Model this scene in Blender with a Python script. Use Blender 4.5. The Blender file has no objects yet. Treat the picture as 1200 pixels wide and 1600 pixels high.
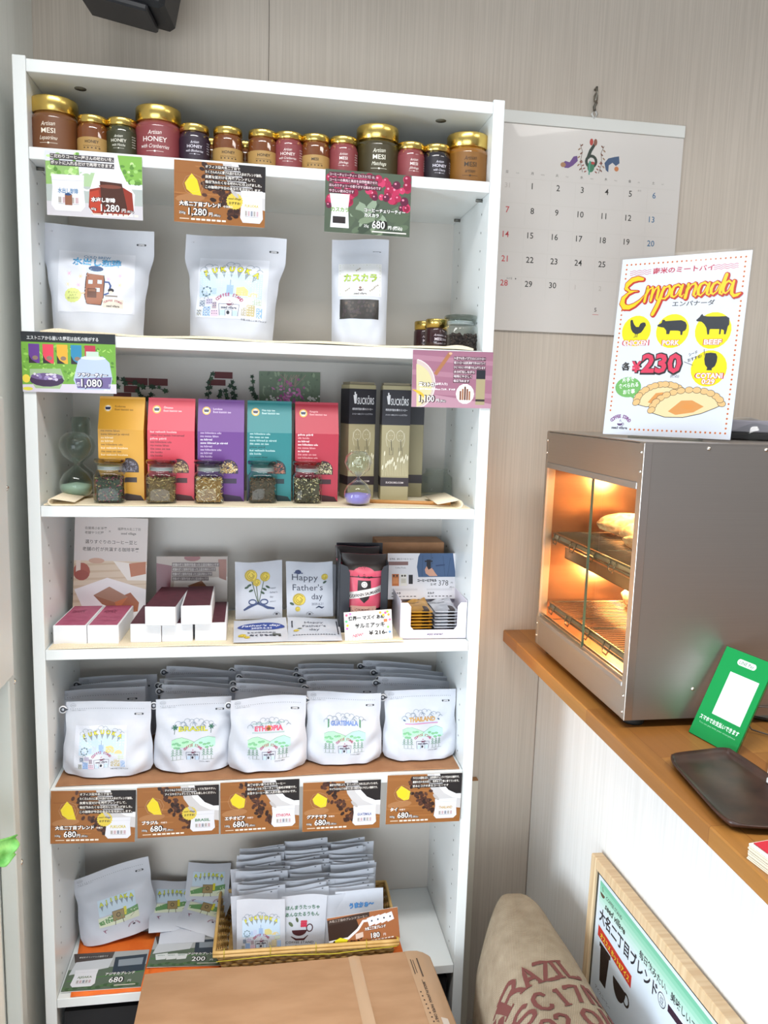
import bpy, math, random
from mathutils import Vector, Matrix
from mathutils.geometry import tessellate_polygon
PI = math.pi
SC = bpy.context.scene
COL = SC.collection
random.seed(7)

# ------------------------------------------------------------------ camera
FPX, CAM = 1215.46, Vector((.3854, -1.3791, 1.5009))
YAW, PITCH, ROLL = .1613, -.1414, .0297
_f = Vector((math.sin(YAW)*math.cos(PITCH), math.cos(YAW)*math.cos(PITCH), math.sin(PITCH)))
_r = Vector((math.cos(YAW), -math.sin(YAW), 0)); _u = _r.cross(_f)
CR = _r*math.cos(ROLL) + _u*math.sin(ROLL); CU = -_r*math.sin(ROLL) + _u*math.cos(ROLL)
cam_data = bpy.data.cameras.new('camera'); cam = bpy.data.objects.new('camera', cam_data); COL.objects.link(cam)
cam_data.sensor_fit = 'VERTICAL'; cam_data.sensor_height = 24.0; cam_data.lens = 24.0*FPX/1600; cam_data.clip_start = .05
cam.matrix_world = Matrix(((CR.x, CU.x, -_f.x, CAM.x), (CR.y, CU.y, -_f.y, CAM.y), (CR.z, CU.z, -_f.z, CAM.z), (0, 0, 0, 1)))
SC.camera = cam

# ------------------------------------------------------------------ world, lamps, exposure
SC.view_settings.view_transform = 'Standard'; SC.view_settings.look = 'None'
SC.view_settings.gamma = 1.0; SC.view_settings.use_curve_mapping = False
SC.view_settings.exposure = -0.03
W = bpy.data.worlds.new('world'); SC.world = W; W.use_nodes = True
W.node_tree.nodes['Background'].inputs[0].default_value = (.80, .86, 1.0, 1)
W.node_tree.nodes['Background'].inputs[1].default_value = .48
def area(name, loc, target, sx, sy, power, col=(1, 1, 1), spread=PI):
    l = bpy.data.lights.new(name, 'AREA'); l.shape = 'RECTANGLE'; l.size = sx; l.size_y = sy
    l.energy = power; l.color = col; l.spread = spread
    o = bpy.data.objects.new(name, l); COL.objects.link(o); o.location = loc
    d = Vector(target) - Vector(loc); o.rotation_euler = d.to_track_quat('-Z', 'Y').to_euler()
    return o
area('doorway_daylight', (-.35, -3.2, .72), (.45, 0, .55), 2.3, 1.3, 52, (.84, .93, 1.0))
area('side_window_daylight', (-1.85, -1.25, .75), (1.03, -.25, .55), .9, 1.1, 70, (.80, .91, 1.0))
area('ceiling_tube', (.32, -1.0, 2.6), (.32, -.85, 1.0), 1.2, .22, 19, (1, .99, .97), PI*.80)
area('ceiling_tube', (1.7, -1.0, 2.6), (1.6, -.85, 1.2), .8, .22, 9, (1, .97, .92), PI*.80)

# ------------------------------------------------------------------ helpers
def at(u, v, x=None, y=None, z=None):
    "point of the scene seen at photo pixel (u, v) on the plane x=, y= or z="
    d = _f + CR*((u-600)/FPX) - CU*((v-800)/FPX)
    i, t = (0, x) if x is not None else (1, y) if y is not None else (2, z)
    return CAM + d*((t-CAM[i])/d[i])
def lin(h):
    h = h.lstrip('#'); c = [int(h[i:i+2], 16)/255 for i in (0, 2, 4)]
    return tuple(x/12.92 if x <= .04045 else ((x+.055)/1.055)**2.4 for x in c)
_mats = {}
def mat(h, rough=.6, metal=0.0, coat=0.0, emit=0.0, spec=.5):
    k = (h, rough, metal, coat, emit, spec)
    if k in _mats: return _mats[k]
    m = bpy.data.materials.new('paint_%s' % h); m.use_nodes = True; b = m.node_tree.nodes['Principled BSDF']
    b.inputs['Base Color'].default_value = (*lin(h), 1); b.inputs['Roughness'].default_value = rough
    b.inputs['Metallic'].default_value = metal; b.inputs['Coat Weight'].default_value = coat
    b.inputs['Specular IOR Level'].default_value = spec
    if emit:
        b.inputs['Emission Color'].default_value = (*lin(h), 1); b.inputs['Emission Strength'].default_value = emit
    _mats[k] = m
    return m
def noisy(name, h1, h2, scale=(8, 8, 8), rough=.6, bump=0.0, detail=4, metal=0, lo=.35, hi=.65, coat=0, kind='noise', bdist=.001, rough2=None, spec=.5):
    m = bpy.data.materials.new(name); m.use_nodes = True; nt = m.node_tree; N = nt.nodes; L = nt.links; b = N['Principled BSDF']
    tc = N.new('ShaderNodeTexCoord'); mp = N.new('ShaderNodeMapping'); mp.inputs['Scale'].default_value = scale
    L.new(tc.outputs['Object'], mp.inputs['Vector'])
    if kind == 'noise':
        t = N.new('ShaderNodeTexNoise'); t.inputs['Scale'].default_value = 1; t.inputs['Detail'].default_value = detail
    else:
        t = N.new('ShaderNodeTexVoronoi'); t.inputs['Scale'].default_value = 1
    L.new(mp.outputs[0], t.inputs['Vector'])
    cr = N.new('ShaderNodeValToRGB'); cr.color_ramp.elements[0].position = lo; cr.color_ramp.elements[1].position = hi
    cr.color_ramp.elements[0].color = (*lin(h1), 1); cr.color_ramp.elements[1].color = (*lin(h2), 1)
    out = t.outputs['Fac'] if kind == 'noise' else t.outputs['Distance']
    L.new(out, cr.inputs[0]); L.new(cr.outputs[0], b.inputs['Base Color'])
    b.inputs['Roughness'].default_value = rough; b.inputs['Metallic'].default_value = metal; b.inputs['Coat Weight'].default_value = coat
    b.inputs['Specular IOR Level'].default_value = spec
    if bump:
        bp = N.new('ShaderNodeBump'); bp.inputs['Strength'].default_value = bump; bp.inputs['Distance'].default_value = bdist
        L.new(out, bp.inputs['Height']); L.new(bp.outputs[0], b.inputs['Normal'])
    return m
def glass_mat(name, tint='F4F8F6', ior=1.45, gl=.9):
    m = bpy.data.materials.new(name); m.use_nodes = True; nt = m.node_tree; N = nt.nodes; L = nt.links
    N.remove(N['Principled BSDF']); o = N['Material Output']
    tr = N.new('ShaderNodeBsdfTransparent'); tr.inputs[0].default_value = (*lin(tint), 1)
    g = N.new('ShaderNodeBsdfGlossy'); g.inputs['Roughness'].default_value = .03; g.inputs[0].default_value = (gl, gl, gl, 1)
    fr = N.new('ShaderNodeLayerWeight'); fr.inputs[0].default_value = .5
    pw = N.new('ShaderNodeMath'); pw.operation = 'POWER'; pw.inputs[1].default_value = 2.6; L.new(fr.outputs['Facing'], pw.inputs[0])
    ma = N.new('ShaderNodeMath'); ma.operation = 'MULTIPLY_ADD'; ma.inputs[1].default_value = .95*gl; ma.inputs[2].default_value = .022; L.new(pw.outputs[0], ma.inputs[0])
    mx = N.new('ShaderNodeMixShader'); L.new(ma.outputs[0], mx.inputs[0]); L.new(tr.outputs[0], mx.inputs[1]); L.new(g.outputs[0], mx.inputs[2])
    L.new(mx.outputs[0], o.inputs[0])
    return m

class M:
    "collects faces for ONE mesh"
    def __init__(s): s.v = []; s.f = []; s.m = []; s.mi = []; s.sm = []
    def add(s, vs, fs, m, smooth=False, xf=None):
        b = len(s.v)
        s.v += [tuple(xf @ Vector(p)) if xf is not None else tuple(p) for p in vs]
        if m not in s.m: s.m.append(m)
        i = s.m.index(m)
        for f in fs: s.f.append([b+k for k in f]); s.mi.append(i); s.sm.append(smooth)
        return s
    def box(s, x0, x1, y0, y1, z0, z1, m, xf=None):
        vs = [(x, y, z) for z in (z0, z1) for y in (y0, y1) for x in (x0, x1)]
        return s.add(vs, [(0, 2, 3, 1), (4, 5, 7, 6), (0, 1, 5, 4), (2, 6, 7, 3), (0, 4, 6, 2), (1, 3, 7, 5)], m, False, xf)
    def bbox(s, x0, x1, y0, y1, z0, z1, m, b=.001, xf=None):
        "box with chamfered edges"
        X = ((x0+x1)/2, (x1-x0)/2); Y = ((y0+y1)/2, (y1-y0)/2); Z = ((z0+z1)/2, (z1-z0)/2)
        vs = []; idx = {}
        for sx in (-1, 1):
            for sy in (-1, 1):
                for sz in (-1, 1):
                    for a in range(3):
                        e = [X[1]-b, Y[1]-b, Z[1]-b]; e[a] += b
                        idx[(sx, sy, sz, a)] = len(vs); vs.append((X[0]+sx*e[0], Y[0]+sy*e[1], Z[0]+sz*e[2]))
        fs = []
        for a in range(3):
            b1, b2 = (a+1) % 3, (a+2) % 3
            for sg in (-1, 1):
                q = []
                for p1, p2 in ((-1, -1), (1, -1), (1, 1), (-1, 1)):
                    k = [0, 0, 0]; k[a] = sg; k[b1] = p1; k[b2] = p2; q.append(idx[(*k, a)])
                fs.append(q if sg > 0 else q[::-1])
            for s1 in (-1, 1):
                for s2 in (-1, 1):
                    k0 = [0]*3; k1 = [0]*3; k0[a] = -1; k1[a] = 1
                    for k in (k0, k1): k[b1] = s1; k[b2] = s2
                    q = [idx[(*k0, b1)], idx[(*k1, b1)], idx[(*k1, b2)], idx[(*k0, b2)]]
                    fs.append(q if s1*s2 > 0 else q[::-1])
        for sx in (-1, 1):
            for sy in (-1, 1):
                for sz in (-1, 1):
                    t = [idx[(sx, sy, sz, a)] for a in range(3)]; fs.append(t if sx*sy*sz > 0 else t[::-1])
        return s.add(vs, fs, m, False, xf)
    def lathe(s, prof, m, n=28, c=(0, 0, 0), smooth=True, xf=None, sq=None):
        "revolve (r, z); sq squares the section for square jars"
        vs = []; fs = []
        for r, z in prof:
            for k in range(n):
                a = 2*PI*(k+.5)/n; q = 1
                if sq:
                    e = sq if not callable(sq) else sq(z)
                    q = 1/((abs(math.cos(a))**e + abs(math.sin(a))**e)**(1/e))
                vs.append((c[0]+r*q*math.cos(a), c[1]+r*q*math.sin(a), c[2]+z))
        for i in range(len(prof)-1):
            for k in range(n):
                k2 = (k+1) % n; fs.append((i*n+k, i*n+k2, (i+1)*n+k2, (i+1)*n+k))
        fs.append(tuple(range(n))[::-1]); fs.append(tuple((len(prof)-1)*n+k for k in range(n)))
        return s.add(vs, fs, m, smooth, xf)
    def tube(s, pts, r, m, n=8, closed=False, smooth=True, xf=None):
        pts = [Vector(p) for p in pts]; vs = []; fs = []; N = len(pts)
        for i, p in enumerate(pts):
            a = pts[(i-1) % N] if closed or i else p; b = pts[(i+1) % N] if closed or i < N-1 else p
            t = (b-a).normalized(); h = Vector((0, 0, 1)) if abs(t.z) < .9 else Vector((1, 0, 0))
            u = t.cross(h).normalized(); w = u.cross(t); rr = r[i] if isinstance(r, (list, tuple)) else r
            for k in range(n):
                an = 2*PI*k/n; vs.append(p + u*rr*math.cos(an) + w*rr*math.sin(an))
        for i in range(N if closed else N-1):
            j = (i+1) % N
            for k in range(n):
                k2 = (k+1) % n; fs.append((i*n+k, i*n+k2, j*n+k2, j*n+k))
        if not closed: fs.append(tuple(range(n))[::-1]); fs.append(tuple((N-1)*n+k for k in range(n)))
        return s.add(vs, fs, m, smooth, xf)
    def grid(s, fn, nu, nv, m, smooth=True, flip=False, xf=None):
        vs = [fn(i/nu, j/nv) for j in range(nv+1) for i in range(nu+1)]; fs = []
        for j in range(nv):
            for i in range(nu):
                q = (j*(nu+1)+i, j*(nu+1)+i+1, (j+1)*(nu+1)+i+1, (j+1)*(nu+1)+i); fs.append(q[::-1] if flip else q)
        return s.add(vs, fs, m, smooth, xf)
    def prism(s, poly, y0, y1, m, xf=None):
        "extrude an (x, z) outline along y"
        n = len(poly); vs = [(x, y0, z) for x, z in poly] + [(x, y1, z) for x, z in poly]
        return s.add(vs, [tuple(range(n)), tuple(range(2*n-1, n-1, -1))] + [(i, i+n, (i+1) % n+n, (i+1) % n) for i in range(n)], m, False, xf)
    def build(s, name, parent=None, loc=None, rot=None, bevel=0):
        me = bpy.data.meshes.new(name); me.from_pydata(s.v, [], s.f)
        for m in s.m: me.materials.append(m)
        me.polygons.foreach_set('material_index', s.mi); me.polygons.foreach_set('use_smooth', s.sm); me.update()
        o = bpy.data.objects.new(name, me); COL.objects.link(o)
        if parent is not None: o.parent = parent
        if loc is not None: o.location = loc
        if rot is not None: o.rotation_euler = rot
        if bevel:
            md = o.modifiers.new('bevel', 'BEVEL'); md.width = bevel; md.segments = 2; md.limit_method = 'ANGLE'; md.angle_limit = .6
        return o
def tag(o, label=None, cat=None, group=None, kind=None):
    if label: o['label'] = label
    if cat: o['category'] = cat
    if group: o['group'] = group
    if kind: o['kind'] = kind
    return o
def thing(name, label, cat, loc=(0, 0, 0), rot=(0, 0, 0), group=None):
    o = bpy.data.objects.new(name, None); COL.objects.link(o); o.empty_display_size = .02
    o.location = loc; o.rotation_euler = rot
    return tag(o, label, cat, group)
def dup(root, loc, rot=None, label=None, group=None):
    kids = list(root.children)
    r = root.copy(); COL.objects.link(r); r.location = loc
    if rot is not None: r.rotation_euler = rot
    if label: r['label'] = label
    if group: r['group'] = group
    for ch in kids:
        c = ch.copy(); COL.objects.link(c); c.parent = r
        for g in list(ch.children):
            d = g.copy(); COL.objects.link(d); d.parent = c
    return r

# ------------------------------------------------------------------ print: flat artwork put on a surface
_txt = {}
def glyphs(s, bold=0.0, shear=0.0):
    k = (s, bold, shear)
    if k in _txt: return _txt[k]
    c = bpy.data.curves.new('text', 'FONT'); c.body = s; c.size = 1; c.offset = bold; c.shear = shear; c.resolution_u = 2
    o = bpy.data.objects.new('text', c); COL.objects.link(o)
    me = bpy.data.meshes.new_from_object(o)
    vs = [(v.co.x, v.co.y) for v in me.vertices]; fs = [tuple(p.vertices) for p in me.polygons]
    bpy.data.objects.remove(o); bpy.data.curves.remove(c); bpy.data.meshes.remove(me)
    xs = [p[0] for p in vs] or [0]
    _txt[k] = (vs, fs, min(xs), max(xs))
    return _txt[k]
class Canvas:
    "artwork in millimetres, origin top left of a w x h sheet, y down"
    def __init__(s, w, h, rough=.45): s.w = w; s.h = h; s.it = []; s.L = 1; s.T = (0, 0, 1); s.rough = rough; s.clip = (0, 0, w, h)
    def up(s, n=1): s.L += n; return s
    def push(s, x, y, k=1): s.T = (x, y, k); return s
    def raw(s, vs, fs, col):
        ox, oy, k = s.T; vs = [(ox+x*k, oy+y*k) for x, y in vs]
        if s.clip:
            a, b, c, d = s.clip; vs = [(min(max(x, a), c), min(max(y, b), d)) for x, y in vs]
        s.it.append((vs, fs, col, s.L)); return s
    def rect(s, x, y, w, h, col, n=1, m=1):
        vs = [(x+w*i/n, y+h*j/m) for j in range(m+1) for i in range(n+1)]
        return s.raw(vs, [(j*(n+1)+i, (j+1)*(n+1)+i, (j+1)*(n+1)+i+1, j*(n+1)+i+1) for j in range(m) for i in range(n)], col)
    def poly(s, pts, col):
        n = len(pts); cx = sum(p[0] for p in pts)/n; cy = sum(p[1] for p in pts)/n
        a = sum(pts[i][0]*pts[(i+1) % n][1]-pts[(i+1) % n][0]*pts[i][1] for i in range(n))
        if a > 0: pts = pts[::-1]
        return s.raw(pts, [tuple(range(n))], col)
    def ell(s, x, y, rx, col, ry=None, rot=0, n=14, a0=0, a1=360):
        ry = rx if ry is None else ry; c, sn = math.cos(rot), math.sin(rot); p = []
        full = a1-a0 >= 360
        for k in range(n if full else n+1):
            a = math.radians(a0+(a1-a0)*k/n); ex, ey = rx*math.cos(a), -ry*math.sin(a)
            p.append((x+ex*c-ey*sn, y+ex*sn+ey*c))
        return s.poly(p, col)
    def line(s, pts, w, col, closed=False):
        P = [Vector(p) for p in pts]; n = len(P); vs = []
        for i, p in enumerate(P):
            a = P[(i-1) % n] if (closed or i) else p; b = P[(i+1) % n] if (closed or i < n-1) else p
            t = b-a
            if t.length < 1e-9: t = Vector((1, 0))
            t.normalize(); nn = Vector((-t.y, t.x))*(w/2 if not isinstance(w, (list, tuple)) else w[i]/2)
            vs += [tuple(p+nn), tuple(p-nn)]
        fs = [(2*i, 2*i+1, (2*i+3) % (2*n), (2*i+2) % (2*n)) for i in range(n if closed else n-1)]
        return s.raw(vs, fs, col)
    def ring(s, x, y, r, w, col, ry=None, a0=0, a1=360, n=16):
        ry = r if ry is None else ry; full = a1-a0 >= 360
        return s.line([(x+r*math.cos(math.radians(a0+(a1-a0)*k/n)), y-ry*math.sin(math.radians(a0+(a1-a0)*k/n))) for k in range(n if full else n+1)], w, col, full)
    def text(s, t, x, y, size, col, bold=0.0, al='L', rot=0.0, shear=0.0, sx=1.0, wid=None):
        "y is the baseline; wid forces the width"
        vs, fs, a, b = glyphs(t, bold, shear)
        if wid: sx = wid/max((b-a)*size, 1e-6)
        off = {'L': -a, 'C': -(a+b)/2, 'R': -b}[al]; c, sn = math.cos(rot), math.sin(rot)
        out = []
        for px, py in vs:
            X = (px+off)*size*sx; Y = -py*size; out.append((x+X*c-Y*sn, y+X*sn+Y*c))
        return s.raw(out, fs, col)
    def arc(s, t, cx, cy, r, a0, a1, size, col, bold=0.0, sx=1.0):
        n = len(t)
        for i, ch in enumerate(t):
            if ch == ' ': continue
            a = math.radians(a0+(a1-a0)*i/max(n-1, 1))
            s.text(ch, cx+r*math.cos(a), cy-r*math.sin(a), size, col, bold, 'C', PI/2-a, 0, sx)
        return s
    def emit(s, mesh, fn, eps=.00002, sub=0):
        "later and higher layers lie a hair above what they overlap; sub mm = longest edge on curved surfaces"
        done = []
        for i in sorted(range(len(s.it)), key=lambda i: (s.it[i][3], i)):
            vs, fs, col, L = s.it[i]
            if not fs or not vs: continue
            bb = (min(v[0] for v in vs), min(v[1] for v in vs), max(v[0] for v in vs), max(v[1] for v in vs)); lv = 0
            for q, l in done:
                if l > lv and q[0] < bb[2] and bb[0] < q[2] and q[1] < bb[3] and bb[1] < q[3]: lv = l
            lv += 1; done.append((bb, lv))
            if sub:
                tri = []
                for f in fs:
                    if len(f) == 3: tri.append(tuple(vs[k] for k in f))
                    elif len(f) == 4 and len(fs) > 1: tri += [(vs[f[0]], vs[f[1]], vs[f[2]]), (vs[f[0]], vs[f[2]], vs[f[3]])]
                    else:
                        P = [Vector((*vs[k], 0)) for k in f]; tri += [tuple((P[a].x, P[a].y) for a in t) for t in tessellate_polygon([P])]
                idx = {}; nv = []; nf = []
                def vid(p):
                    k = (round(p[0], 4), round(p[1], 4))
                    if k not in idx: idx[k] = len(nv); nv.append(p)
                    return idx[k]
                while tri:
                    t = tri.pop(); e = [(t[a][0]-t[a-2][0])**2+(t[a][1]-t[a-2][1])**2 for a in range(3)]; k = e.index(max(e))
                    if e[k] > sub*sub:
                        a_, b_, c_ = t[k], t[k-2], t[k-1]; m_ = ((a_[0]+b_[0])/2, (a_[1]+b_[1])/2); tri += [(a_, m_, c_), (m_, b_, c_)]
                    elif e[k] > 0: nf.append(tuple(vid(q) for q in t))
                vs, fs = nv, [f for f in nf if len(set(f)) == 3]
            m = col if not isinstance(col, str) else mat(col, s.rough)
            mesh.add([fn((x-s.w/2)/1000, (s.h-y)/1000, .0001+lv*eps) for x, y in vs], fs, m)
        return mesh
flat = lambda x, z, d: (x, -d, z)
RND = random.Random(11)
# ------------------------------------------------------------------ materials of the room
WHITE = noisy('white_laminate', 'E4E9E9', 'E9EDED', (3, 3, 3), .28, .03, bdist=.0005)
WALLP = noisy('striped_wallpaper', 'BEB3A6', 'C9BEB1', (420, 420, 5), .62, .25, detail=2, bdist=.0006)
LWALL = noisy('pale_striped_wall', 'E9EAE4', 'EFF0EA', (420, 420, 5), .6, .2, detail=2, bdist=.0005)
PLASTER = noisy('white_painted_wall', 'E6E5E2', 'EEEDEB', (60, 160, 3), .7, .3, bdist=.0008)
STEEL = noisy('brushed_steel', 'BBB3AB', 'BFB8B1', (4, 4, 900), .36, .02, metal=1, bdist=.0001, lo=.2, hi=.8)
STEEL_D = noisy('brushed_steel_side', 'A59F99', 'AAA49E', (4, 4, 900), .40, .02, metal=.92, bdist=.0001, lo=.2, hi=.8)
CHROME = mat('D8D2CA', .18, 1.0)
GOLD = mat('D9BC6A', .24, 1.0)
RUBBER = mat('1C1A19', .7)
KRAFT = noisy('kraft_paper', '9A6E4C', 'A87B57', (30, 30, 30), .8, .2)
CARTON = noisy('cardboard', 'AE8764', 'BA9370', (9, 30, 9), .8, .12)
BURLAP = None
INNER = noisy('inner_steel', '96745A', 'A07E64', (4, 4, 500), .30, .03, metal=1, bdist=.0002, lo=.2, hi=.8)
GLASS = glass_mat('clear_glass'); GLASS_G = glass_mat('door_glass', 'F1F7F3', gl=.35)
CLOTH = noisy('linen_cloth', 'E3D3B4', 'EFE2C8', (500, 500, 500), .9, .4, bdist=.0006)
POUCH = noisy('matte_white_pouch', 'C6CAD4', 'D0D4DD', (14, 14, 14), .5, .25, bdist=.004)
PAPER = mat('EDEDEB', .6)

# counter wood: staggered planks from a brick texture
def planks(name, c1, c2, c3, sc=(1, 1, 1), rough=.35):
    m = bpy.data.materials.new(name); m.use_nodes = True; nt = m.node_tree; N = nt.nodes; L = nt.links; b = N['Principled BSDF']
    tc = N.new('ShaderNodeTexCoord'); mp = N.new('ShaderNodeMapping'); mp.inputs['Scale'].default_value = sc; mp.inputs['Rotation'].default_value = (0, 0, PI/2)
    L.new(tc.outputs['Object'], mp.inputs[0]); br = N.new('ShaderNodeTexBrick'); L.new(mp.outputs[0], br.inputs[0])
    br.inputs['Color1'].default_value = (*lin(c1), 1); br.inputs['Color2'].default_value = (*lin(c2), 1); br.inputs['Mortar'].default_value = (*lin(c3), 1)
    br.inputs['Scale'].default_value = 1; br.inputs['Mortar Size'].default_value = .0005; br.inputs['Brick Width'].default_value = .37; br.inputs['Row Height'].default_value = .075
    ns = N.new('ShaderNodeTexNoise'); m2 = N.new('ShaderNodeMapping'); m2.inputs['Scale'].default_value = (90, 3, 90); L.new(tc.outputs['Object'], m2.inputs[0]); L.new(m2.outputs[0], ns.inputs[0])
    ns.inputs['Scale'].default_value = 1; ns.inputs['Detail'].default_value = 5
    mx = N.new('ShaderNodeMixRGB'); mx.blend_type = 'MULTIPLY'; mx.inputs[0].default_value = .35
    L.new(br.outputs[0], mx.inputs[1]); L.new(ns.outputs[0], mx.inputs[2]); L.new(mx.outputs[0], b.inputs['Base Color'])
    b.inputs['Roughness'].default_value = rough
    return m
WOOD = planks('counter_wood', 'B8813F', '9C6530', '8A5528')
PINE = noisy('pale_pine', 'D3B48C', 'E3CBA6', (6, 120, 6), .55, .1)

# ------------------------------------------------------------------ the setting
def struct(name, m, **k):
    o = m.build(name, **k); o['kind'] = 'structure'; return o
struct('wall_back', M().box(-.7, 3.4, .28, .36, -.02, 2.72, WALLP))
struct('wall_left', M().box(-.12, -.04, -.30, .28, 0, 2.7, LWALL))
struct('wall_right', M().box(3.3, 3.4, -3.6, .28, 0, 2.7, WALLP))
struct('floor', M().box(-3.6, 3.4, -3.6, .36, -.06, 0, noisy('grey_floor', '8F8A84', '9C968F', (5, 5, 5), .5)))
struct('ceiling', M().box(-3.6, 3.4, -3.6, .36, 2.7, 2.78, mat('DAD8D3', .8)))
struct('wall_counter', M().box(1.032, 1.13, -2.6, .28, 0, .964, PLASTER))
m = M().tube([(.398, .2795, 2.7), (.3975, .2795, 2.36), (.3992, .2795, 2.25), (.3985, .2795, 2.0)], .0006, mat('6E655C', .8), 4)
tag(m.build('wallpaper_seam'), kind='structure').name = 'trim_1'
m = M().tube([(1.0315, .2795, .963), (1.0315, .2795, 0)], .0011, mat('8D8076', .8), 5)
tag(m.build('trim_2'), kind='structure')
m = M().box(-.0405, -.036, -.29, .152, 0, 2.7, LWALL)
tag(m.build('trim_3'), kind='structure')

# wooden counter
ct = M().bbox(.94, 1.56, -2.6, .28, .964, .991, WOOD, .002)
tag(ct.build('counter_top'), 'long orange-brown plank worktop of the serving counter against the wall', 'counter')

# ------------------------------------------------------------------ bookcase
Z = dict(s1=1.885, s2=1.595, s3=1.308, s4=1.055, s5=.797, s6=.381)
D, TH = .2557, .0185
bk = thing('bookcase', 'tall white laminate bookcase filled with coffee and tea goods', 'bookcase', (0, 0, 0))
for x0 in (0, .78):
    M().bbox(x0, x0+.02, 0, .277, 0, 2.02, WHITE, .0008).build('side_panel', bk)
M().box(.02, .78, D, D+.005, .3, 1.998, noisy('back_hardboard', 'CDC8C0', 'D4CFC8', (3, 3, 3), .4)).build('back_panel', bk)
M().bbox(.0202, .7798, .001, D, 1.997, 2.016, WHITE, .0008).build('top_board', bk)
for k in ('s1', 's2', 's3', 's4', 's5', 's6'):
    M().bbox(.0205, .7795, 0.0005, D-.0005, Z[k]-TH, Z[k], WHITE, .0008).build('shelf', bk)
pin = mat('6B6A64', .5, .6)
m = M()
for x in (.0202, .7798):
    for y in (.045, .205):
        zz = .40
        while zz < 1.96:
            if all(not (Z[k]-TH-.002 < zz < Z[k]+.002) for k in Z):
                m.add([(x, y+.0022*math.cos(a), zz+.0022*math.sin(a)) for a in [PI*i/3 for i in range(6)]], [tuple(range(6))], pin)
            zz += .032
tag(m.build('peg_holes', bk), 'row of small grey shelf peg holes')
for k in ('s1', 's2'):
    for x in (.026, .774):
        for y in (.045, .205):
            M().tube([(x-.006, y, Z[k]-TH-.003), (x+.006, y, Z[k]-TH-.003)], .0028, pin, 8).build('shelf_pin', bk)
for x in (.09, .70):
    M().lathe([(.0095, 1.9962), (.0095, 1.9969)], mat('6E6B5E', .5), 16, (x, .055, 0)).build('screw_cap', bk)
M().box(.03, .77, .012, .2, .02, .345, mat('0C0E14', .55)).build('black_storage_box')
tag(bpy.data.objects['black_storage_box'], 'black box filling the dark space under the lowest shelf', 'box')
# cream board standing between bookcase and wall
b_ = M().box(.845, .893, .262, .279, 0, .635, mat('D8D1C2', .6)); b_.box(.801, .845, .262, .279, 0, .635, mat('D8D1C2', .6))
b_.box(.801, .893, .2625, .2785, .635, .6365, mat('9A7048', .7))
tag(b_.build('leaning_board'), 'narrow cream board with brown top edge showing behind the bookcase', 'board')

# left hand metal rack
rk = thing('metal_rack', 'white metal rack upright with bolts left of the bookcase', 'rack', (0, 0, 0))
RW = mat('BFC4C0', .45)
M().bbox(-.033, -.008, -.105, -.078, 0, 1.04, RW, .002).build('lower_post', rk)
M().bbox(-.0335, -.0065, -.20, -.083, 1.042, 1.49, mat('D4D6D2', .45), .002).build('upper_panel', rk)
for p in ((12, 763), (31, 1065), (43, 1347)):
    q = at(*p, y=-.074); r_ = M().lathe([(.0001, -.003), (.005, -.003), (.0055, 0), (.004, .003), (.0001, .0035)], CHROME, 14, xf=Matrix.Translation((-.012, -.0735, q.z)) @ Matrix.Rotation(PI/2, 4, 'X'))
    r_.build('bolt', rk)
# green cloth end poking in from the left
def gfn(u, v):
    return (-.03+.052*u-.004*math.sin(9*v), -.245+.05*u+.004*math.sin(7*u+5*v), .845-.075*v*(1-.55*u)-.02*u+.004*math.sin(14*u)*(v))
g = M().grid(gfn, 14, 14, noisy('green_plastic', '5FAE4E', '8ED57A', (60, 60, 60), .4, .4), True)
o = g.build('green_bag'); md = o.modifiers.new('thick', 'SOLIDIFY'); md.thickness = .002
tag(o, 'crumpled green plastic bag corner at the left edge beside the rack', 'bag')

# speaker at the top
sp = thing('speaker', 'black wall speaker overhead above the bookcase', 'speaker', (.150, .14, 2.152), (0, math.radians(12), math.radians(-6)))
M().bbox(-.08, .075, -.05, .05, .01, .22, mat('15161A', .5), .008).build('cabinet', sp)
M().bbox(-.07, .05, -.05, .035, -.002, .0098, mat('202126', .4), .003).build('bracket', sp)

# ------------------------------------------------------------------ calendar
cal = thing('wall_calendar', 'large white wall calendar showing month 6 hanging right of the bookcase', 'calendar', (1.078, .276, 1.66))
cv = Canvas(414, 443)
cv.rect(0, 0, 414, 22, 'E4E5E0').up(); cv.line([(0, 22.4), (414, 22.4)], 1.2, 'A9A49C')
X0 = 14
for i, (a, b) in enumerate(zip('日月火水木金土', ('SUN', 'MON', 'TUE', 'WED', 'THU', 'FRI', 'SAT'))):
    x = 21+i*54.6
    cv.text(a, x, 121, 6.5, '6A6560', .01); cv.text(b, x+22, 121, 3.4, '8A8580')
num = [['31']+[str(i) for i in range(1, 7)]]+[[str(7+7*r+i) for i in range(7)] for r in range(4)]
num[4][3:] = ['1', '2', '3', '4']
for r in range(5):
    for i in range(7):
        t = num[r][i]; grey = (r == 0 and i == 0) or (r == 4 and i > 2)
        c = 'B9B2AC' if grey else 'C0444A' if i == 0 else '3C6C92' if i == 6 else '35332F'
        cv.text(t, 20+i*54.6 + (4 if len(t) == 1 else 0), 150+r*50, 17.5 if not grey else 14, c, .008)
    for i in range(1, 7): cv.line([(12+i*54.6, 132+r*50), (12+i*54.6, 174+r*50)], .45, 'C4BFB8')
    cv.line([(14, 130+r*50), (402, 130+r*50)], .45, 'C4BFB8')
cv.text('父の日', 33, 336, 4.5, '55514C'); cv.text('●', 52, 336, 4, '55514C'); cv.text('友引', 317, 138, 4, '77726C')
cv.text('5', 236, 395, 12, '35332F', .01); cv.line([(232, 401), (246, 401)], .8, 'C0444A')
cx, cy = 207, 82
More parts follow.
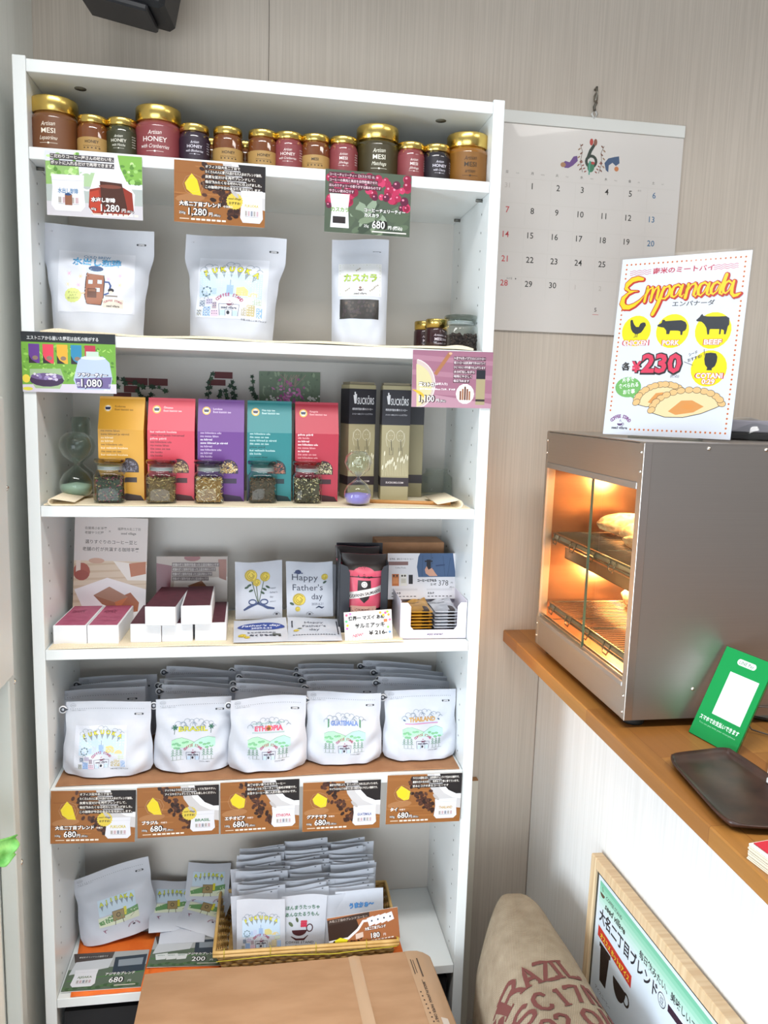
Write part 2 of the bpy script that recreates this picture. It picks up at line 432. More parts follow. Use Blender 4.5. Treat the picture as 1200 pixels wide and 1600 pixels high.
for s_ in (-1, 1):
    cv.line([(cx+s_*18, cy+26), (cx+s_*24, cy+6), (cx+s_*21, cy-16), (cx+s_*27, cy-30)], 1.1, '5B4437')
    for k in range(7):
        a = -1.2+.4*k; cv.ell(cx+s_*(23+5*(k % 2)), cy+20-8*k, 3.6, '9A7B63' if k % 2 else '7B5142', 1.5, s_*.7)
    for k in range(4): cv.ell(cx+s_*(12+3*k), cy+24-6*k, 3, '8A4B42', 1.3, s_*.5)
cv.up(); cv.ring(cx, cy+3, 11, 6, '2E3B33'); cv.line([(cx-8, cy-3), (cx-3, cy-18), (cx+6, cy-33)], [7, 7, 6], '2E3B33')
cv.up(); cv.ell(cx, cy+14, 8, '3F7A5C', 11); cv.ell(cx+4, cy+6, 4, 'B5423F', 3); cv.line([(cx-3, cy+2), (cx-3, cy+30)], 3, '4C9A86')
cv.ell(cx-2, cy-36, 4, 'B8433A', 7); cv.ell(cx+7, cy-36, 4, '8C5A4A', 7)
cv.poly([(cx-66, cy+14), (cx-58, cy+6), (cx-48, cy+8), (cx-40, cy-4), (cx-32, cy-6), (cx-30, cy+4), (cx-40, cy+14), (cx-50, cy+20), (cx-58, cy+20)], '6B4B86')
cv.ell(cx-62, cy+14, 6, 'A9805E', 5)
cv.poly([(cx+34, cy+18), (cx+30, cy+4), (cx+38, cy-6), (cx+52, cy-10), (cx+62, cy-12), (cx+64, cy+2), (cx+56, cy+8), (cx+48, cy+2), (cx+40, cy+8), (cx+40, cy+22)], '3D5678')
cv.ell(cx+58, cy+14, 5, 'C67B4A')
m = M().box(-.207, .207, -.0012, .0012, 0, .44, mat('D6D1CC', .22, coat=.4)); cv.emit(m, lambda x, z, d: (x, -.0012-d, z))
m.build('calendar_sheet', cal)
M().bbox(-.2085, .2085, -.0035, .0025, .421, .446, mat('E0E1DC', .35), .001).build('top_bar', cal)
hk = M(); hk.tube([(0, -.002, .443), (-.006, -.003, .452), (0, -.003, .462), (.006, -.003, .452), (0, -.002, .443)], .0022, mat('D8D8D4', .4), 6)
hk.tube([(0, -.003, .458), (-.002, -.004, .466), (.002, -.004, .474), (0, -.002, .482)], .003, mat('6E6A62', .4, .7), 6)
hk.build('hanging_loop', cal)
hh = thing('wall_hook', 'small metal hook and cord above the calendar', 'hook', (1.078, .2795, 2.142))
M().lathe([(.0035, 0), (.0045, .004), (.0045, .012), (.003, .016)], mat('8A857B', .35, .8), 12, (0, -.008, -.006)).build('collar', hh)
M().tube([(0, -.001, .02), (0, -.01, .022), (0, -.012, .01), (0, -.009, -.008)], .0025, mat('8A857B', .35, .8), 8).build('hook_wire', hh)
# ------------------------------------------------------------------ honey and mesi jars
def cyl(r):
    return lambda x, z, d: ((r+d)*math.cos(-PI/2+x/r), (r+d)*math.sin(-PI/2+x/r), z)
JC = dict(brown=('6E4325', 'F0E6D6'), amber=('6A3814', '2E2114'), olive=('34351F', 'E8E6D8'), red=('843C40', 'F3E6E2'), plum=('2A1B2C', 'E4E0EC'),
          moss=('3A3217', 'EDEAD8'), night=('1D1820', 'E4E0EC'), mustard=('7E5218', '33240F'))
jar_proto = {}
def honey_jar(kind, big, word, line, loc, label, rz=0):
    body_c, ink = JC[kind]
    t = thing('honey_jar', label, 'jar', loc, (0, 0, rz), 'honey and mesi jars on the top shelf')
    r, h = (.0385, .062) if big else (.0250, .050)
    lh = .024 if big else .0115
    m = M(); g = mat(body_c, .12, coat=.6)
    gt = mat({'amber': '6E3A16', 'mustard': '8E5C1C'}.get(kind, body_c), .08, coat=.8)
    m.lathe([(r*.90, 0), (r*.985, .003), (r, .008), (r, h-.010), (r*.97, h-.005), (r*.90, h-.002), (r*.86, h), (r*.86, h+.002)], gt, 36)
    m.build('glass_body', t)
    lm = M().lathe([(r*.93, h), (r*.965, h+.001), (r*.965, h+lh-.002), (r*.94, h+lh), (r*.3, h+lh+.0004)], GOLD, 36); lm.build('lid', t)
    hh = h-.014; a = 2.35
    lc = 'A9854C' if kind == 'amber' else body_c
    lb = M(); z0, z1 = (.004, hh*.62+.004) if kind == 'amber' else (.004, hh+.004)
    lb.grid(lambda u, v: ((r+.0004)*math.cos(-PI/2+(u-.5)*2*a), (r+.0004)*math.sin(-PI/2+(u-.5)*2*a), z0+(z1-z0)*v), 32, 2, mat(lc, .42), True)
    c = Canvas(60, h*1000); s = 1.75 if big else 1.12; cx = 30 - (5 if big and kind != 'mustard' else 0); cy = h*1000-6 - (hh*1000*.5)
    if kind == 'amber':
        c.text(word, cx, h*1000-17, 6.4, ink, .012, 'C'); c.line([(18, h*1000-12.5+.8*(-1)**i) if 0 else (16+i*1.4, h*1000-12.5+.9*(-1)**i) for i in range(20)], .45, ink)
        for i in range(5): c.ell(18+i*6, h*1000-9.5, 1.4, ink, .9)
    else:
        c.text('Artisan', cx, cy-4.6*s, 5.4*s, ink, .0, 'C', -.06, .35, .8); c.text(word, cx, cy+1.8*s, 6.2*s, ink, .008, 'C', 0, 0, 1.08)
        c.text(line, cx, cy+7.6*s, 5*s, ink, 0, 'C', 0, .35, .78); c.line([(cx-8*s, cy+10.5*s), (cx+8*s, cy+10.5*s)], .3*s, ink); c.ell(cx, cy+10.5*s, .9*s, ink)
        if not big:
            for i in range(5): c.text('artisan', 52, cy-8+i*4, 3, ink, 0, 'L', 0, .3)
    c.emit(lb, cyl(r+.0006), sub=5); o = lb.build('label', t)
    return t
def jx(u, y, v=215): return at(u, v, y=y).x
L_ = 'on the top shelf'
spec = [
 (86.5, 1, 'brown', 'MESI', 'Lepatriinu', 'large brown jar reading MESI with wide gold lid, leftmost on the top shelf'),
 (146, 0, 'amber', 'HONEY', '', 'small amber jar with cream HONEY label just right of the large brown jar'),
 (191, 0, 'olive', 'HONEY', 'with Matcha', 'small dark green jar reading HONEY touching the large pink jar on its left'),
 (248, 1, 'red', 'HONEY', 'with Cranberries', 'large pink-red jar reading HONEY under a wide gold lid'),
 (304, 0, 'plum', 'HONEY', 'with Blueberries', 'small dark purple jar reading HONEY just right of the large pink jar'),
 (356, 0, 'amber', 'HONEY', '', 'small amber HONEY jar standing above the bean photo price card'),
 (410.5, 0, 'amber', 'HONEY', '', 'small amber HONEY jar beside the first small pink jar on the top shelf'),
 (451, 0, 'red', 'HONEY', 'with Cranberries', 'small pink jar reading HONEY between two small amber jars'),
 (493, 0, 'amber', 'MESI', '', 'small amber jar with cream label reading MESI'),
 (537, 0, 'red', 'MESI', 'Jõhvikaga', 'small pink jar reading MESI just left of the large olive jar'),
 (590, 1, 'moss', 'MESI', 'Matchaga', 'large olive green jar reading MESI with wide gold lid'),
 (642.5, 0, 'red', 'MESI', 'Jõhvikaga', 'small pink jar reading MESI just right of the large olive jar'),
 (682.5, 0, 'night', 'HONEY', 'with Cherry', 'small nearly black jar reading HONEY beside the large mustard jar'),
 (731, 1, 'mustard', 'MESI', 'artisan', 'large mustard brown jar reading MESI, rightmost on the top shelf'),
]
for u, big, kind, word, line, lab in spec:
    y = .052 if big else .040
    honey_jar(kind, big, word, line, (jx(u, y), y, Z['s1']), lab, rz=.08*(-1)**int(u))
for (u, v, k, lab) in ((331, 232, 'amber', 'small amber jar half hidden behind the purple and amber jars'), (383, 236, 'amber', 'small amber jar half hidden behind the two middle amber jars'),
               (471, 238, 'olive', 'small dark jar hidden behind the small pink and amber MESI jars')):
    honey_jar(k, 0, 'HONEY', '', (jx(u, .11), .11, Z['s1']), lab)

# ------------------------------------------------------------------ pouches
def interp(tab, t):
    for (a, p), (b, q) in zip(tab, tab[1:]):
        if t <= b:
            k = (t-a)/(b-a) if b > a else 0; k = k*k*(3-2*k); return p+(q-p)*k
    return tab[-1][1]
class Pouch:
    def __init__(s, w, h, t, seed=1, prof=None, hump=None, cut=.012, wr=1.0):
        s.w, s.h, s.t = w, h, t; s.prof = prof or [(0, 1.0), (.3, .95), (.62, .93), (.8, 1.0), (1, 1.0)]
        s.hump = hump or [(0, .8), (.25, 1), (.6, .62), (.8, .12), (.86, .03), (1, .012)]
        s.cut = cut; r = random.Random(seed); s.ph = [r.uniform(0, 6.28) for _ in range(8)]; s.wr = wr
    def surf(s, a, b, side=-1, off=0):
        "a in -1..1 across, b in 0..1 up; side -1 is the front"
        W = s.w/2*interp(s.prof, b); e = abs(a); T = s.t/2*interp(s.hump, b)
        d = T*max(0, 1-e**3.2)**.75
        k = s.wr*T*.10*(1-e**6)
        n = math.sin(7*a+9*b+s.ph[0])*math.sin(5*b+s.ph[1])*.5 + math.sin(13*b*(1+.4*a)+s.ph[2])*(e**2)*1.3 + math.sin(17*(b-abs(a)*.55)+s.ph[3])*(e**1.5)*1.1
        y = side*(d + k*n*min(1, (1-b)*5)) + side*(off + .0004)
        z = s.h*b + s.cut*(max(0, e-.55)/.45)**1.4*(1-b)**4
        z += .002*math.sin(2.2*a+s.ph[4])*b
        y += .004*s.wr*math.sin(1.7*a+s.ph[5])*b**3
        return (W*a, y, z)
    def mesh(s, m, mt, nu=26, nv=26):
        m.grid(lambda u, v: s.surf(u*2-1, v, -1), nu, nv, mt, True, False)
        m.grid(lambda u, v: s.surf(u*2-1, v, 1), nu, nv, mt, True, True)
        vs = []; 
        for u in range(nu+1): vs += [s.surf(u/nu*2-1, 0, -1), s.surf(u/nu*2-1, 0, 1)]
        m.add(vs, [(2*i, 2*i+1, 2*i+3, 2*i+2) for i in range(nu)], mt, True)
        vs = []
        for u in range(nu+1): vs += [s.surf(u/nu*2-1, 1, -1), s.surf(u/nu*2-1, 1, 1)]
        m.add(vs, [(2*i+2, 2*i+3, 2*i+1, 2*i) for i in range(nu)], mt, True)
        return m
    def map(s):
        def f(x, z, d):
            b = min(max(z/s.h, 0), 1); W = s.w/2*interp(s.prof, b); return s.surf(max(-1, min(1, x/W)), b, -1, d+.0002)
        return f
def letters(c, word, pts, size, fill='E9E23A', ink='3C4A3A'):
    for ch, (x, y, r) in zip(word, pts):
        dx, dy = math.sin(-r)*-1, math.cos(r)
        c.poly([(x-size*.33*math.cos(r), y-size*.33*math.sin(r)), (x+size*.33*math.cos(r), y+size*.33*math.sin(r)), (x-math.sin(r)*size*.95, y+math.cos(r)*size*.95)], '8C99A0')
    c.up()
    for ch, (x, y, r) in zip(word, pts): c.text(ch, x, y, size, ink, .085, 'C', r)
    c.up()
    for ch, (x, y, r) in zip(word, pts): c.text(ch, x, y, size, fill, .04, 'C', r)
def cloud(c, x, y, k, ink='6F8498', w=.35):
    pts = []
    for i, (cx_, cy_, r) in enumerate(((-5, 1, 3), (-1.5, -1.5, 3.6), (3, -1.2, 3.2), (6, 1.2, 2.6))):
        for a in range(200, -21, -44) if i in (0,) else range(160, 19, -35): pts.append((x+k*(cx_+r*math.cos(math.radians(a))), y+k*(cy_-r*math.sin(math.radians(a)))))
    c.line(pts, w*k, ink)
def storefront(c, x, y, k):
    "coffee stand logo house, 22 units wide, x is the centre and y the ground"
    c.arc('COFFEE STAND', x, y-6*k, 13.2*k, 140, 40, 4.4*k, 'A3345F', .045, .82)
    c.line([(x-9.5*k, y-11*k), (x-8.4*k, y)], .5*k, '4F5570'); c.line([(x+9.5*k, y-11*k), (x+8.4*k, y)], .5*k, '4F5570'); c.line([(x-9.5*k, y-11*k), (x+9.5*k, y-11*k)], .5*k, '4F5570')
    c.rect(x-8*k, y-5.4*k, 4.6*k, 5.4*k, 'BFD4EA'); c.rect(x+3.4*k, y-5.4*k, 4.6*k, 5.4*k, 'BFD4EA'); c.line([(x-3.2*k, y), (x-3.2*k, y-5.6*k), (x+3.2*k, y-5.6*k), (x+3.2*k, y)], .45*k, '4F5570')
    c.ell(x-.6*k, y-3*k, 1.5*k, '2E2E38', 1.8*k); c.up()
    c.text('seed village', x, y-6.5*k, 3.7*k, '33304A', .03, 'C', 0, 0, .86)
    c.ell(x, y-11.6*k, 2.6*k, '6B2E4A', 2.2*k, 0, 12, 180, 360); c.ring(x+2.8*k, y-11.2*k, 1.1*k, .5*k, '6B2E4A'); c.line([(x-.8*k, y-13*k), (x, y-15*k), (x+.9*k, y-13.3*k)], .7*k, 'B4496F')
def city(c, x, y, k, title='FUKUOKA'):
    "about 60 x 52 units, x,y top left"
    c.rect(x+2*k, y+10*k, 56*k, 24*k, 'C4DAEE', 6, 3); c.up()
    for cx_, cy_ in ((11, 8), (30, 5), (48, 8)): cloud(c, x+cx_*k, y+cy_*k, k*1.15)
    n = len(title); pts = []
    for i in range(n):
        a = (i-(n-1)/2)/(n/2); pts.append((x+(30+a*25)*k, y+(9+6.5*a*a)*k, a*.55))
    letters(c, title, pts, 6.6*k)
    B = 'AFC6E6'; c.rect(x+26.5*k, y+22*k, 6*k, 9*k, '9BB8E0'); c.line([(x+29.5*k, y+22*k), (x+29.5*k, y+17*k)], .5*k, '5C7499')
    c.rect(x+14*k, y+26*k, 4*k, 6*k, B); c.rect(x+18.5*k, y+24*k, 5*k, 7*k, 'C5CFEA'); c.poly([(x+35*k, y+24*k), (x+42*k, y+23*k), (x+46*k, y+27*k), (x+46*k, y+32*k), (x+35*k, y+32*k)], 'E0D48E')
    for i in range(4): c.line([(x+35.5*k, y+(25.5+i*1.8)*k), (x+45*k, y+(25.5+i*1.8)*k)], .3*k, 'BBB37E')
    c.ell(x+51*k, y+33*k, 5*k, 'E3CD94', 4.4*k, 0, 12, 0, 180); c.ring(x+9*k, y+29*k, 4.2*k, .5*k, '71879A')
    for i in range(8): c.ell(x+(9+4.2*math.cos(i*PI/4))*k, y+(29+4.2*math.sin(i*PI/4))*k, .9*k, '5F7A86')
    c.line([(x+7*k, y+36*k), (x+9*k, y+29*k), (x+11*k, y+36*k)], .5*k, '71879A')
    r = random.Random(3)
    for bx, by, bw, bh, col in ((3, 37, 5, 6, '8C99AC'), (9, 36, 6, 5, 'C9C0D8'), (15, 39, 4, 6, 'B3A3AE'), (1, 46, 4.5, 6, 'A5A79E'), (6.5, 43, 7, 9, '9DBBE8'), (14, 46, 7, 6, 'E6C7D8'),
                            (41, 43, 4, 7, 'B8B097'), (45.5, 40, 7, 10, 'C9BC8E'), (50, 34.5, 8, 5, 'C5D3C0'), (54, 42, 5, 9, '8FB4E2')):
        c.rect(x+bx*k, y+by*k, bw*k, bh*k, col); c.up()
        for i in range(int(bw//2)):
            for j in range(int(bh//2.2)): c.rect(x+(bx+.7+i*2)*k, y+(by+.8+j*2.2)*k, 1*k, .8*k, 'F0F0F2' if (bx > 40) else '5D6C88')
        c.L -= 1
    c.up(); storefront(c, x+30*k, y+51*k, k*.95); c.text('中煎 大名二丁目ブレンド', x+41*k, y+54*k, 2*k, '55555C', .01)
def farm(c, x, y, k, title, col, deco):
    for cx_, cy_, q in ((12, 8, 1.3), (24, 5, 1.3), (36, 5, 1.3), (49, 8, 1.3)): cloud(c, x+cx_*k, y+cy_*k, k*q)
    if deco == 'wave':
        for yy in (4.5, 16.5): c.line([(x+(8+i)*k, y+(yy+.7*(-1)**i)*k) for i in range(44)], .5*k, '4FA58A')
    c.up(); c.text(title, x+30*k, y+14*k, 8.6*k, col[1], .05, 'C', 0, 0, 1, 38*k); c.up(); c.text(title, x+30*k, y+14*k, 8.6*k, col[0], .022, 'C', 0, 0, 1, 38*k)
    if deco == 'wave': c.ell(x+29.5*k, y+10.8*k, 3.6*k, 'E49A2C'); c.up(); c.text('☺' if 0 else '♣', x+29.5*k, y+13*k, 6*k, '6A4A1A', 0, 'C')
    if deco == 'palm':
        for s_ in (5.5, 53):
            c.line([(x+s_*k, y+17*k), (x+(s_+.8)*k, y+9*k)], .7*k, '36524A')
            for a in range(6): c.ell(x+(s_+.8+2*math.cos(a))*k, y+(8.5+1.6*math.sin(a))*k, 2.2*k, '2F6650', .8*k, a)
    if deco == 'leaf':
        for s_ in (8, 51.5):
            for a in range(5): c.ell(x+s_*k, y+(7+a*2.2)*k, 1.8*k, '4C8A5C', .8*k, 1 if s_ > 20 else -1)
    if deco == 'bar':
        c.rect(x+6*k, y+16*k, 47*k, 1*k, 'B69AC6'); c.rect(x+6*k, y+17*k, 47*k, .6*k, 'D06A8A')
        for s_ in (5, 54): c.ell(x+s_*k, y+12*k, 2*k, '4F6A88', 1.1*k, .6)
    c.poly([(x+2*k, y+34*k), (x+2*k, y+25*k), (x+8*k, y+22.5*k), (x+15*k, y+21.5*k), (x+24*k, y+24.5*k), (x+32*k, y+28*k), (x+32*k, y+34*k)], 'A9DBB8')
    c.poly([(x+28*k, y+34*k), (x+33*k, y+27*k), (x+41*k, y+23*k), (x+50*k, y+21*k), (x+59*k, y+24*k), (x+59*k, y+34*k)], 'AFE0CC'); c.up()
    c.line([(x+2*k, y+25*k), (x+8*k, y+22.5*k), (x+15*k, y+21.5*k), (x+24*k, y+24.5*k), (x+32*k, y+28*k)], .35*k, '5C8A74'); c.line([(x+28*k, y+30*k), (x+33*k, y+27*k), (x+41*k, y+23*k), (x+50*k, y+21*k), (x+59*k, y+24*k)], .35*k, '5C8A74')
    for px_, py_ in ((5, 30), (9, 29), (12, 31), (18, 28), (22, 27.5), (7, 35), (11, 35.5), (40, 29), (45, 31), (50, 30.5), (54, 34), (48, 35)):
        c.ell(x+px_*k, y+py_*k, 2.5*k, '7FBE8E', 1.3*k); c.ring(x+px_*k, y+py_*k, 2.5*k, .35*k, '4E7A66', 1.3*k, 0, 180, 8)
    for px_ in (4, 9, 14, 44, 49, 54):
        c.line([(x+px_*k, y+50*k), (x+px_*k, y+38*k)], .5*k, '5C7A62')
        for j in range(3): c.line([(x+(px_-2.2+j*.4)*k, y+(45-j*3)*k), (x+px_*k, y+(42.5-j*3)*k), (x+(px_+2.2-j*.4)*k, y+(45-j*3)*k)], .7*k, '4F8E68')
    c.line([(x+2*k, y+50.3*k), (x+18*k, y+50.3*k)], .35*k, '7A8A80'); c.line([(x+42*k, y+50.3*k), (x+58*k, y+50.3*k)], .35*k, '7A8A80')
    c.up(); storefront(c, x+30*k, y+51*k, k*.95); c.text('ブラジル 中煎り', x+38*k, y+54*k, 2*k, '55555C', .01)
def zip_top(c, w, h, tear=True, y0=8):
    "printed marks of a zipper pouch of w x h mm"
    if tear:
        c.ring(13, y0-1, 5.5, .45, '9A9FA8', 3.2); c.text('OPEN', 13, y0+.4, 3.4, '8A8F98', 0, 'C', 0, .2)
        n = int((w-16)/4.1)
        for i in range(n): c.poly([(8+i*4.1, y0+4.7), (9.8+i*4.1, y0+4.7), (8.9+i*4.1, y0+6.1)], '6E737C')
        c.text('この線を切ってお開けください', 8, y0+9, 2.1, '8A8F98', .01)
    c.rect(w-28, y0+13.5, 13, 3.6, '3A3E45'); c.ell(w-28, y0+15.3, 1.8, '3A3E45'); c.ell(w-15, y0+15.3, 1.8, '3A3E45'); c.up(); c.text('ZIPPER', w-21.5, y0+16.6, 3.5, 'E8E8EC', .03, 'C')
def pouch_thing(name, label, loc, rot, P, canvas=None, sticker=None, tear=True, group=None, y0=8, stk='label'):
    t = thing(name, label, 'pouch', loc, rot, group)
    m = P.mesh(M(), POUCH)
    c = Canvas(P.w*1000, P.h*1000)
    if tear is not None: zip_top(c, P.w*1000, P.h*1000, tear, y0)
    c.emit(m, P.map(), sub=6); body = m.build('pouch_body', t)
    if tear:
        # notch tab at the left edge
        tb = M(); x0 = -P.w/2; zz = P.h-.0135
        tb.lathe([(.0001, -.0004), (.0072, -.0004), (.0072, .0006), (.0001, .0006)], mat('E6E8EC', .5), 16, xf=Matrix.Translation((x0-.004, 0, zz)) @ Matrix.Rotation(PI/2, 4, 'X'))
        tb.lathe([(.0001, -.0005), (.0050, -.0005), (.0050, .0009), (.0001, .0009)], mat('3A3F48', .5), 16, xf=Matrix.Translation((x0-.004, 0, zz)) @ Matrix.Rotation(PI/2, 4, 'X'))
        tb.lathe([(.0001, .0005), (.0026, .0005), (.0026, .0011), (.0001, .0011)], mat('B8BCC6', .5), 12, xf=Matrix.Translation((x0-.004, 0, zz)) @ Matrix.Rotation(PI/2, 4, 'X'))
        tb.add([(x0-.002, -.0011, zz+.004), (x0-.002, -.0011, zz-.004), (x0+.006, -.0012, zz)], [(0, 1, 2)], mat('3A3F48', .5))
        tb.build('tear_tab', t)
    if canvas is not None:
        lm = M(); canvas.emit(lm, P.map(), sub=5); lm.build(stk, t)
    return t
# shelf 2: three large pouches
P1 = Pouch(.186, .188, .075, 5, [(0, .80), (.3, .83), (.55, .90), (.78, 1.0), (1, 1.0)], cut=.004)
c = Canvas(186, 188)
c.rect(30, 45, 125, 110, 'DCDFE8', 10, 10); c.up(2)
c.text('COLD BREW', 93, 57, 7.6, '5B86AE', .02, 'C'); c.text('水出し珈琲', 93, 71, 15, '2C6E9E', .05, 'C', 0, 0, 1.05); c.up(); c.text('水出し珈琲', 93, 71, 15, '5FB4E4', .012, 'C', 0, 0, 1.05)
c.poly([(77, 82), (105, 84), (107, 98), (106, 128), (102, 143), (78, 142), (74, 126), (75, 100)], '3A2A2C'); c.up(); c.poly([(78, 84), (104, 85), (105, 98), (104.5, 128), (101, 141.5), (79, 141), (75.5, 126), (76.5, 100)], '9C6247')
c.poly([(76, 76), (106, 80), (105, 88), (77, 86)], 'CFE6F4'); c.up(); c.ell(92, 77, 12, '2E4E7C', 5); c.line([(106, 100), (113, 100), (116, 106), (114, 120), (106, 124)], 3.2, '34508A')
for a, b in ((80, 98), (95, 97), (92, 112)): c.rect(a, b, 7, 7, 'CFE4F2')
c.rect(79, 113, 15, 17, '5E3524'); c.up(); c.rect(80.5, 114.5, 12, 4, '8A5A40')
for i in range(14): 
    a = 2*PI*i/14; c.ell(56+10*math.cos(a), 127+9*math.sin(a), 4, 'D6DE8A')
c.ell(56, 127, 11, 'D6DE8A', 10); c.up(); c.text('ポットに', 56, 124, 4.4, '5B6148', 0, 'C'); c.text('入れて', 56, 129, 4.4, '5B6148', 0, 'C'); c.text('待つだけ!', 56, 134, 4.4, '5B6148', 0, 'C')
c.line([(68, 124), (75, 122)], 3, 'E8C7A8')
for a, b, k in ((48, 87, 'E6B2CE'), (67, 92, 'EBD3A4'), (47, 108, 'E6D7A8'), (64, 108, 'E5B6D2'), (112, 94, 'E8B4D0'), (131, 87, 'E8B4D0'), (131, 104, 'E9DCA0')):
    for i in range(3): c.line([(a-4*math.cos(i*PI/3), b-4*math.sin(i*PI/3)), (a+4*math.cos(i*PI/3), b+4*math.sin(i*PI/3))], 1, k)
c.ell(117, 115, 5, '2B2A30', 4); c.ell(117, 119, 3.4, 'F0D9C6', 3); c.rect(108, 124, 20, 3, '8A8078')
c.rect(104, 131, 33, 15, 'D9D2C4'); c.up(); c.arc('COFFEE STAND', 120.5, 162, 27, 118, 62, 4.6, 'A03A50', .03); c.text('seed village', 120.5, 144.5, 4.6, '4A3A3A', .03, 'C')
c.text('◂ ✂', 14, 14.5, 3, '6A6E76')
pouch_thing('coffee_pouch', 'wide white pouch printed COLD BREW with a drawn brown coffee jug', (at(157, 520, y=.085).x, .072, Z['s2']+.004), (math.radians(-7), 0, math.radians(3)), P1, c, tear=False, y0=10)
P2 = Pouch(.178, .186, .075, 9, [(0, .82), (.3, .84), (.55, .88), (.78, 1.0), (1, 1.0)], cut=.004)
c = Canvas(178, 186); c.rect(28, 42, 122, 112, 'DCE0EA', 10, 10); c.up(2); city(c, 28, 50, 1.95); c.text('◂ ✂', 10, 14.5, 3, '6A6E76')
pouch_thing('coffee_pouch', 'wide white pouch printed FUKUOKA on the second shelf', (at(362, 525, y=.085).x, .066, Z['s2']+.004), (math.radians(-7), math.radians(2), math.radians(-5)), P2, c, tear=False, y0=10)
P3 = Pouch(.103, .192, .05, 4, [(0, .97), (.3, .97), (.62, .99), (.8, 1.0), (1, 1.0)], [(0, .9), (.25, 1), (.6, .8), (.8, .35), (.88, .06), (1, .02)], cut=.004)
c = Canvas(103, 192); c.rect(12, 46, 78, 60, 'E0E1E2', 8, 6); c.up(2)
for x_ in range(15, 88, 6):
    for y_ in (49, 103): c.ell(x_, y_, .8, 'B9C3A8')
for y_ in range(53, 102, 6):
    for x_ in (15, 87): c.ell(x_, y_, .8, 'B9C3A8')
c.text('カスカラ', 51, 79, 15.5, '5E7F2E', .055, 'C'); c.up(); c.text('カスカラ', 51, 79, 15.5, 'B6D43A', .012, 'C'); c.text('CASCARA', 51, 85, 3, 'B6BEA6', 0, 'C')
for a, b in ((47, 58), (28, 95), (72, 95), (80, 88)):
    c.line([(a-4, b+2), (a, b), (a+5, b-4)], .6, '6E6A5E')
    for i in range(3): c.ell(a-3+3*i, b+1.5-2*i, 1.5, 'A9A294')
c.ell(51, 94, 4, '5A4642', 3, 0, 12, 180, 360); c.ring(55.5, 95, 1.5, .8, '5A4642'); c.ell(51, 91, 2.4, '8A6A62'); c.text('seed village', 51, 103, 5, '3A3434', .03, 'C')
t = pouch_thing('cascara_pouch', 'narrow tall white pouch labelled カスカラ with a dark window', (at(559, 530, y=.08).x, .064, Z['s2']+.004), (math.radians(-5), 0, math.radians(-3)), P3, c, tear=False, y0=9)
c = Canvas(103, 192); c.rect(15, 112, 70, 35, '33302E', 8, 6); c.up()
for i in range(46): c.ell(RND.uniform(19, 80), RND.uniform(116, 143), RND.uniform(2.5, 4.5), RND.choice(('4A423E', '3A3432', '57493F', '443A3E')), RND.uniform(1.5, 3), RND.uniform(0, 3), 8)
m = M(); c.emit(m, P3.map(), sub=5); m.build('window', t)

# shelf 2: jars behind at the right
def gold_jar(u, y, h, r, lab, txt):
    t = thing('honey_jar', lab, 'jar', (at(u, 530, y=y).x, y, Z['s2']))
    M().lathe([(r*.9, 0), (r, .003), (r, h-.02), (r*.86, h-.014)], mat('35191D', .12, coat=.6), 30).build('glass_body', t)
    M().lathe([(r*.95, h-.016), (r*.97, h-.002), (r*.93, h), (.001, h)], GOLD, 30).build('lid', t)
    c = Canvas(40, 60); c.text('Artisan', 20, 30, 6, 'E6DCE6', 0, 'C', 0, .35); c.text('MESI', 20, 38, 7.5, 'E6DCE6', .02, 'C'); c.text('Mustika', 20, 45, 5, 'E6DCE6', 0, 'C', 0, .35)
    m = M(); c.emit(m, cyl(r+.0004)); m.build('label', t)
gold_jar(681, .10, .062, .021, 'dark red MESI jar with gold lid beside the glass jar of coffee beans', 1)
gold_jar(663, .15, .062, .021, 'dark red jar with gold lid furthest back on the second shelf', 0)

# ------------------------------------------------------------------ square glass jars
def leaf_bits(m, n, r, z0, z1, cols, kind='leaf', seed=1):
    rr = random.Random(seed); ms = [mat(k, .8) for k in cols]
    m.box(-r*.86, r*.86, -r*.86, r*.86, z0, z1-.004, ms[0])
    for i in range(n):
        f = rr.random()
        if f < .30: x, y, z = rr.uniform(-r, r), rr.uniform(-r, r), z1-rr.uniform(0, .005)
        elif f < .72: x, y, z = rr.uniform(-r, r), -r+rr.uniform(0, .003), rr.uniform(z0, z1)
        else: x, y, z = rr.choice((-1, 1))*(r-rr.uniform(0, .003)), rr.uniform(-r, r), rr.uniform(z0, z1)
        x *= .93; y *= .93; xf = Matrix.Translation((x, y, z)) @ Matrix.Rotation(rr.uniform(0, 6.3), 4, 'Z') @ Matrix.Rotation(rr.uniform(-1, 1), 4, 'Y') @ Matrix.Rotation(rr.uniform(-1, 1), 4, 'X')
        q = rr.choice(ms)
        if kind == 'straw': a, b, h = rr.uniform(.003, .006), .0006, .0005
        elif kind == 'bean': a, b, h = .0040, .0028, .0022
        else: a, b, h = rr.uniform(.0015, .0034), rr.uniform(.001, .0022), .0005
        if kind == 'bean':
            m.lathe([(.0003, -a), (b*.75, -a*.6), (b, 0), (b*.75, a*.6), (.0003, a)], q, 7, xf=xf @ Matrix.Rotation(PI/2, 4, 'Y'))
        else: m.add([(-a, -b*.3, 0), (0, -b, h), (a, 0, 0), (0, b, -h), (0, 0, h*2.5)], [(0, 1, 4), (1, 2, 4), (2, 3, 4), (3, 0, 4), (0, 3, 2, 1)], q, False, xf)
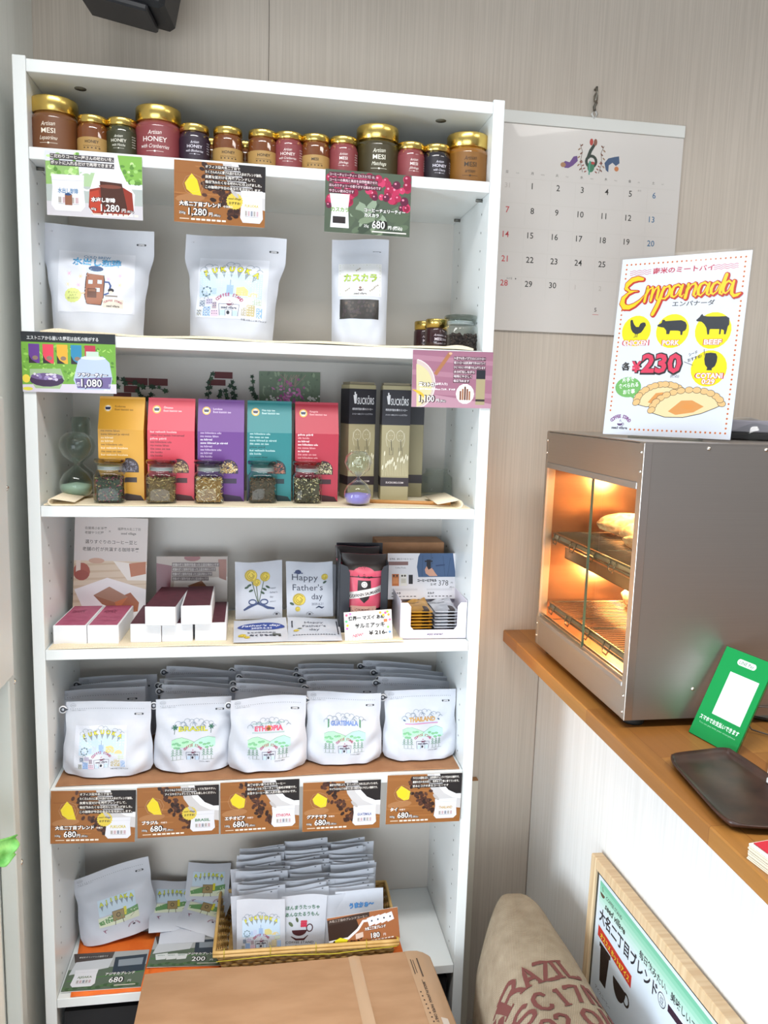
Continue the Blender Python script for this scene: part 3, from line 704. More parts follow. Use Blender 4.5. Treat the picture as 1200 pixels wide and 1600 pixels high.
def square_jar(lab, loc, rot, r, h, fill, cols, kind, seed, lidc='C8D0CC', group=None, lid=True):
    t = thing('glass_jar', lab, 'jar', loc, (0, 0, rot), group)
    sq = lambda z: 7 if z < h*.66 else 2.2 if z > h*.74 else 4
    m = M().lathe([(r*.80, 0), (r*.98, .0015), (r*1.0, .006), (r*1.0, h*.60), (r*.92, h*.67), (r*.80, h*.70), (r*.80, h*.80), (r*.86, h*.82), (r*.84, h*.84), (r*.80, h*.85)], GLASS, 40, sq=sq)
    m.build('glass_body', t)
    if fill:
        f = M(); leaf_bits(f, 420 if kind != 'bean' else 150, r*.9, .003, h*fill, cols, kind, seed); tag(f.build('contents', t), kind='stuff')
    if lid:
        g2 = glass_mat('lid_glass_'+lidc, lidc, gl=1)
        l = M().lathe([(r*.76, h*.78), (r*.78, h*.86), (r*.98, h*.87), (r*1.02, h*.89), (r*1.02, h*.93), (r*.96, h*.955), (r*.5, h*.97), (.001, h*.975)], g2, 36); ld_ = l.build('lid', t)
        s = M()
        for q in (.72, .75, .78): s.lathe([(r*.795, h*q), (r*.83, h*(q+.008)), (r*.795, h*(q+.016))], mat('C9CFCF', .3, spec=.6), 30)
        s.build('seal_ring', ld_)
    return t
square_jar('square glass jar of dark coffee beans at the right end of the second shelf', (at(719, 530, y=.062).x, .062, Z['s2']), .15, .0305, .070, .45, ('2B1E1A', '3B2A22', '33241E'), 'bean', 5)
TJ = [(167, .034, ('3A4236', '7A3B48', '9C8F62', '5A6A52', '8A4A56'), 'leaf', 'C9C4A0', 'square glass jar of mixed dark red and green tea leaves, leftmost of the tea jars'),
      (249.5, .032, ('6B5636', 'A58A58', 'C2A873', '8A7040', '75704A'), 'straw', 'C69C9C', 'square glass jar of tan herbal tea in front of the coral tea box'),
      (325, .038, ('8A6A3A', 'C9A766', 'E0CDA0', 'B48A48', 'EFE6CC'), 'straw', 'A8A4A8', 'square glass jar of golden herbal tea with pale flakes before the purple box'),
      (410, .050, ('4A4234', '5E5240', '6E5A44', '57503A', '7A6048'), 'leaf', '9FC0BE', 'square glass jar of fine dark brown tea before the teal box'),
      (481, .050, ('4A4434', '5E6446', 'E8DFC0', '6A5A3A', 'D9CC9A'), 'leaf', 'C68C8C', 'square glass jar of dark tea topped with pale petals before the red box')]
for u, y, cols, kind, lc, lab in TJ:
    square_jar(lab, (at(u, 770, y=y-.02).x, y+.012, Z['s3']+.0025), .05, .0262, .080, .56, cols, kind, int(u), lc, 'square tea jars along the front of the third shelf')
square_jar('small empty open square glass jar behind the bamboo straw', (at(681, 765, y=.19).x, .19, Z['s3']+.002), .2, .0265, .066, 0, (), '', 1, lid=False)

GLASS_H = glass_mat('hourglass_glass', 'EDF3F0', gl=1.15)
# ------------------------------------------------------------------ hourglasses
def hourglass(lab, loc, r, h, sand, up=.55, fill=.3):
    t = thing('hourglass', lab, 'hourglass', loc)
    k = h/2; prof = [(r*.55, 0), (r*.85, h*.03), (r, h*.15), (r*.97, h*.25), (r*.75, h*.36), (r*.35, h*.44), (.0028, h*.49), (.0022, h*.5), (.0028, h*.51), (r*.35, h*.55), (r*.8, h*.65), (r, h*.78), (r*.9, h*.90), (r*.55, h*.985), (r*.3, h)]
    gb_ = M().lathe(prof, GLASS_H, 32).build('glass_bulbs', t)
    M().lathe([(r*.5, .001), (r*.8, h*.035), (r*.95, h*.13), (r*.955, h*fill*.62), (r*.5, h*fill*.68), (.001, h*fill*.75)], mat(sand, .8), 28).build('sand', gb_)
    return t
hourglass('large clear hourglass with pale green sand at the left end of the third shelf', (at(119, 745, y=.10).x, .10, Z['s3']+.004), .029, .118, 'A9BFAF')
t = hourglass('second hourglass half hidden behind the green sand hourglass', (at(128, 740, y=.17).x, .17, Z['s3']+.002), .027, .115, 'A3ADA2')
hourglass('clear hourglass with lilac sand standing before the dark straw boxes', (at(559, 775, y=.034).x, .034, Z['s3']+.004), .0255, .098, '9B8BD4')
M().lathe([(.0001, .110), (.017, .1125), (.018, .112), (.018, .145), (.0165, .145), (.0165, .114), (.0001, .112)], GLASS_H, 24).build('collar_tube', t)
# ------------------------------------------------------------------ price cards
def beans(c, pts, n, rnd, s=1.0):
    for i in range(n):
        k = rnd.random()*(len(pts)-1); a, b = pts[int(k)], pts[int(k)+1]; f = k-int(k)
        x = a[0]+(b[0]-a[0])*f+rnd.gauss(0, a[2]); y = a[1]+(b[1]-a[1])*f+rnd.gauss(0, a[2]*.8); r = rnd.uniform(0, 3.1)
        if not (2 < x < c.w-2 and 2 < y < c.h-3): continue
        c.up(); c.L = min(c.L, 5); c.ell(x, y, 4.6*s, rnd.choice(('3A2119', '4E2D20', '2C1813', '5B3728')), 3.2*s, r, 9)
        c.line([(x-3.4*s*math.cos(r), y-3.4*s*math.sin(r)), (x+3.4*s*math.cos(r), y+3.4*s*math.sin(r))], .7*s, '24130F')
def micro(c, lines, x, y, size, col, back=None, step=None, wid=None):
    step = step or size*1.35
    for i, t in enumerate(lines):
        w = min(len(t)*size*.98, (wid or 999))
        if back: c.L = 6; c.rect(x-.8, y+i*step-size*.95, w+1.6, size*1.3, back)
        c.L = 7; c.text(t, x, y+i*step, size, col, .02, 'L', 0, 0, 1, w)
def price(c, name, pre, num, x, y, s=1.0, ink='FFFFFF', shade='2A1A12', sub='(税込)'):
    c.L = 6
    if shade: c.text(name, x if pre else x+14*s, y-(15 if pre else 29)*s, 7.6*s, shade, .14); c.text(pre, x, y-1*s, 5.4*s, shade, .12); c.text(num, x+15*s, y, 16*s, shade, .09, sx=.92); 
    nx = x+15*s+glyphs(num, .0)[3]*16*s*.92
    if shade: c.text('円', nx+1*s, y, 7*s, shade, .10); c.text(sub, nx+9*s, y, 4.2*s, shade, .12)
    c.L = 8; c.text(name, x if pre else x+14*s, y-(15 if pre else 29)*s, 7.6*s, ink, .035); c.text(pre, x, y-1*s, 5.4*s, ink, .0); c.text(num, x+15*s, y, 16*s, ink, .01, sx=.92); c.text('円', nx+1*s, y, 7*s, ink, .01); c.text(sub, nx+9*s, y, 4.2*s, ink, 0)
def taste_bar(c, x, y, w):
    c.L = 6; c.rect(x, y, w*.2, 1.6, 'D9C8B4')
    for i in range(7): c.rect(x+w*(.24+.11*i), y-.6, w*.085, 3, 'F2EDE4' if i % 2 else 'E9DFCF')
def badge(c, x, y, r):
    c.L = 6; p = []
    for i in range(40): p.append((x+(r if i % 2 else r*.9)*math.cos(PI*i/20), y+(r if i % 2 else r*.9)*math.sin(PI*i/20)))
    c.poly(p, 'D8C24A'); c.up(); c.text('seed village', x, y-2.5, 4.6, '4A3A1A', .02, 'C'); c.text('おすすめ!', x, y+5.2, 5, '4A3A1A', .03, 'C', 0, 0, .9)
def mini_pouch(c, x, y, w, h, txt, col, tall=False):
    c.L = 6; c.poly([(x, y), (x+w, y-1), (x+w*.98, y+h*.35), (x+w*1.02, y+h*.85), (x+w*.88, y+h), (x+w*.1, y+h), (x-w*.02, y+h*.85), (x+w*.03, y+h*.35)], 'DFE0E6')
    c.up(); c.line([(x, y+h*.16), (x+w, y+h*.14)], .4, 'B9BBC4'); c.text(txt, x+w*.5, y+h*.5, w*.17, col, .03, 'C', 0, 0, 1, w*.62)
    for i in range(5): c.rect(x+w*(.2+.13*i), y+h*.62, w*.09, h*.16, ('A9A4A0', 'C4A9B0', '8A8F9C')[i % 3])
    c.rect(x+w*.2, y+h*.8, w*.62, .5, '77757A')
def coffee_card(name, pre, num, pouch, pcol, lines, badge_=True, tall=False):
    c = Canvas(148, 100, .3); c.rect(0, 0, 148, 100, '96602F')
    rn = random.Random(len(lines[0])+len(name)); c.up()
    for i in range(16):
        y = rn.uniform(0, 100); x = rn.uniform(-20, 110); c.poly([(max(0, x), y), (min(148, x+55), y+.6), (min(148, x+52), min(100, y+2.4)), (max(0, x+4), min(100, y+1.8))], rn.choice(('A8703C', '8A5428', 'A06836', '945A2C')))
    c.up(); c.ell(26, 60, 24, 'A8764A', 7, -.1); c.up()
    # saucer, cup and dark coffee in the top right corner
    c.poly([(78, 0), (148, 0), (148, 72), (136, 70), (115, 62), (98, 48), (84, 26)], 'C9C7C8'); c.up(); c.poly([(92, 0), (148, 0), (148, 52), (132, 50), (114, 40), (100, 24)], 'E6E6EA'); c.up(); c.poly([(103, 0), (148, 0), (148, 42), (138, 42), (122, 34), (110, 20)], '1B1618'); c.up(); c.ell(98, 48, 9, 'B9B5B4', 3, .8)
    c.L = 4; beans(c, ((44, 6, 5), (56, 14, 6), (60, 30, 7), (70, 48, 8), (82, 62, 6), (94, 76, 5), (100, 80, 3)), 74, rn)
    c.L = 5; c.poly([(28, 22), (46, 34), (44, 50), (34, 52), (22, 44), (18, 34)] if not badge_ else [(28, 20), (37, 30), (44, 55), (30, 54), (20, 46), (17, 36)], 'E3CE25')
    for r_ in (12, 17): c.ring(31, 38, r_, .25, 'D8B896', n=8)
    micro(c, lines, 50, 9, 5.2, 'F0ECE6', '2A1C16' if badge_ else '251A16', 8.2, 92)
    nm_, _, rs_ = name.partition(' '); price(c, nm_, pre, num, 8, 87 if tall else 88, 1.0); c.L = 8; c.text(rs_, 12+glyphs(nm_, .035)[3]*7.6, (87 if tall else 88)-15.5, 4, 'F0E8E0', .02); taste_bar(c, 9, 93, 76)
    if tall: mini_pouch(c, 108, 42, 36, 52, pouch, pcol)
    else: mini_pouch(c, 96, 52, 44, 40, pouch, pcol)
    if badge_: badge(c, 94 if not tall else 98, 55 if not tall else 60, 14)
    return c
def hang_card(name, lab, quad, c, y=-.0035, th=.0012, cat='price card', thick_mat=None, group=None, lean=0, rot=None):
    "card whose corners are seen at quad (tl, tr, br, bl) hanging on plane y"
    tl, tr, br, bl = [at(u, v, y=y) for u, v in quad]
    w = ((tr-tl).length+(br-bl).length)/2; h = ((tl-bl).length+(tr-br).length)/2; mid = (bl+br)/2
    if rot is None: rot = math.atan2((tl+tr-bl-br).x, (tl+tr-bl-br).z)
    m = M().box(-w/2, w/2, 0, th, 0, h, thick_mat or PAPER)
    kx, kz = w*1000/c.w, h*1000/c.h
    c.emit(m, lambda x, z, d: (x*kx, -d, z*kz))
    return tag(m.build(name, loc=mid, rot=(lean, rot, 0)), lab, cat, group)
G = 'price cards taped to the shelf edges'
# cold brew card
c = Canvas(148, 100, .3); c.rect(0, 0, 148, 100, 'D9DCE6'); c.up(); c.poly([(0, 16), (30, 14), (50, 22), (52, 50), (0, 52)], '8DB56A'); c.poly([(100, 0), (148, 0), (148, 44), (120, 40), (108, 24)], '7FB24E'); c.rect(52, 30, 60, 26, 'A9C49A'); c.rect(0, 52, 148, 26, 'AEB7B4'); c.rect(0, 78, 148, 22, 'C9C6CC')
rn = random.Random(4); c.up()
for i in range(60): c.ell(rn.choice((rn.uniform(2, 50), rn.uniform(110, 145))), rn.uniform(16, 44) if i % 2 else rn.uniform(2, 40), rn.uniform(2, 5), rn.choice(('6FA245', '9CCB72', 'BFE09A', '5C8B3C')), rn.uniform(2, 4), 0, 8)
c.up(); c.poly([(76, 26), (84, 14), (86, 0), (110, 0), (114, 20), (124, 42), (136, 60), (134, 88), (124, 97), (72, 97), (64, 84), (66, 58)], 'E9EAF0'); c.ring(62, 44, 12, 3, 'E3E6EE', 14, 60, 300); c.up(); c.poly([(66, 56), (82, 52), (118, 50), (132, 58), (134, 86), (124, 95), (72, 95), (64, 84)], '8E3324'); c.up(); c.poly([(82, 42), (116, 44), (124, 84), (96, 90), (84, 76)], '4A2A20'); c.poly([(66, 60), (80, 56), (84, 90), (72, 93), (66, 84)], 'B3402C'); c.ell(98, 50, 18, '7A4436', 3)
c.up(); mini_pouch(c, 8, 36, 50, 56, '水出し珈琲', '4A7CA8'); c.L = 8; c.rect(28, 66, 11, 17, '8A5A44'); c.ell(33, 66, 5, '2E4E7C', 2)
micro(c, ['こだわりコーヒー屋さんの味わいを、', 'ポットに入れるだけで再現できます。'], 8, 10, 6.2, 'E9E4E0', '4E4A4C', 10, 96)
price(c, '水出し珈琲', '60g', '1,280', 68, 89, .98, shade='40201A'); taste_bar(c, 68, 93, 74)
hang_card('price_card', 'price card with glass coffee pot photo reading 水出し珈琲 1,280円', ((70, 237), (222, 243), (223, 345), (74, 335)), c, group=G)
bl = ['オフィス街大名二丁目で', 'たくさんの人に愛され続ける大人気のブレンド珈琲。', '良質な豆だけを厳選ブレンドして、', '毎日飲みたくなる味わいに仕上げました。', 'この珈琲が今日のあなたを元気にします。']
c = coffee_card('大名二丁目ブレンド 中深煎り', '250g', '1,280', 'FUKUOKA', 'C9B92E', bl, True, True)
hang_card('price_card', 'coffee bean photo price card reading 大名二丁目ブレンド 1,280円', ((272, 248), (415, 262), (413.5, 355), (272, 347)), c, group=G)
# cascara card
c = Canvas(148, 100, .3); c.rect(0, 0, 148, 100, '4E5A4A'); c.up(); rn = random.Random(8)
for i in range(30): c.ell(rn.uniform(30, 140), rn.uniform(52, 95), rn.uniform(8, 18), rn.choice(('5F6F58', '3E4A3C', '7A8A70', '54624E', '8A9A84')), rn.uniform(4, 9), rn.uniform(-1, 1), 8); c.L = 2+i % 3
c.L = 5
for i in range(78):
    x, y = rn.uniform(0, 146), rn.uniform(2, 58)
    if x > 50 and y > 30+ (x-50)*.3: continue
    x = min(max(x, 7), 141); y = max(y, 7); r = rn.uniform(5, 8); c.L = 5+(i % 4); c.ell(x, y, r, rn.choice(('A3244A', 'C23A62', '8A1C3C', 'B52E56', '5E1E3A')), r, 0, 10); c.ell(x-r*.3, y-r*.3, r*.3, 'E58AA4', r*.25, 0, 6)
c.L = 10; c.text('', 0, 0, 1, 'FFFFFF'); 
for i, t_ in enumerate(['コーヒーチェリーティー【カスカラ】は、', 'コーヒーの果肉と果皮を自然乾燥させた', 'ほんのりチェリーの香りがする飲みものです', 'やさしい飲み口です']):
    c.L = 10; c.rect(6, 4+i*8.6, [80, 84, 90, 44][i], 7, '5A2236'); c.L = 11; c.text(t_, 7, 9.6+i*8.6, 5, 'EFD9DF', .01, wid=[78, 82, 88, 42][i])
c.L = 10; c.poly([(8, 38), (42, 38), (40, 60), (42, 92), (10, 92), (12, 60)], 'E4E6E8'); c.L = 11; c.text('カスカラ', 26, 66, 8, '6D9A3A', .04, 'C'); c.rect(14, 74, 22, 11, '2E2828'); c.line([(8, 45), (42, 45)], .5, 'AAACB4')
c.L = 12; c.text('コーヒーチェリーティー', 68, 63, 6.6, '24221E', .12); c.text('カスカラ', 68, 71, 6.6, '24221E', .12); c.text('680', 82, 89, 17, '24221E', .08); c.L = 13; c.text('コーヒーチェリーティー', 68, 63, 6.6, 'F4F4F0', .03); c.text('カスカラ', 68, 71, 6.6, 'F4F4F0', .03); c.text('25g', 68, 88, 6, 'F0F0EC'); c.text('680', 82, 89, 17, 'FAFAF8', .01, sx=.9); c.text('円 (税込)', 110, 89, 6.5, 'F4F4F0', .02); c.rect(82, 93.5, 60, 2, 'E6E2D8')
hang_card('price_card', 'price card with red coffee cherries reading カスカラ 680円', ((509, 265), (643, 273), (640, 369), (506, 364)), c, group=G)
# flower tea card
c = Canvas(148, 100, .3); c.rect(0, 0, 148, 17, '23272C'); c.rect(0, 17, 148, 83, '6FA53A'); c.up(); rn = random.Random(6)
for i in range(150): c.ell(rn.uniform(3, 145), rn.uniform(22, 84), rn.uniform(1.5, 4), rn.choice(('8FC455', '5A8F2E', 'A9D46A', '4E7F2A')), rn.uniform(.8, 2.4), rn.uniform(0, 3), 7)
c.up(); c.poly([(0, 88), (60, 86), (148, 84), (148, 100), (0, 100)], 'CFC9D6')
c.text('エストニアから届いた野花は自然の味がする', 9, 12.5, 7.2, 'DADCDC', .015, wid=112)
for i, k in enumerate(('62358A', 'DD4258', 'DFAA34', '2E86AE', 'B43349')):
    c.L = 4; c.rect(11+i*22, 20, 17, 32, k); c.L = 5; c.poly([(11+i*22, 38), (15+i*22, 46), (24+i*22, 52), (11+i*22, 52)], '2A2228'); c.ell(21+i*22, 43, 4.5, '8A7464', 3.6)
c.L = 5; c.poly([(12, 62), (60, 60), (66, 78), (58, 94), (20, 94), (12, 80)], '9DB88A'); c.L = 6; c.ell(38, 80, 27, '3A2348', 11); c.ell(38, 74, 25, '6A5486', 6); c.L = 7
for i in range(14): c.ell(rn.uniform(18, 58), rn.uniform(70, 79), rn.uniform(2, 4.5), rn.choice(('D9D2DE', '8A7AAE', 'C9C0DA', 'A795C4')), rn.uniform(1.5, 3), 0, 8)
c.ell(6, 78, 6, 'E4CE46', 7); c.ell(8, 95, 8, 'D8D24A', 3)
c.L = 6; c.poly([(88, 46), (98, 38), (128, 38), (138, 48), (142, 74), (138, 94), (86, 94), (80, 78)], 'B4C4DC'); c.rect(101, 30, 20, 9, 'BFD2C4'); c.L = 7; c.poly([(82, 76), (141, 72), (138, 92), (86, 92)], '6A5A8E'); c.ell(112, 41, 20, 'D3DEEA', 3)
c.L = 8; c.text('フラワーティー', 86, 72, 7, '2E2640', .14); c.text('1,080', 92, 89, 18, '2E2640', .08, sx=.9); c.L = 9; c.text('フラワーティー', 86, 72, 7, 'F4F2F8', .03); c.text('各', 84, 88, 7, 'F4F2F8', .03); c.text('1,080', 92, 89, 18, 'FFFFFF', .01, sx=.9); c.text('円', 136, 89, 6, 'F4F2F8'); c.text('(税込)', 128, 96, 4, 'F4F2F8')
hang_card('price_card', 'garden photo price card reading フラワーティー 各1,080円', ((32, 517), (180, 523), (182, 615), (36, 612)), c, group=G)
# straw card
c = Canvas(148, 100, .3); c.rect(0, 0, 148, 100, '9A6A7E'); c.up()
for y in (8, 34, 66): c.poly([(0, y), (148, y+8), (148, y+16), (0, y+9)], 'A87A8C')
c.poly([(0, 72), (148, 92), (148, 100), (0, 100)], 'B58C9C'); c.up(); c.ell(2, 60, 40, 'C9B9B4', 44, 0, 24, -80, 82); c.up(); c.ell(2, 62, 35, 'CFC79A', 38, 0, 24, -78, 82); c.up(); c.ell(0, 84, 24, 'D9B23A', 15, 0, 16, 0, 90); c.up(); c.line([(42, 42), (68, 4)], 6.5, 'A5714E'); c.ell(69, 4.5, 3.2, 'CFA88A', 2.2); c.ring(2, 60, 40, 1.2, 'EFE6E4', 44, -80, 80)
micro(c, ['何度でも洗って使えるエコストロー', '葦ストローは自然素材で作られていて', 'ひとつひとつ手作業で仕上げています', '水分補給しながら', '地球にやさしく', '毎日飲めます'], 76, 14, 4.9, 'E9DEE2', '573C46', 8, 58)
price(c, '葦ストロー', '', '1,100', -1, 90, .95, shade='3E2A30'); c.L = 8; c.text('(10本入り)', 42, 60, 5, 'F4EEF0', .03); c.L = 8; c.text('長さ180mm-約200mm 各5本、計10本', 14, 69, 3.6, 'F6F2F2', .03, wid=66)
c.L = 7; c.ell(98, 75, 17, 'EDE6E2', 18); c.L = 8
for i in range(5): c.rect(88+i*4.2, 62+abs(i-2)*4, 3.2, 24-abs(i-2)*4, ('7A4A34', '9C6A4A', '5E3A2C')[i % 3])
c.L = 8; c.rect(118, 32, 17, 62, 'A59A78'); c.rect(118, 32, 17, 16, '2A2A30'); c.rect(118, 84, 17, 4, '3A3230')
hang_card('price_card', 'pink price card for reed straws reading 1,100円 at the right upright', ((645, 547), (771, 550), (767, 638), (643, 636)), c, group=G)
# five 680 yen cards
SP = [('大名二丁目ブレンド', 'FUKUOKA', 'C9B92E', True, (80, 1237), (212, 1233), (211, 1316), (78, 1318), '大名二丁目ブレンド', bl),
      ('ブラジル', 'BRASIL', '3E7A50', True, (214, 1233), (342, 1224), (342, 1301), (215, 1312), 'ブラジル', ['ナッツのような甘さが広がって、とても飲みやすい。', 'アイスやカフェオレとしてもお楽しみください。']),
      ('エチオピア', 'ETHIOPIA', 'C8485E', False, (344, 1223), (468, 1217), (467, 1297), (345, 1302), 'エチオピア', ['果実の甘い香りのモカコーヒー', '柑橘のようなフルーティーな酸味が特徴です。', '女性やコーヒー通に人気の高い味わいです。']),
      ('グアテマラ', 'GUATEMALA', '4A5A98', False, (474, 1222), (595, 1219), (593, 1295), (472, 1298), 'グアテマラ', ['高地での栽培により、甘くしっかりした味に仕上がっています。', 'キャラメルのような香りと甘い余韻が続くやさしい珈琲です。']),
      ('タイ', 'THAILAND', 'C09A3E', False, (606, 1211), (722, 1208), (718, 1284), (602, 1287), 'タイ', ['ラオスとの国境に近い、山岳地帯のチェンライで生まれた珈琲です。', '農家の方々を大切に、手摘みで丁寧に育てています。', '甘みとコクのあるコーヒーです'])]
for nm, pt, pc, bd, a, b, d_, e, jp, ln in SP:
    hang_card('price_card', 'bean and cup photo price card reading %s 680円 hanging below the %s pouch' % (jp, pt), (a, b, d_, e), coffee_card(nm+' 中煎り', '100g', '680', pt, pc, ln, bd), y=-.004, group=G)

# ------------------------------------------------------------------ shelf liners and cloths
def cloth(name, lab, x0, x1, y0, y1, z, m, th=.0018, wav=.0012, fold=0, seed=1, cat='cloth'):
    r = random.Random(seed); a = [r.uniform(0, 6) for _ in range(4)]
    def fn(side):
        def f(u, v):
            x = x0+(x1-x0)*u; y = y0+(y1-y0)*v + .002*math.sin(9*u+a[0])*(1-v)
            zz = z+th*(1 if side else .05)+wav*(1+math.sin(23*u+a[1]+3*v))*(1-v)**2*(1 if side else .6)
            e = min(u, 1-u)
            if fold and e < .07: zz += fold*math.sin(PI*e/.07)*(1-v)**1.5*(1 if side else .15)
            return (x, y, zz)
        return f
    g = M().grid(fn(1), 70, 10, m, True).grid(fn(0), 70, 10, m, True, True)
    vs = []
    for i in range(71): vs += [fn(0)(i/70, 0), fn(1)(i/70, 0)]
    g.add(vs, [(2*i, 2*i+2, 2*i+3, 2*i+1) for i in range(70)], m, True)
    return tag(g.build(name), lab, cat)
cloth('shelf_cloth', 'folded cream linen cloth along the front of the second shelf', .028, .765, .004, .24, Z['s2']+.0003, CLOTH, .003, .0015, .004, 2)
cloth('shelf_cloth', 'cream linen cloth with curled ends under the tea jars on the third shelf', .024, .772, .004, .246, Z['s3']+.0003, CLOTH, .0015, .0005, 0, 4)
def roll(x0, sgn, w, h, part):
    m = M(); p = []
    for k in range(22):
        a = -PI/2+PI*k/21; p.append((x0+sgn*(w*.8+h*.62*math.cos(a)), h/2*(1+math.sin(a))))
    p = [(x0, .0004)]+p+[(x0, h*.45)]
    vs = [(x, y, Z['s3']+.0018+z) for y in (.004, .12) for x, z in p]; n = len(p)
    m.add(vs, [(i, i+1, i+1+n, i+n) if sgn > 0 else (i+1, i, i+n, i+1+n) for i in range(n-1)], CLOTH, True)
    o = m.build('rolled_hem', part); md = o.modifiers.new('thick', 'SOLIDIFY'); md.thickness = .0016
for a_ in ((.71, 1, .048, .0135), (.075, -1, .045, .010)): roll(*a_, bpy.data.objects['shelf_cloth.001'])
cloth('shelf_cloth', 'beige cloth lining the fourth shelf under the sweet boxes', .026, .655, .003, .235, Z['s4']+.0003, CLOTH, .0022, .0008, .002, 6)
cloth('brown_liner', 'crinkled brown kraft liner under the rows of coffee pouches', .028, .774, .006, .25, Z['s5']+.0003, KRAFT, .0015, .001, 0, 8, 'liner')

# ------------------------------------------------------------------ wall decals and postcard inside the third shelf
yb = D-.0012; BR = mat('6E3A3C', .7)
rn = random.Random(12); LF = mat('2C4A34', .6); LF2 = mat('3E6243', .6)
def vine(pts, n):
    m = M(); m.tube([(x, yb-.001, z) for x, z in pts], .0007, LF, 5)
    for i in range(n):
        k = (i+.5)/n*(len(pts)-1); a, b = pts[int(k)], pts[min(int(k)+1, len(pts)-1)]; f = k-int(k); x = a[0]+(b[0]-a[0])*f+rn.uniform(-.005, .005); z = a[1]+(b[1]-a[1])*f+rn.uniform(-.004, .004); s = rn.uniform(.0048, .0072); r = rn.uniform(0, 6.3)
        p = []
        for j in range(10): q = s*(1 if j % 2 == 0 else .55); p.append((x+q*math.cos(r+j*PI/5), yb-.0012-.0002*(i % 5), z+q*math.sin(r+j*PI/5)))
        m.add(p, [tuple(range(10))], rn.choice((LF, LF, LF2)))
    return m
def sticker(lab, bricks, vines):
    t = thing('wall_sticker', lab, 'wall sticker', (0, 0, 0), group='brick and ivy stickers inside the third shelf')
    for x, z, w, h in bricks:
        m = M().add([(x, yb, z), (x+w, yb, z), (x+w, yb, z+h), (x, yb, z+h)], [(0, 1, 2, 3)], BR); m.build('brick_print', t)
    for v, n in vines: vine(v, n).build('ivy_print', t)
sticker('dark red brick sticker with ivy behind the yellow and coral tea boxes', ((.118, 1.5185, .046, .014), (.166, 1.5185, .037, .014), (.118, 1.5035, .030, .013), (.098, 1.489, .034, .0135)),
        (([(.099, 1.50), (.105, 1.528), (.13, 1.524), (.15, 1.517), (.17, 1.517), (.205, 1.508)], 15), ([(.145, 1.515), (.15, 1.498), (.16, 1.494), (.178, 1.500)], 6)))
sticker('dark red brick sticker with hanging ivy above the purple tea box', ((.295, 1.537, .036, .013), (.283, 1.5225, .034, .012)),
        (([(.288, 1.545), (.283, 1.527), (.284, 1.508), (.283, 1.492)], 8), ([(.30, 1.50), (.312, 1.512), (.32, 1.495)], 6), ([(.328, 1.535), (.333, 1.515), (.337, 1.50), (.34, 1.487)], 8)))
sticker('narrow strip of ivy sticker just left of the flower postcard', (), (([(.37, 1.545), (.373, 1.52), (.378, 1.505), (.38, 1.49)], 8),))
c = Canvas(113, 78, .35); c.rect(0, 0, 113, 78, '6E8466'); c.up(); rn = random.Random(5)
for i in range(90): c.L = 2; c.line([(rn.uniform(2, 111), rn.uniform(2, 76)), (rn.uniform(2, 111), rn.uniform(2, 76))], .5, '60705A') if 0 else c.ell(rn.uniform(4, 109), rn.uniform(4, 74), rn.uniform(2, 6), rn.choice(('7E9474', '5A6E54', '96AA88', '667A5A')), rn.uniform(1, 3), rn.uniform(1, 2), 7)
for i in range(70): c.L = 3+i % 3; c.ell(56+rn.gauss(0, 13), 50+rn.gauss(0, 16), rn.uniform(2, 4.5), rn.choice(('DE7CC2', 'CC62AC', 'EFA2D8', 'B8529C')), rn.uniform(1.5, 3), rn.uniform(0, 3), 8)
for i in range(34): c.L = 4+i % 2; c.ell(rn.choice((rn.gauss(30, 7), rn.gauss(96, 6))), 58+rn.gauss(0, 8), rn.uniform(1.5, 3), 'F0F2EC', None, 0, 8)
for i in range(10): c.line([(56+rn.uniform(-14, 14), 30), (62+rn.uniform(-25, 25), 6)], .7, 'B98A86')
hang_card('flower_postcard', 'postcard with pink and white wildflowers behind the teal tea box', ((405, 580), (500, 582), (500, 640), (405, 641)), c, y=.252, cat='postcard')

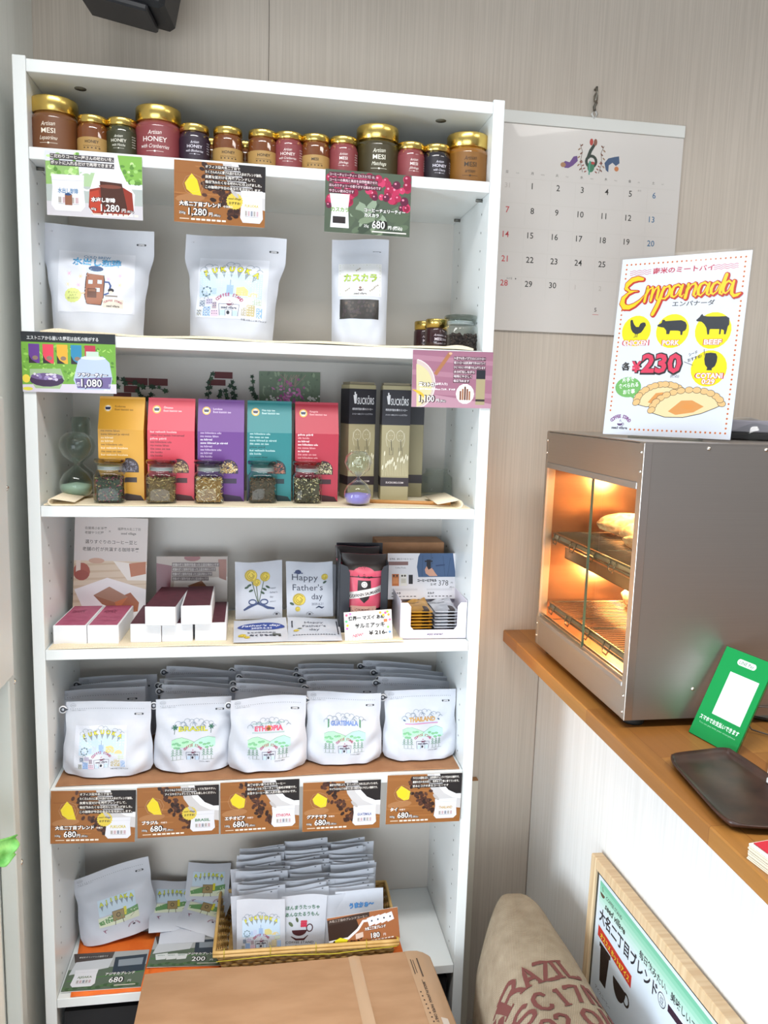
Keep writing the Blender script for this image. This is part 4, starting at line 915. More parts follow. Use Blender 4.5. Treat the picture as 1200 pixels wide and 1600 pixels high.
# ------------------------------------------------------------------ tea boxes
def tea_box(lab, u0, u1, v, y, col, dark, text_col, ink2, seed, rz=0):
    x0 = at(u0, v, y=y).x; x1 = at(u1, v, y=y).x; w = x1-x0-.002; zb = Z['s3']+.0022; h = .181
    t = thing('tea_box', lab, 'tea box', ((x0+x1)/2, y, zb), (0, 0, rz), 'coloured tea boxes in a row on the third shelf')
    d = .056; zc = .127; B = mat(col, .42)
    m = M(); pr = [(0, 0), (0, zc), (d*.42, h), (d*.52, h), (d, zc), (d, 0)]
    n = 6; vs = [(-w/2, y_, z_) for y_, z_ in pr] + [(w/2, y_, z_) for y_, z_ in pr]
    m.add(vs, [tuple(range(n)), tuple(range(2*n-1, n-1, -1))]+[((i+1) % n, i, i+n, (i+1) % n+n) for i in range(n)], B)
    def mp(x, z, dd):
        if z <= zc: return (x, -dd, z)
        k = (z-zc)/(h-zc); L_ = d*.42*k; q = math.hypot(d*.42, h-zc); return (x, L_-dd*(h-zc)/q, z+dd*d*.42/q)
    W = w*1000; H = 181; c = Canvas(W, H, .4)
    c.ell(15, 17, 7.4, 'E3B24A'); c.up(); c.ell(15, 17, 5.2, 'EDE6DC'); c.up(); c.rect(10.4, 14.6, 9.2, 3, '2E3A5E'); c.rect(11, 17.4, 8, 2, '1E1A1E')
    c.text(text_col[1], 27, 15, 4.8, text_col[0], .01); c.text('Eesti käsitöö tee', 27, 20.5, 4.8, text_col[0], .01)
    rn = random.Random(seed); words = ['kui vaikselt kuulata', 'suve lõhnad ja värvid', 'ma metsa lähen', 'see hõbedane udu', 'pilve piiril', 'väike lind laulab heinamaal', 'õie sees on tee', 'su kõrval', 'üle koidu']
    for i in range(8):
        s_ = rn.choice(words); c.text(s_, 5, 58+i*6.1, 5.0, text_col[0] if rn.random() < .6 else ink2, .012, wid=min(len(s_)*2.3, W*.72))
    # round window and dark swoosh
    c.L = 2; cx, cy, r = W*.66, 122, 16.5
    c.poly([(0, 128), (5, 145), (16, 158), (34, 166), (W-6, 172), (W, 181), (0, 181)], dark)
    c.rect(W*.50, 139, W*.34, 9, dark); c.L = 3; c.ell(cx, cy, r+1.2, dark, r+1.2, 0, 20, 0, 180); c.rect(cx-r-1.2, cy, 2*r+2.4, 8, dark); c.L = 4
    cols = text_col[2]
    for i in range(150):
        a = rn.uniform(0, PI); q = r*math.sqrt(rn.random()); X = cx+q*math.cos(a); Y = cy-q*math.sin(a)+rn.uniform(0, 7) if rn.random() < .6 else cy+rn.uniform(0, 6.5); c.L = 4+i % 3
        c.ell(X, Y, rn.uniform(1, 2.6), rn.choice(cols), rn.uniform(.4, 1.0), rn.uniform(0, 3), 6)
    c.emit(m, mp); m.build('carton', t)
    M().box(-w/2, w/2, d*.42, d*.52, h-.0002, h+.004, B).build('top_fold', t)
tb_y = .068
tea_box('yellow tea box at the left of the row of tea boxes', 153, 226, 730, tb_y, 'D9A030', '3A2A2A', ('6B4A14', 'Kodumaa', ('5A5666', '7A7482', '46404E', '8F8A96')), 'F6E6C0', 1, -.02)
tea_box('coral red tea box between the yellow and purple tea boxes', 230, 305, 730, tb_y, 'D8485A', '4A2226', ('F7D9DA', 'Õhtutee', ('A98A52', 'CDB37A', '8A6A3A', 'E0CFA0')), '5E2228', 2)
tea_box('purple tea box in the middle of the row of tea boxes', 308, 382, 730, tb_y, '6C3A8C', '2E1A3C', ('E0CCEA', 'Looduse', ('C9A45A', 'E3CB8A', '9A7434', 'EFE2B8')), 'FFFFFF', 3)
tea_box('teal tea box between the purple and dark red tea boxes', 385, 456, 730, tb_y+.006, '1F8084', '0F2E34', ('CFEDEC', 'Hea tuju tee', ('8A3A3A', 'B0583E', '6A5A4A', 'C98A6A')), '0E3A40', 4)
tea_box('dark red tea box at the right of the row of tea boxes', 460, 529, 730, tb_y+.008, 'B32E42', '3A161E', ('F0B8BC', 'Kaugete', ('D9CFA0', '8A9A6A', '5A5A3A', 'EFE8C8')), 'FFFFFF', 5)

# ------------------------------------------------------------------ reed straw boxes
def straw_box(lab, u0, u1, y, w, rz, z=Z['s3']+.002, h=.221, tilt=0, name='straw_box', print_=True):
    x = at((u0+u1)/2, 700, y=y).x
    t = thing(name, lab, 'straw box', (x, y, z), (tilt, 0, rz), 'dark straw boxes on the third shelf')
    K = mat('A39A78', .5); m = M().bbox(-w/2, w/2, 0, .05, 0, h, K, .0008)
    m.box(-w/2-.0003, w/2+.0003, -.0003, .0503, h-.075, h-.008, mat('26252C', .45)); m.box(-w/2-.0003, w/2+.0003, -.0003, .0503, .028, .045, mat('30262B', .45))
    if print_:
        W = w*1000; H = h*1000; c = Canvas(W, H, .45)
        for s_, a in ((-2, 20), (0, 14), (2.5, 18)): c.line([(12+s_*.6, 36), (11+s_, a)], [1.2, 2.6], 'E8E8EA')
        c.text('SUCKŌRS', 16, 37, 18, 'EDEDF0', .01, wid=W-20); c.text('再利用可能な葦のストロー', 6, 48, 4.6, 'D9D9DE', .02, wid=W-12); c.text('ストロー10本とクリーニングブラシ', 6, 57, 3.4, 'C9C9D0', .02, wid=W-12)
        g = 'E6E2CC'
        for cx_, s_ in ((W*.32, 1), (W*.66, -1)):
            c.ring(cx_, 96, 7.5, .5, g, 10, 0, 360, 18); c.line([(cx_-8*s_, 90), (cx_-9*s_, 104), (cx_-6*s_, 116)], .5, g); c.line([(cx_-5*s_, 88), (cx_, 84), (cx_+6*s_, 89)], .5, g); c.line([(cx_-3, 95), (cx_-1, 95)], .6, g); c.line([(cx_+2, 95), (cx_+4, 95)], .6, g); c.line([(cx_-1.5, 103), (cx_+2, 103)], .6, g)
            c.line([(cx_+1, 104), (cx_+2.5, 124)], 1.0, '33302A'); c.line([(cx_-2, 118), (cx_-2, 132), (cx_+5, 132), (cx_+5, 118)], .6, '33302A')
        rn = random.Random(2)
        for i in range(16):
            X = 3+i*(W-6)/15; Y = rn.uniform(132, 162); c.line([(X, H-48), (X+rn.uniform(-1, 1), Y)], .6, 'D6D0B0'); c.ell(X, Y-4, 1.3, 'E9E4CC', 5, .1, 8)
        c.L = 2; c.text('SUCKORS.COM', W/2, H-33.5, 5, 'E6DCDC', .01, 'C')
        c.emit(m, lambda x_, z_, d: (x_, -.0003-d, z_))
    m.build('carton', t); M().box(-w/2+.002, w/2-.002, .004, .046, h, h+.005, mat('857C66', .6)).build('lid_flap', t)
straw_box('dark olive straw box standing left behind the lilac hourglass', 540, 590, .118, .054, .22)
straw_box('dark olive straw box standing right with SUCKŌRS lettering', 591, 645, .100, .054, -.06, tilt=math.radians(-1))
straw_box('third straw box mostly hidden behind the right straw box', 612, 668, .165, .054, -.10, print_=False)
a = at(586, 783, z=1.3135); b = at(711, 785, z=1.3135); a.y = .068; b = Vector((.742, .035, 1.3135)); a = Vector((.592, .062, 1.3135))
tag(M().tube([a, b], .0037, mat('C48D52', .5), 12).build('bamboo_straw'), 'pale brown bamboo straw lying on the third shelf cloth', 'straw')
# ------------------------------------------------------------------ shelf 4: sweets, greeting packs, coffee bars
zf = Z['s4']+.0025
def stand_card(name, lab, quad, c, y, th=.0015, cat='card', lean=.12, back=None, group=None):
    "sheet leaning back; quad px corners tl, tr, br, bl seen near plane y"
    return hang_card(name, lab, quad, c, y=y, th=th, cat=cat, thick_mat=back, group=group, lean=-lean)
c = Canvas(130, 190, .4); c.rect(0, 0, 130, 190, 'D8CFCB'); c.up(); c.rect(0, 78, 130, 112, 'D9C6AE')
for i in range(7): c.poly([(0, 84+i*13), (130, 78+i*13), (130, 80+i*13), (0, 89+i*13)], 'CDB598')
c.up(); c.poly([(2, 130), (60, 108), (130, 128), (130, 190), (30, 190)], 'EDE9EA'); c.poly([(70, 78), (130, 84), (130, 112), (96, 112)], 'EDE6DF'); c.poly([(98, 82), (128, 78), (129, 100), (102, 106)], 'B9704A')
c.ell(14, 98, 15, 'A8503A', 16); c.rect(4, 78, 8, 30, 'E3D2C6'); c.ell(40, 78, 14, 'C9A08A', 5); c.up(); c.ell(14, 104, 13, '9A3E2C', 9)
c.poly([(0, 166), (20, 190), (0, 190)], '7A5A38'); c.poly([(36, 140), (64, 124), (98, 142), (80, 166), (52, 156)], '9A5A36'); c.poly([(84, 142), (102, 134), (118, 152), (116, 168), (88, 172), (76, 162)], 'A85C30'); c.up(); c.poly([(36, 140), (64, 124), (98, 142), (74, 152)], 'A8785C'); c.poly([(98, 142), (80, 166), (74, 152)], 'C46E34')
c.up(); c.text('佐賀県小城羊羹', 18, 22, 5.6, '6E655F', .01); c.text('老舗やつだ屋', 18, 30, 5.6, '6E655F', .01); c.text('×', 60, 28, 9, '8E857F'); c.text('福岡市大名二丁目', 76, 22, 5.2, '6E655F', .01); c.text('seed village', 82, 30, 6, '6E655F', .02)
c.text('選りすぐりのコーヒー豆と', 65, 47, 7.8, '4E4743', .008, 'C'); c.text('老舗の技が共演する珈琲羊羹', 65, 60, 7.8, '4E4743', .008, 'C')
o = stand_card('brochure_panel', 'tall standing panel with photo of brown sweets reading 珈琲羊羹', ((115, 822), (228, 822), (228, 985), (112, 985)), c, .15, .004, 'panel', .10)
o.location.z = Z['s4']+.0035
c = Canvas(120, 90, .3); c.rect(0, 0, 120, 90, 'B5A59A'); c.up(); c.poly([(0, 10), (26, 14), (22, 60), (0, 60)], '7E3440'); c.poly([(30, 34), (120, 30), (120, 90), (24, 90)], 'DCD3CC'); c.ell(60, 2, 14, '8A3A3A', 5); c.poly([(104, 4), (118, 4), (118, 36), (106, 32)], '9A5A44'); c.up(); c.poly([(52, 44), (76, 36), (86, 46), (66, 56)], '8A5A3A')
for i in range(4): c.rect(26, 9+i*7, 80-6*i, 6, '5E4A48'); c.up(); c.text('老舗の技と珈琲が出会った上品な味わいです', 27, 14+i*7, 4.6, 'D9CFC9', .01, wid=78-6*i)
o = stand_card('photo_card', 'glossy photo card of sweets standing behind the maroon boxes', ((244, 883), (355, 883), (355, 975), (244, 975)), c, .19, .0015, 'card', .08); o.location.z = Z['s4']+.0035
BOXW = mat('E9EAED', .45)
def sweet_box(lab, x0, x1, y, z, top, skew, dl=.148, h=.0345, ink=None):
    "long flat box, receding to the right by skew"
    w = x1-x0; rz = -math.atan2(skew, dl)
    t = thing('sweet_box', lab, 'sweet box', (x0, y, z), (0, 0, rz), 'boxed sweets at the left of the fourth shelf')
    m = M().bbox(0, w, 0, dl, 0, h, BOXW, .0008); m.build('carton', t)
    lid = M().box(.003 if top[1] else .0, w-.003 if top[1] else w, .002, dl-.002, h+.0001, h+.0007, noisy('sleeve_'+top[0], top[0], top[2], (60, 60, 60), .5))
    c = Canvas(w*1000, dl*1000, .5)
    if ink:
        rn = random.Random(int(x0*1e4))
        for i in range(6):
            yy = 50+i*3; c.line([(10+k*3.2, yy+rn.uniform(-7, 7)) for k in range(8)], .7, ink)
        c.line([(10, 96), (16, 94), (30, 98), (44, 95)], .8, ink); c.line([(10, 120), (20, 118), (34, 121), (46, 118)], .8, ink)
    c.emit(lid, lambda x, z, d: (x+w/2, z, h+.0008+d)); lid.build('sleeve', t)
PK = ('A8506E', 1, 'B45E7A'); MR = ('4E1E2C', 0, '5C2836'); MR1 = ('4E1E2C', 1, '5C2836')
xa = at(80, 1008, z=zf); xb = at(133, 1008, z=zf); xc = at(183, 1008, z=zf)
sweet_box('pink-topped white sweet box at the far left of the fourth shelf', xa.x+.003, xb.x+.002, .024, zf, PK, .006, ink='6E2A44')
sweet_box('pink-topped white sweet box beside the far left one', xb.x+.003, xc.x+.002, .022, zf, PK, .006, ink='6E2A44')
q = [at(u, 1006, z=zf).x for u in (203, 252, 301, 353)]
sweet_box('maroon-topped white sweet box, bottom left of its stack of five', q[0], q[1]-.001, .026, zf, MR, .006)
sweet_box('white sweet box in the middle of the bottom row of the stack', q[1], q[2]-.001, .026, zf, MR, .003)
sweet_box('maroon-topped white sweet box, bottom right of its stack', q[2]+.003, q[3], .026, zf, MR1, -.002)
sweet_box('maroon-topped white sweet box, upper left of the stack', .187, .240, .012, zf+.0354, MR, .012)
sweet_box('maroon-topped white sweet box, upper right of the stack', .249, .303, .014, zf+.0354, MR1, -.002)
# greeting packs
def rose(c, x, y, r):
    c.ell(x, y, r, 'B59A2E', r*.92); c.up(); c.ell(x, y, r*.93, 'E3CB4E', r*.86); c.up()
    for k in range(3): c.ring(x+(k-1)*r*.06, y, r*(.75-.22*k), r*.09, '8E7722', None, 30+70*k, 300+70*k, 12)
    c.L -= 2
def pack(name, lab, quad, c, y, lean=.10, z=zf):
    tl, tr, br, bl_ = [at(u, v, y=y) for u, v in quad]; w = (tr-tl).length; h = (tl-bl_).length; mid = (bl_+br)/2
    P = Pouch(w, h, .009, int(quad[0][0]), [(0, 1), (1, 1)], [(0, .1), (.1, .7), (.5, 1), (.9, .7), (1, .1)], cut=0, wr=.8)
    m = P.mesh(M(), POUCH, 12, 12); kx, kz = w*1000/c.w, h*1000/c.h; pm = P.map(); c.emit(m, lambda x, z_, d: pm(x*kx, z_*kz, d+.0003), sub=7)
    rot = math.atan2((tl+tr-bl_-br).x, (tl+tr-bl_-br).z)
    return tag(m.build(name, loc=(mid.x, mid.y, max(mid.z, z)), rot=(-lean, rot, 0)), lab, 'drip pack', 'white greeting drip packs on the fourth shelf')
c = Canvas(90, 105, .5)
for (x0, y0), (x1, y1) in (((30, 28), (43, 74)), ((55, 32), (45, 74)), ((40, 40), (44, 74))): c.line([(x0, y0), (x1, y1)], 1.4, '4E5E3A')
for x, y in ((22, 46), (30, 52), (27, 42), (56, 50), (62, 46), (52, 56)): c.ell(x, y, 4.5, '38503E', 2, .5 if x > 40 else -.4)
c.up(); rose(c, 30, 24, 12); rose(c, 57, 27, 9.5); rose(c, 41, 37, 7.5)
c.L = 6; c.line([(16, 88), (26, 82), (36, 78), (43, 76)], [3, 5, 4, 3], '3B4A74'); c.line([(75, 86), (62, 84), (52, 79), (43, 76)], [3, 5, 4, 3], '3B4A74'); c.ring(33, 73, 7, 2.2, '3B4A74', 4.5); c.ring(55, 73, 7, 2.2, '3B4A74', 4.5); c.ell(44, 75, 3, '2C3858')
for i, t_ in enumerate(('happy', 'father\'s', 'day', '2020.6.21')): c.text(t_, 66, 50+i*8, 5 if i < 3 else 3, '6A6E7C', 0)
c.arc('COFFEE', 79, 100, 6, 150, 30, 3, '5A5E6A', .02); c.ell(79, 96, 2.5, '3A3A44', 1.6)
o = pack('drip_pack', 'white drip pack with drawn yellow roses and a blue ribbon', ((367, 879), (441, 878), (442, 966), (367, 968)), c, .125); 
c = Canvas(90, 105, .5); c.text('Happy', 11, 34, 16, '3B3F52', -.002, wid=50); c.text("Father's", 12, 53, 16, '3B3F52', -.002, wid=58); c.text('day', 48, 70, 16, '3B3F52', -.002); c.text('2020.6.21', 48, 81, 6, '6E7284', 0)
c.ell(23, 19, 6, '2E3A66', 4); c.rect(15, 20, 17, 1.8, '2E3A66'); rose(c, 24, 70, 12.5); rose(c, 21, 88, 5); rose(c, 74, 28, 6.5); c.ell(10, 78, 4.5, '38503E', 2.2, .4); c.ell(74, 38, 4, '38503E', 2, -.5); c.line([(56, 87), (62, 84), (68, 87), (72, 85)], [1, 3, 3, 1], '2E3A56')
c.arc('COFFEE', 44, 101, 6, 150, 30, 3, '5A5E6A', .02); c.ell(44, 98, 2.5, '3A3A44', 1.6)
pack('drip_pack', "white drip pack lettered Happy Father's day standing upright", ((447, 880), (520, 880), (522, 963), (447, 966)), c, .12)
c = Canvas(90, 105, .5); pack('drip_pack', 'plain white drip pack half hidden behind the happy lettered one', ((505, 884), (533, 885), (533, 962), (505, 962)), c, .16)
def flat_pack(lab, u0, u1, v, c, z=zf, rz=0.0, name='drip_pack', w=None, dpt=.1, y=.006, tilt=.14, grp='white greeting drip packs on the fourth shelf'):
    x0, x1 = at(u0, v, z=z).x, at(u1, v, z=z).x; w = x1-x0
    P = Pouch(w, dpt, .008, int(u0), [(0, 1), (1, 1)], [(0, .08), (.1, .7), (.5, 1), (.9, .7), (1, .1)], cut=0, wr=.8)
    m = P.mesh(M(), POUCH, 12, 12); kx, kz = w*1000/c.w, dpt*1000/c.h; pm = P.map(); c.emit(m, lambda x, z_, d: pm(x*kx, z_*kz, d+.0003), sub=7)
    return tag(m.build(name, loc=((x0+x1)/2, y, z+.0035), rot=(-PI/2+tilt, 0, rz)), lab, 'drip pack', grp)
c = Canvas(90, 105, .5); c.ell(46, 45, 40, '2E4696', 18, 0, 24); c.up(); c.text("Father's day", 46, 46, 13, 'E9ECF6', .02, 'C', 0, .25, wid=66); c.text('2020.6.21', 46, 58, 9, 'E9ECF6', .03, 'C'); c.text('ちちの日のための', 46, 76, 6, '3A3E4E', .03, 'C'); c.text('おくりもの', 46, 88, 8, '3A3E4E', .06, 'C'); rose(c, 14, 84, 7); rose(c, 22, 92, 5); c.rect(64, 78, 14, 7, '5A5E5A'); c.ell(67, 87, 2.6, '2E2E2E'); c.ell(76, 87, 2.6, '2E2E2E')
flat_pack("white drip pack lying flat with blue oval and yellow roses", 365, 451, 1003, c, rz=.02)
c = Canvas(90, 105, .5); c.text('Happy', 45, 34, 13, '3B3F52', 0, 'C'); c.text("Father's", 45, 52, 13, '3B3F52', 0, 'C'); c.text('day', 45, 68, 13, '3B3F52', 0, 'C'); rose(c, 14, 66, 5); c.ell(20, 58, 4, '38503E', 2)
for i in range(16): c.rect(8+i*4.6, 84, 3, 2.4, '2E3440'); c.rect(84, 20+i*4, 2.4, 2.6, '2E3440'); c.rect(6, 20+i*4 if i < 8 else 22, 2.4, 2.6, '2E3440')
flat_pack("white drip pack lying flat with Happy Father's day in a dotted border", 450, 534, 1001, c, rz=-.02)

# dark display box with pink liquorice pack
db = thing('display_box', 'dark navy display box open at the front holding pink bags', 'display box', (.585, .062, zf), (0, 0, -.03))
K = mat('23262E', .4); KI = mat('C9CACD', .5); m = M(); w, h, d = .094, .158, .10
m.box(-w/2, -w/2+.0015, 0, d, 0, h-.004, K); m.box(w/2-.0015, w/2, 0, d, 0, h-.02, K); m.box(-w/2, w/2, d-.0015, d, 0, h, K); m.box(-w/2, w/2, 0, d, 0, .002, K); m.box(-w/2, w/2, 0, .0015, 0, .034, K)
m.prism([(-w/2, .034), (-w/2+.020, .034), (-w/2+.020, h-.040), (-w/2+.015, h-.028), (-w/2, h-.022)], 0, .0015, K); m.prism([(w/2, .034), (w/2, h-.024), (w/2-.010, h-.028), (w/2-.014, h-.038), (w/2-.014, .034)], 0, .0015, K)
m.build('carton', db)
def pink_bag(y, lab, full=True, x=.588, z=0, sc=1):
    P = Pouch(.073, .146, .032, 3, [(0, 1), (.7, 1), (.86, 1.18), (1, 1.22)], [(0, .6), (.3, 1), (.7, .8), (.88, .2), (1, .03)], cut=.004)
    t = thing('liquorice_bag', lab, 'bag', (x, y, zf+.004+z), (math.radians(-3), 0, -.03), 'pink and black bags in the display box')
    m = P.mesh(M(), noisy('pink_foil', 'D9536C', 'E0637A', (20, 20, 20), .35), 18, 22); m.build('bag_body', t)
    c = Canvas(73, 146, .35); c.clip = None; c.rect(-8, 0, 89, 26, '2E2420', 8, 3); c.ell(36, 44, 38, '2E2420', 1) ; c.rect(0, 26, 73, 6, '2E2420', 8, 1); c.rect(0, 104, 73, 42, '2B2021', 8, 4)
    c.up(); c.ell(36, 42, 24, 'D9536C', 18, 0, 20, 0, 180) ; c.up()
    for s_ in (-1, 0, 1): c.poly([(36+s_*11, 36+abs(s_)*3), (40+s_*13, 41+abs(s_)*2), (36+s_*9, 46), (32+s_*9, 41+abs(s_)*2)], '2B2021')
    c.poly([(24, 50), (49, 50), (50, 72), (45, 86), (36, 94), (28, 86), (23, 72)], '2B2021'); c.up(); c.ell(36.5, 58, 6, 'E9E4E2'); c.ring(36.5, 58, 3.4, .7, '2B2021')
    c.poly([(0, 76), (73, 60), (73, 74), (0, 90)], 'EFE9E6'); c.up(); c.text('MODERNIN SALMIAKKI', 4, 86.5, 8.2, '2B2021', .03, 'L', -.215, 0, 1, 66)
    c.rect(10, 100, 50, 17, 'D9A99A'); c.up(); c.text('SALMIAKKI', 35, 109, 5, '5E3A36', .02, 'C'); c.text('liquorice', 35, 115, 4, '5E3A36', 0, 'C'); c.poly([(36, 118), (56, 134), (36, 146), (16, 134)], 'C98A5E')
    lm = M(); c.clip = None; c.emit(lm, P.map(), sub=4); lm.build('label', t)
pink_bag(.083, 'pink and dark bag with a shield emblem at the front of the display box')
pink_bag(.128, 'pink and dark bag further back in the display box', x=.580, z=.006)
# handwritten price card
c = Canvas(92, 58, .5); c.text('世界一 マズイ あめ', 8, 16, 8.5, '2A2624', .05, wid=70); c.text('サルミアッキ', 20, 32, 10.5, '2A2624', .04, wid=58); c.text('¥ 216-', 46, 47, 10.5, '2A2624', .04, wid=36); c.text('NEW!', 15, 50, 8, 'D9536C', .03, 'L', -.1, .2)
for x, y, k in ((5, 6, 'E86A8A'), (80, 6, 'D95A9A'), (86, 10, 'E8A43A'), (84, 4, 'A8C84A'), (76, 10, 'F0C83A'), (4, 18, '6AC48A'), (5, 32, 'C87ABF'), (88, 20, 'E87AA6'), (84, 34, '9ACB6A'), (87, 44, '6A9ACB'), (6, 26, 'E8C83A'), (70, 5, 'E8A43A'), (12, 4, 'C88AD9')): c.ell(x, y, 2.6, k, 2.6, 0, 9)
for i in range(12): c.line([(6+i*7, 57), (7+i*7, 51-(i % 3))], .5, 'C9B46A' if i % 2 else '8A8A7A')
c.rect(76, 18, 7, 6, 'D97A4A')
hang_card('handwritten_card', 'small handwritten card with coloured dots reading サルミアッキ ¥216', ((538, 957), (612, 955), (614, 1000), (539, 1002)), c, y=.012, cat='price card', lean=-.12, group=G).location.z = zf

# brown parcel behind, sign card, tray of coffee bars
tag(M().bbox(.625, .765, .165, .235, zf-.001, zf+.158, KRAFT, .001).build('brown_box'), 'brown cardboard box standing behind the shirt photo sign', 'box')
c = Canvas(148, 100, .4); c.rect(0, 0, 148, 100, 'E6E4E8'); c.up(); c.poly([(66, 52), (63, 30), (66, 8), (70, 0), (142, 0), (148, 52)], '4A6286'); c.up()
for a, b in (((76, 4), (74, 50)), ((94, 0), (96, 52)), ((120, 6), (124, 50)), ((136, 10), (130, 50))): c.line([a, b], 1.1, '3A5070')
c.poly([(104, 26), (124, 24), (124, 27), (104, 29)], '33466A'); c.rect(84, 14, 9, 22, '23222A'); c.rect(80, 16, 17, 3, '23222A'); c.poly([(80, 36), (84, 28), (88, 36), (96, 32), (102, 42), (108, 50), (90, 50), (82, 44)], 'D9A48A'); c.L += 1
for y in (10, 22, 34): c.ell(97, y, .9, '27324A')
c.text('世界初、飲む食べるコーヒー', 4, 14, 4, '4A464A', .01); c.rect(2, 18, 42, 8, '8C6A66'); c.text('Coffee Pixels', 16, 33, 4.4, '6A666A', 0); c.rect(9, 45, 15, 26, 'C9763E'); c.rect(27, 45, 14, 26, 'E9E6DE'); c.rect(45, 47, 9, 20, '2A262A'); c.up()
for x in (13, 20, 31, 37): c.ell(x, 49, 2.2, '3A2E2A')
c.rect(11, 54, 11, 12, 'E0935A'); c.rect(29, 55, 10, 10, 'CFCBBE')
c.text('コーヒーピクセル', 64, 62, 6.6, '2A282C', .07, wid=42); c.text('各1枚', 92, 70, 5.4, '2A282C', .02); c.text('378', 110, 71, 17, '2A282C', -.004, sx=.9); c.text('円', 137, 67, 5, '2A282C'); c.text('(税込)', 134, 76, 4, '2A282C')
for i in range(2): c.line([(8, 78+i*2.4), (64, 78+i*2.4)], .4, '8A868A'); c.line([(84, 78+i*2.4), (140, 78+i*2.4)], .4, '8A868A')
c.text('カスカラ', 8, 89, 5, '2A282C', .06); c.text('ミルク', 86, 89, 5, '2A282C', .06)
for i in range(7): c.rect(8+i*8, 93, 5, 2, '6A666A'); c.rect(86+i*8, 93, 5, 2, '6A666A')
sg = hang_card('product_sign', 'sign with blue shirt photo reading コーヒーピクセル 378円', ((603, 866), (705, 867), (715, 934), (603, 938)), c, y=.115, th=.0025, cat='sign', lean=-.18, rot=.0)
cb = thing('bar_tray', 'white display tray of gold and silver coffee bars with cut out front', 'display tray', (.7145, .020, zf-.001), (0, 0, -.02))
WB = mat('E4DEEA', .4); m = M(); w, h, d = .128, .074, .105
m.prism([(-w/2, 0), (w/2, 0), (w/2, h-.004), (w/2-.012, h-.004), (w/2-.018, h-.012), (w/2-.018, .024), (w/2-.024, .017), (-w/2+.026, .017), (-w/2+.020, .024), (-w/2+.020, h-.012), (-w/2+.014, h-.004), (-w/2, h-.004)][::-1], 0, .0012, WB)
m.box(-w/2, -w/2+.0012, .0012, d, 0, h, WB); m.box(w/2-.0012, w/2, .0012, d, 0, h, WB); m.box(-w/2, w/2, d-.0012, d, 0, h+.012, WB); m.box(-w/2, w/2, .0012, d, 0, .001, WB)
c = Canvas(128, 74, .4); c.text('enjoy smarter!', 68, 67, 5.2, '4A3A6A', .03, 'C', 0, .2); c.emit(m, lambda x, z, dd: (x, -dd, z)); m.build('carton', cb)
for col_, x, nm, gold in (('C08A1E', -.0245, 'gold', 1), ('C6C8CE', .026, 'silver', 0)):
    mt = noisy(nm+'_wrapper', 'A87412' if gold else 'AFB2BA', 'D09A2A' if gold else 'D8DADF', (40, 40, 40), .32, .2, metal=.35)
    for k in range(8):
        t = None; P = Pouch(.046, .09, .0085, k, [(0, 1), (1, 1)], [(0, .15), (.12, .5), (.5, 1), (.88, .5), (1, .1)], cut=0, wr=2)
        m = P.mesh(M(), mt, 10, 10)
        c = Canvas(46, 90, .35); c.rect(30, 60, 10, 26, '3A2A22'); c.up(); c.text('coffee', 6, 30, 10, '5E3A0E' if gold else '3A3A44', .03); c.text('bar', 10, 38, 9, '5E3A0E' if gold else '3A3A44', .03)
        c.rect(26, 84, 13, 6, '2E221C')
        pm = P.map(); c.emit(m, lambda x_, z_, d_: pm(x_, z_, d_+.0002), sub=8)
        o = m.build('coffee_bar', loc=(.7145+x+.0008*(k % 2), .024+.001*(k % 3), zf+.006+k*.0062), rot=(-PI/2, 0, .02*(-1)**k))
        tag(o, '%s wrapped coffee bar, %s of its pile in the white tray' % (nm, ('lowest', 'second from the bottom', 'third from the bottom', 'fourth from the bottom', 'fourth from the top', 'third from the top', 'second from the top', 'topmost')[k]), 'coffee bar', 'coffee bars piled in the white tray')

# ------------------------------------------------------------------ shelf 5: rows of coffee pouches
zp = Z['s5']+.0045
fronts = [('FUKUOKA', 100, 238, 1100, .066, .005, -.0), ('BRASIL', 241, 362, 1098, .072, .01, .03), ('ETHIOPIA', 356, 478, 1096, .060, .02, .05), ('GUATEMALA', 476, 594, 1087, .074, .0, -.02), ('THAILAND', 597, 711, 1085, .078, 0, .02)]
st = {'BRASIL': (('D9D23A', '3E6A48'), 'palm'), 'ETHIOPIA': (('D95A78', 'D95A78'), 'wave'), 'GUATEMALA': (('7E9AD4', '3E4E88'), 'leaf'), 'THAILAND': (('D8A84A', '8A6A6A'), 'bar')}
hump5 = [(0, .95), (.3, 1), (.62, .62), (.80, .12), (.86, .03), (1, .012)]
cols = []
for i, (nm, u0, u1, v, y, ry, rz) in enumerate(fronts):
    x0, x1 = at(u0+3, v+20, y=y).x, at(u1-1, v+20, y=y).x; w = (x1-x0)
    wb = w*1.0; P = Pouch(wb, .134, .050, 20+i, [(0, .99), (.08, 1.05), (.35, 1.04), (.62, .98), (.8, 1.0), (1, 1.0)], hump5, cut=.004, wr=2.3)
    c = Canvas(wb*1000, 134); 
    kx = .98 if i else 1.0
    if nm == 'FUKUOKA': c.rect(20, 42, 92, 74, 'D9DDE8', 8, 8); c.up(2); city(c, 26, 44, 1.42)
    else: c.up(2); farm(c, wb*500-42, 40, 1.40, nm, st[nm][0], st[nm][1])
    cx_ = (x0+x1)/2
    front = pouch_thing('coffee_pouch', 'white zipper pouch printed %s in the front row of the fifth shelf' % nm, (cx_, y-.018, zp), (math.radians(-6), ry, rz), P, c, True, 'white coffee pouches standing on the fifth shelf')
    cols.append((cx_, y, w))
RP = Pouch(.142, .134, .022, 61, [(0, .95), (.2, 1), (.8, 1.0), (1, 1.0)], [(0, .9), (.4, 1), (.75, .3), (.86, .06), (1, .03)], cut=.01)
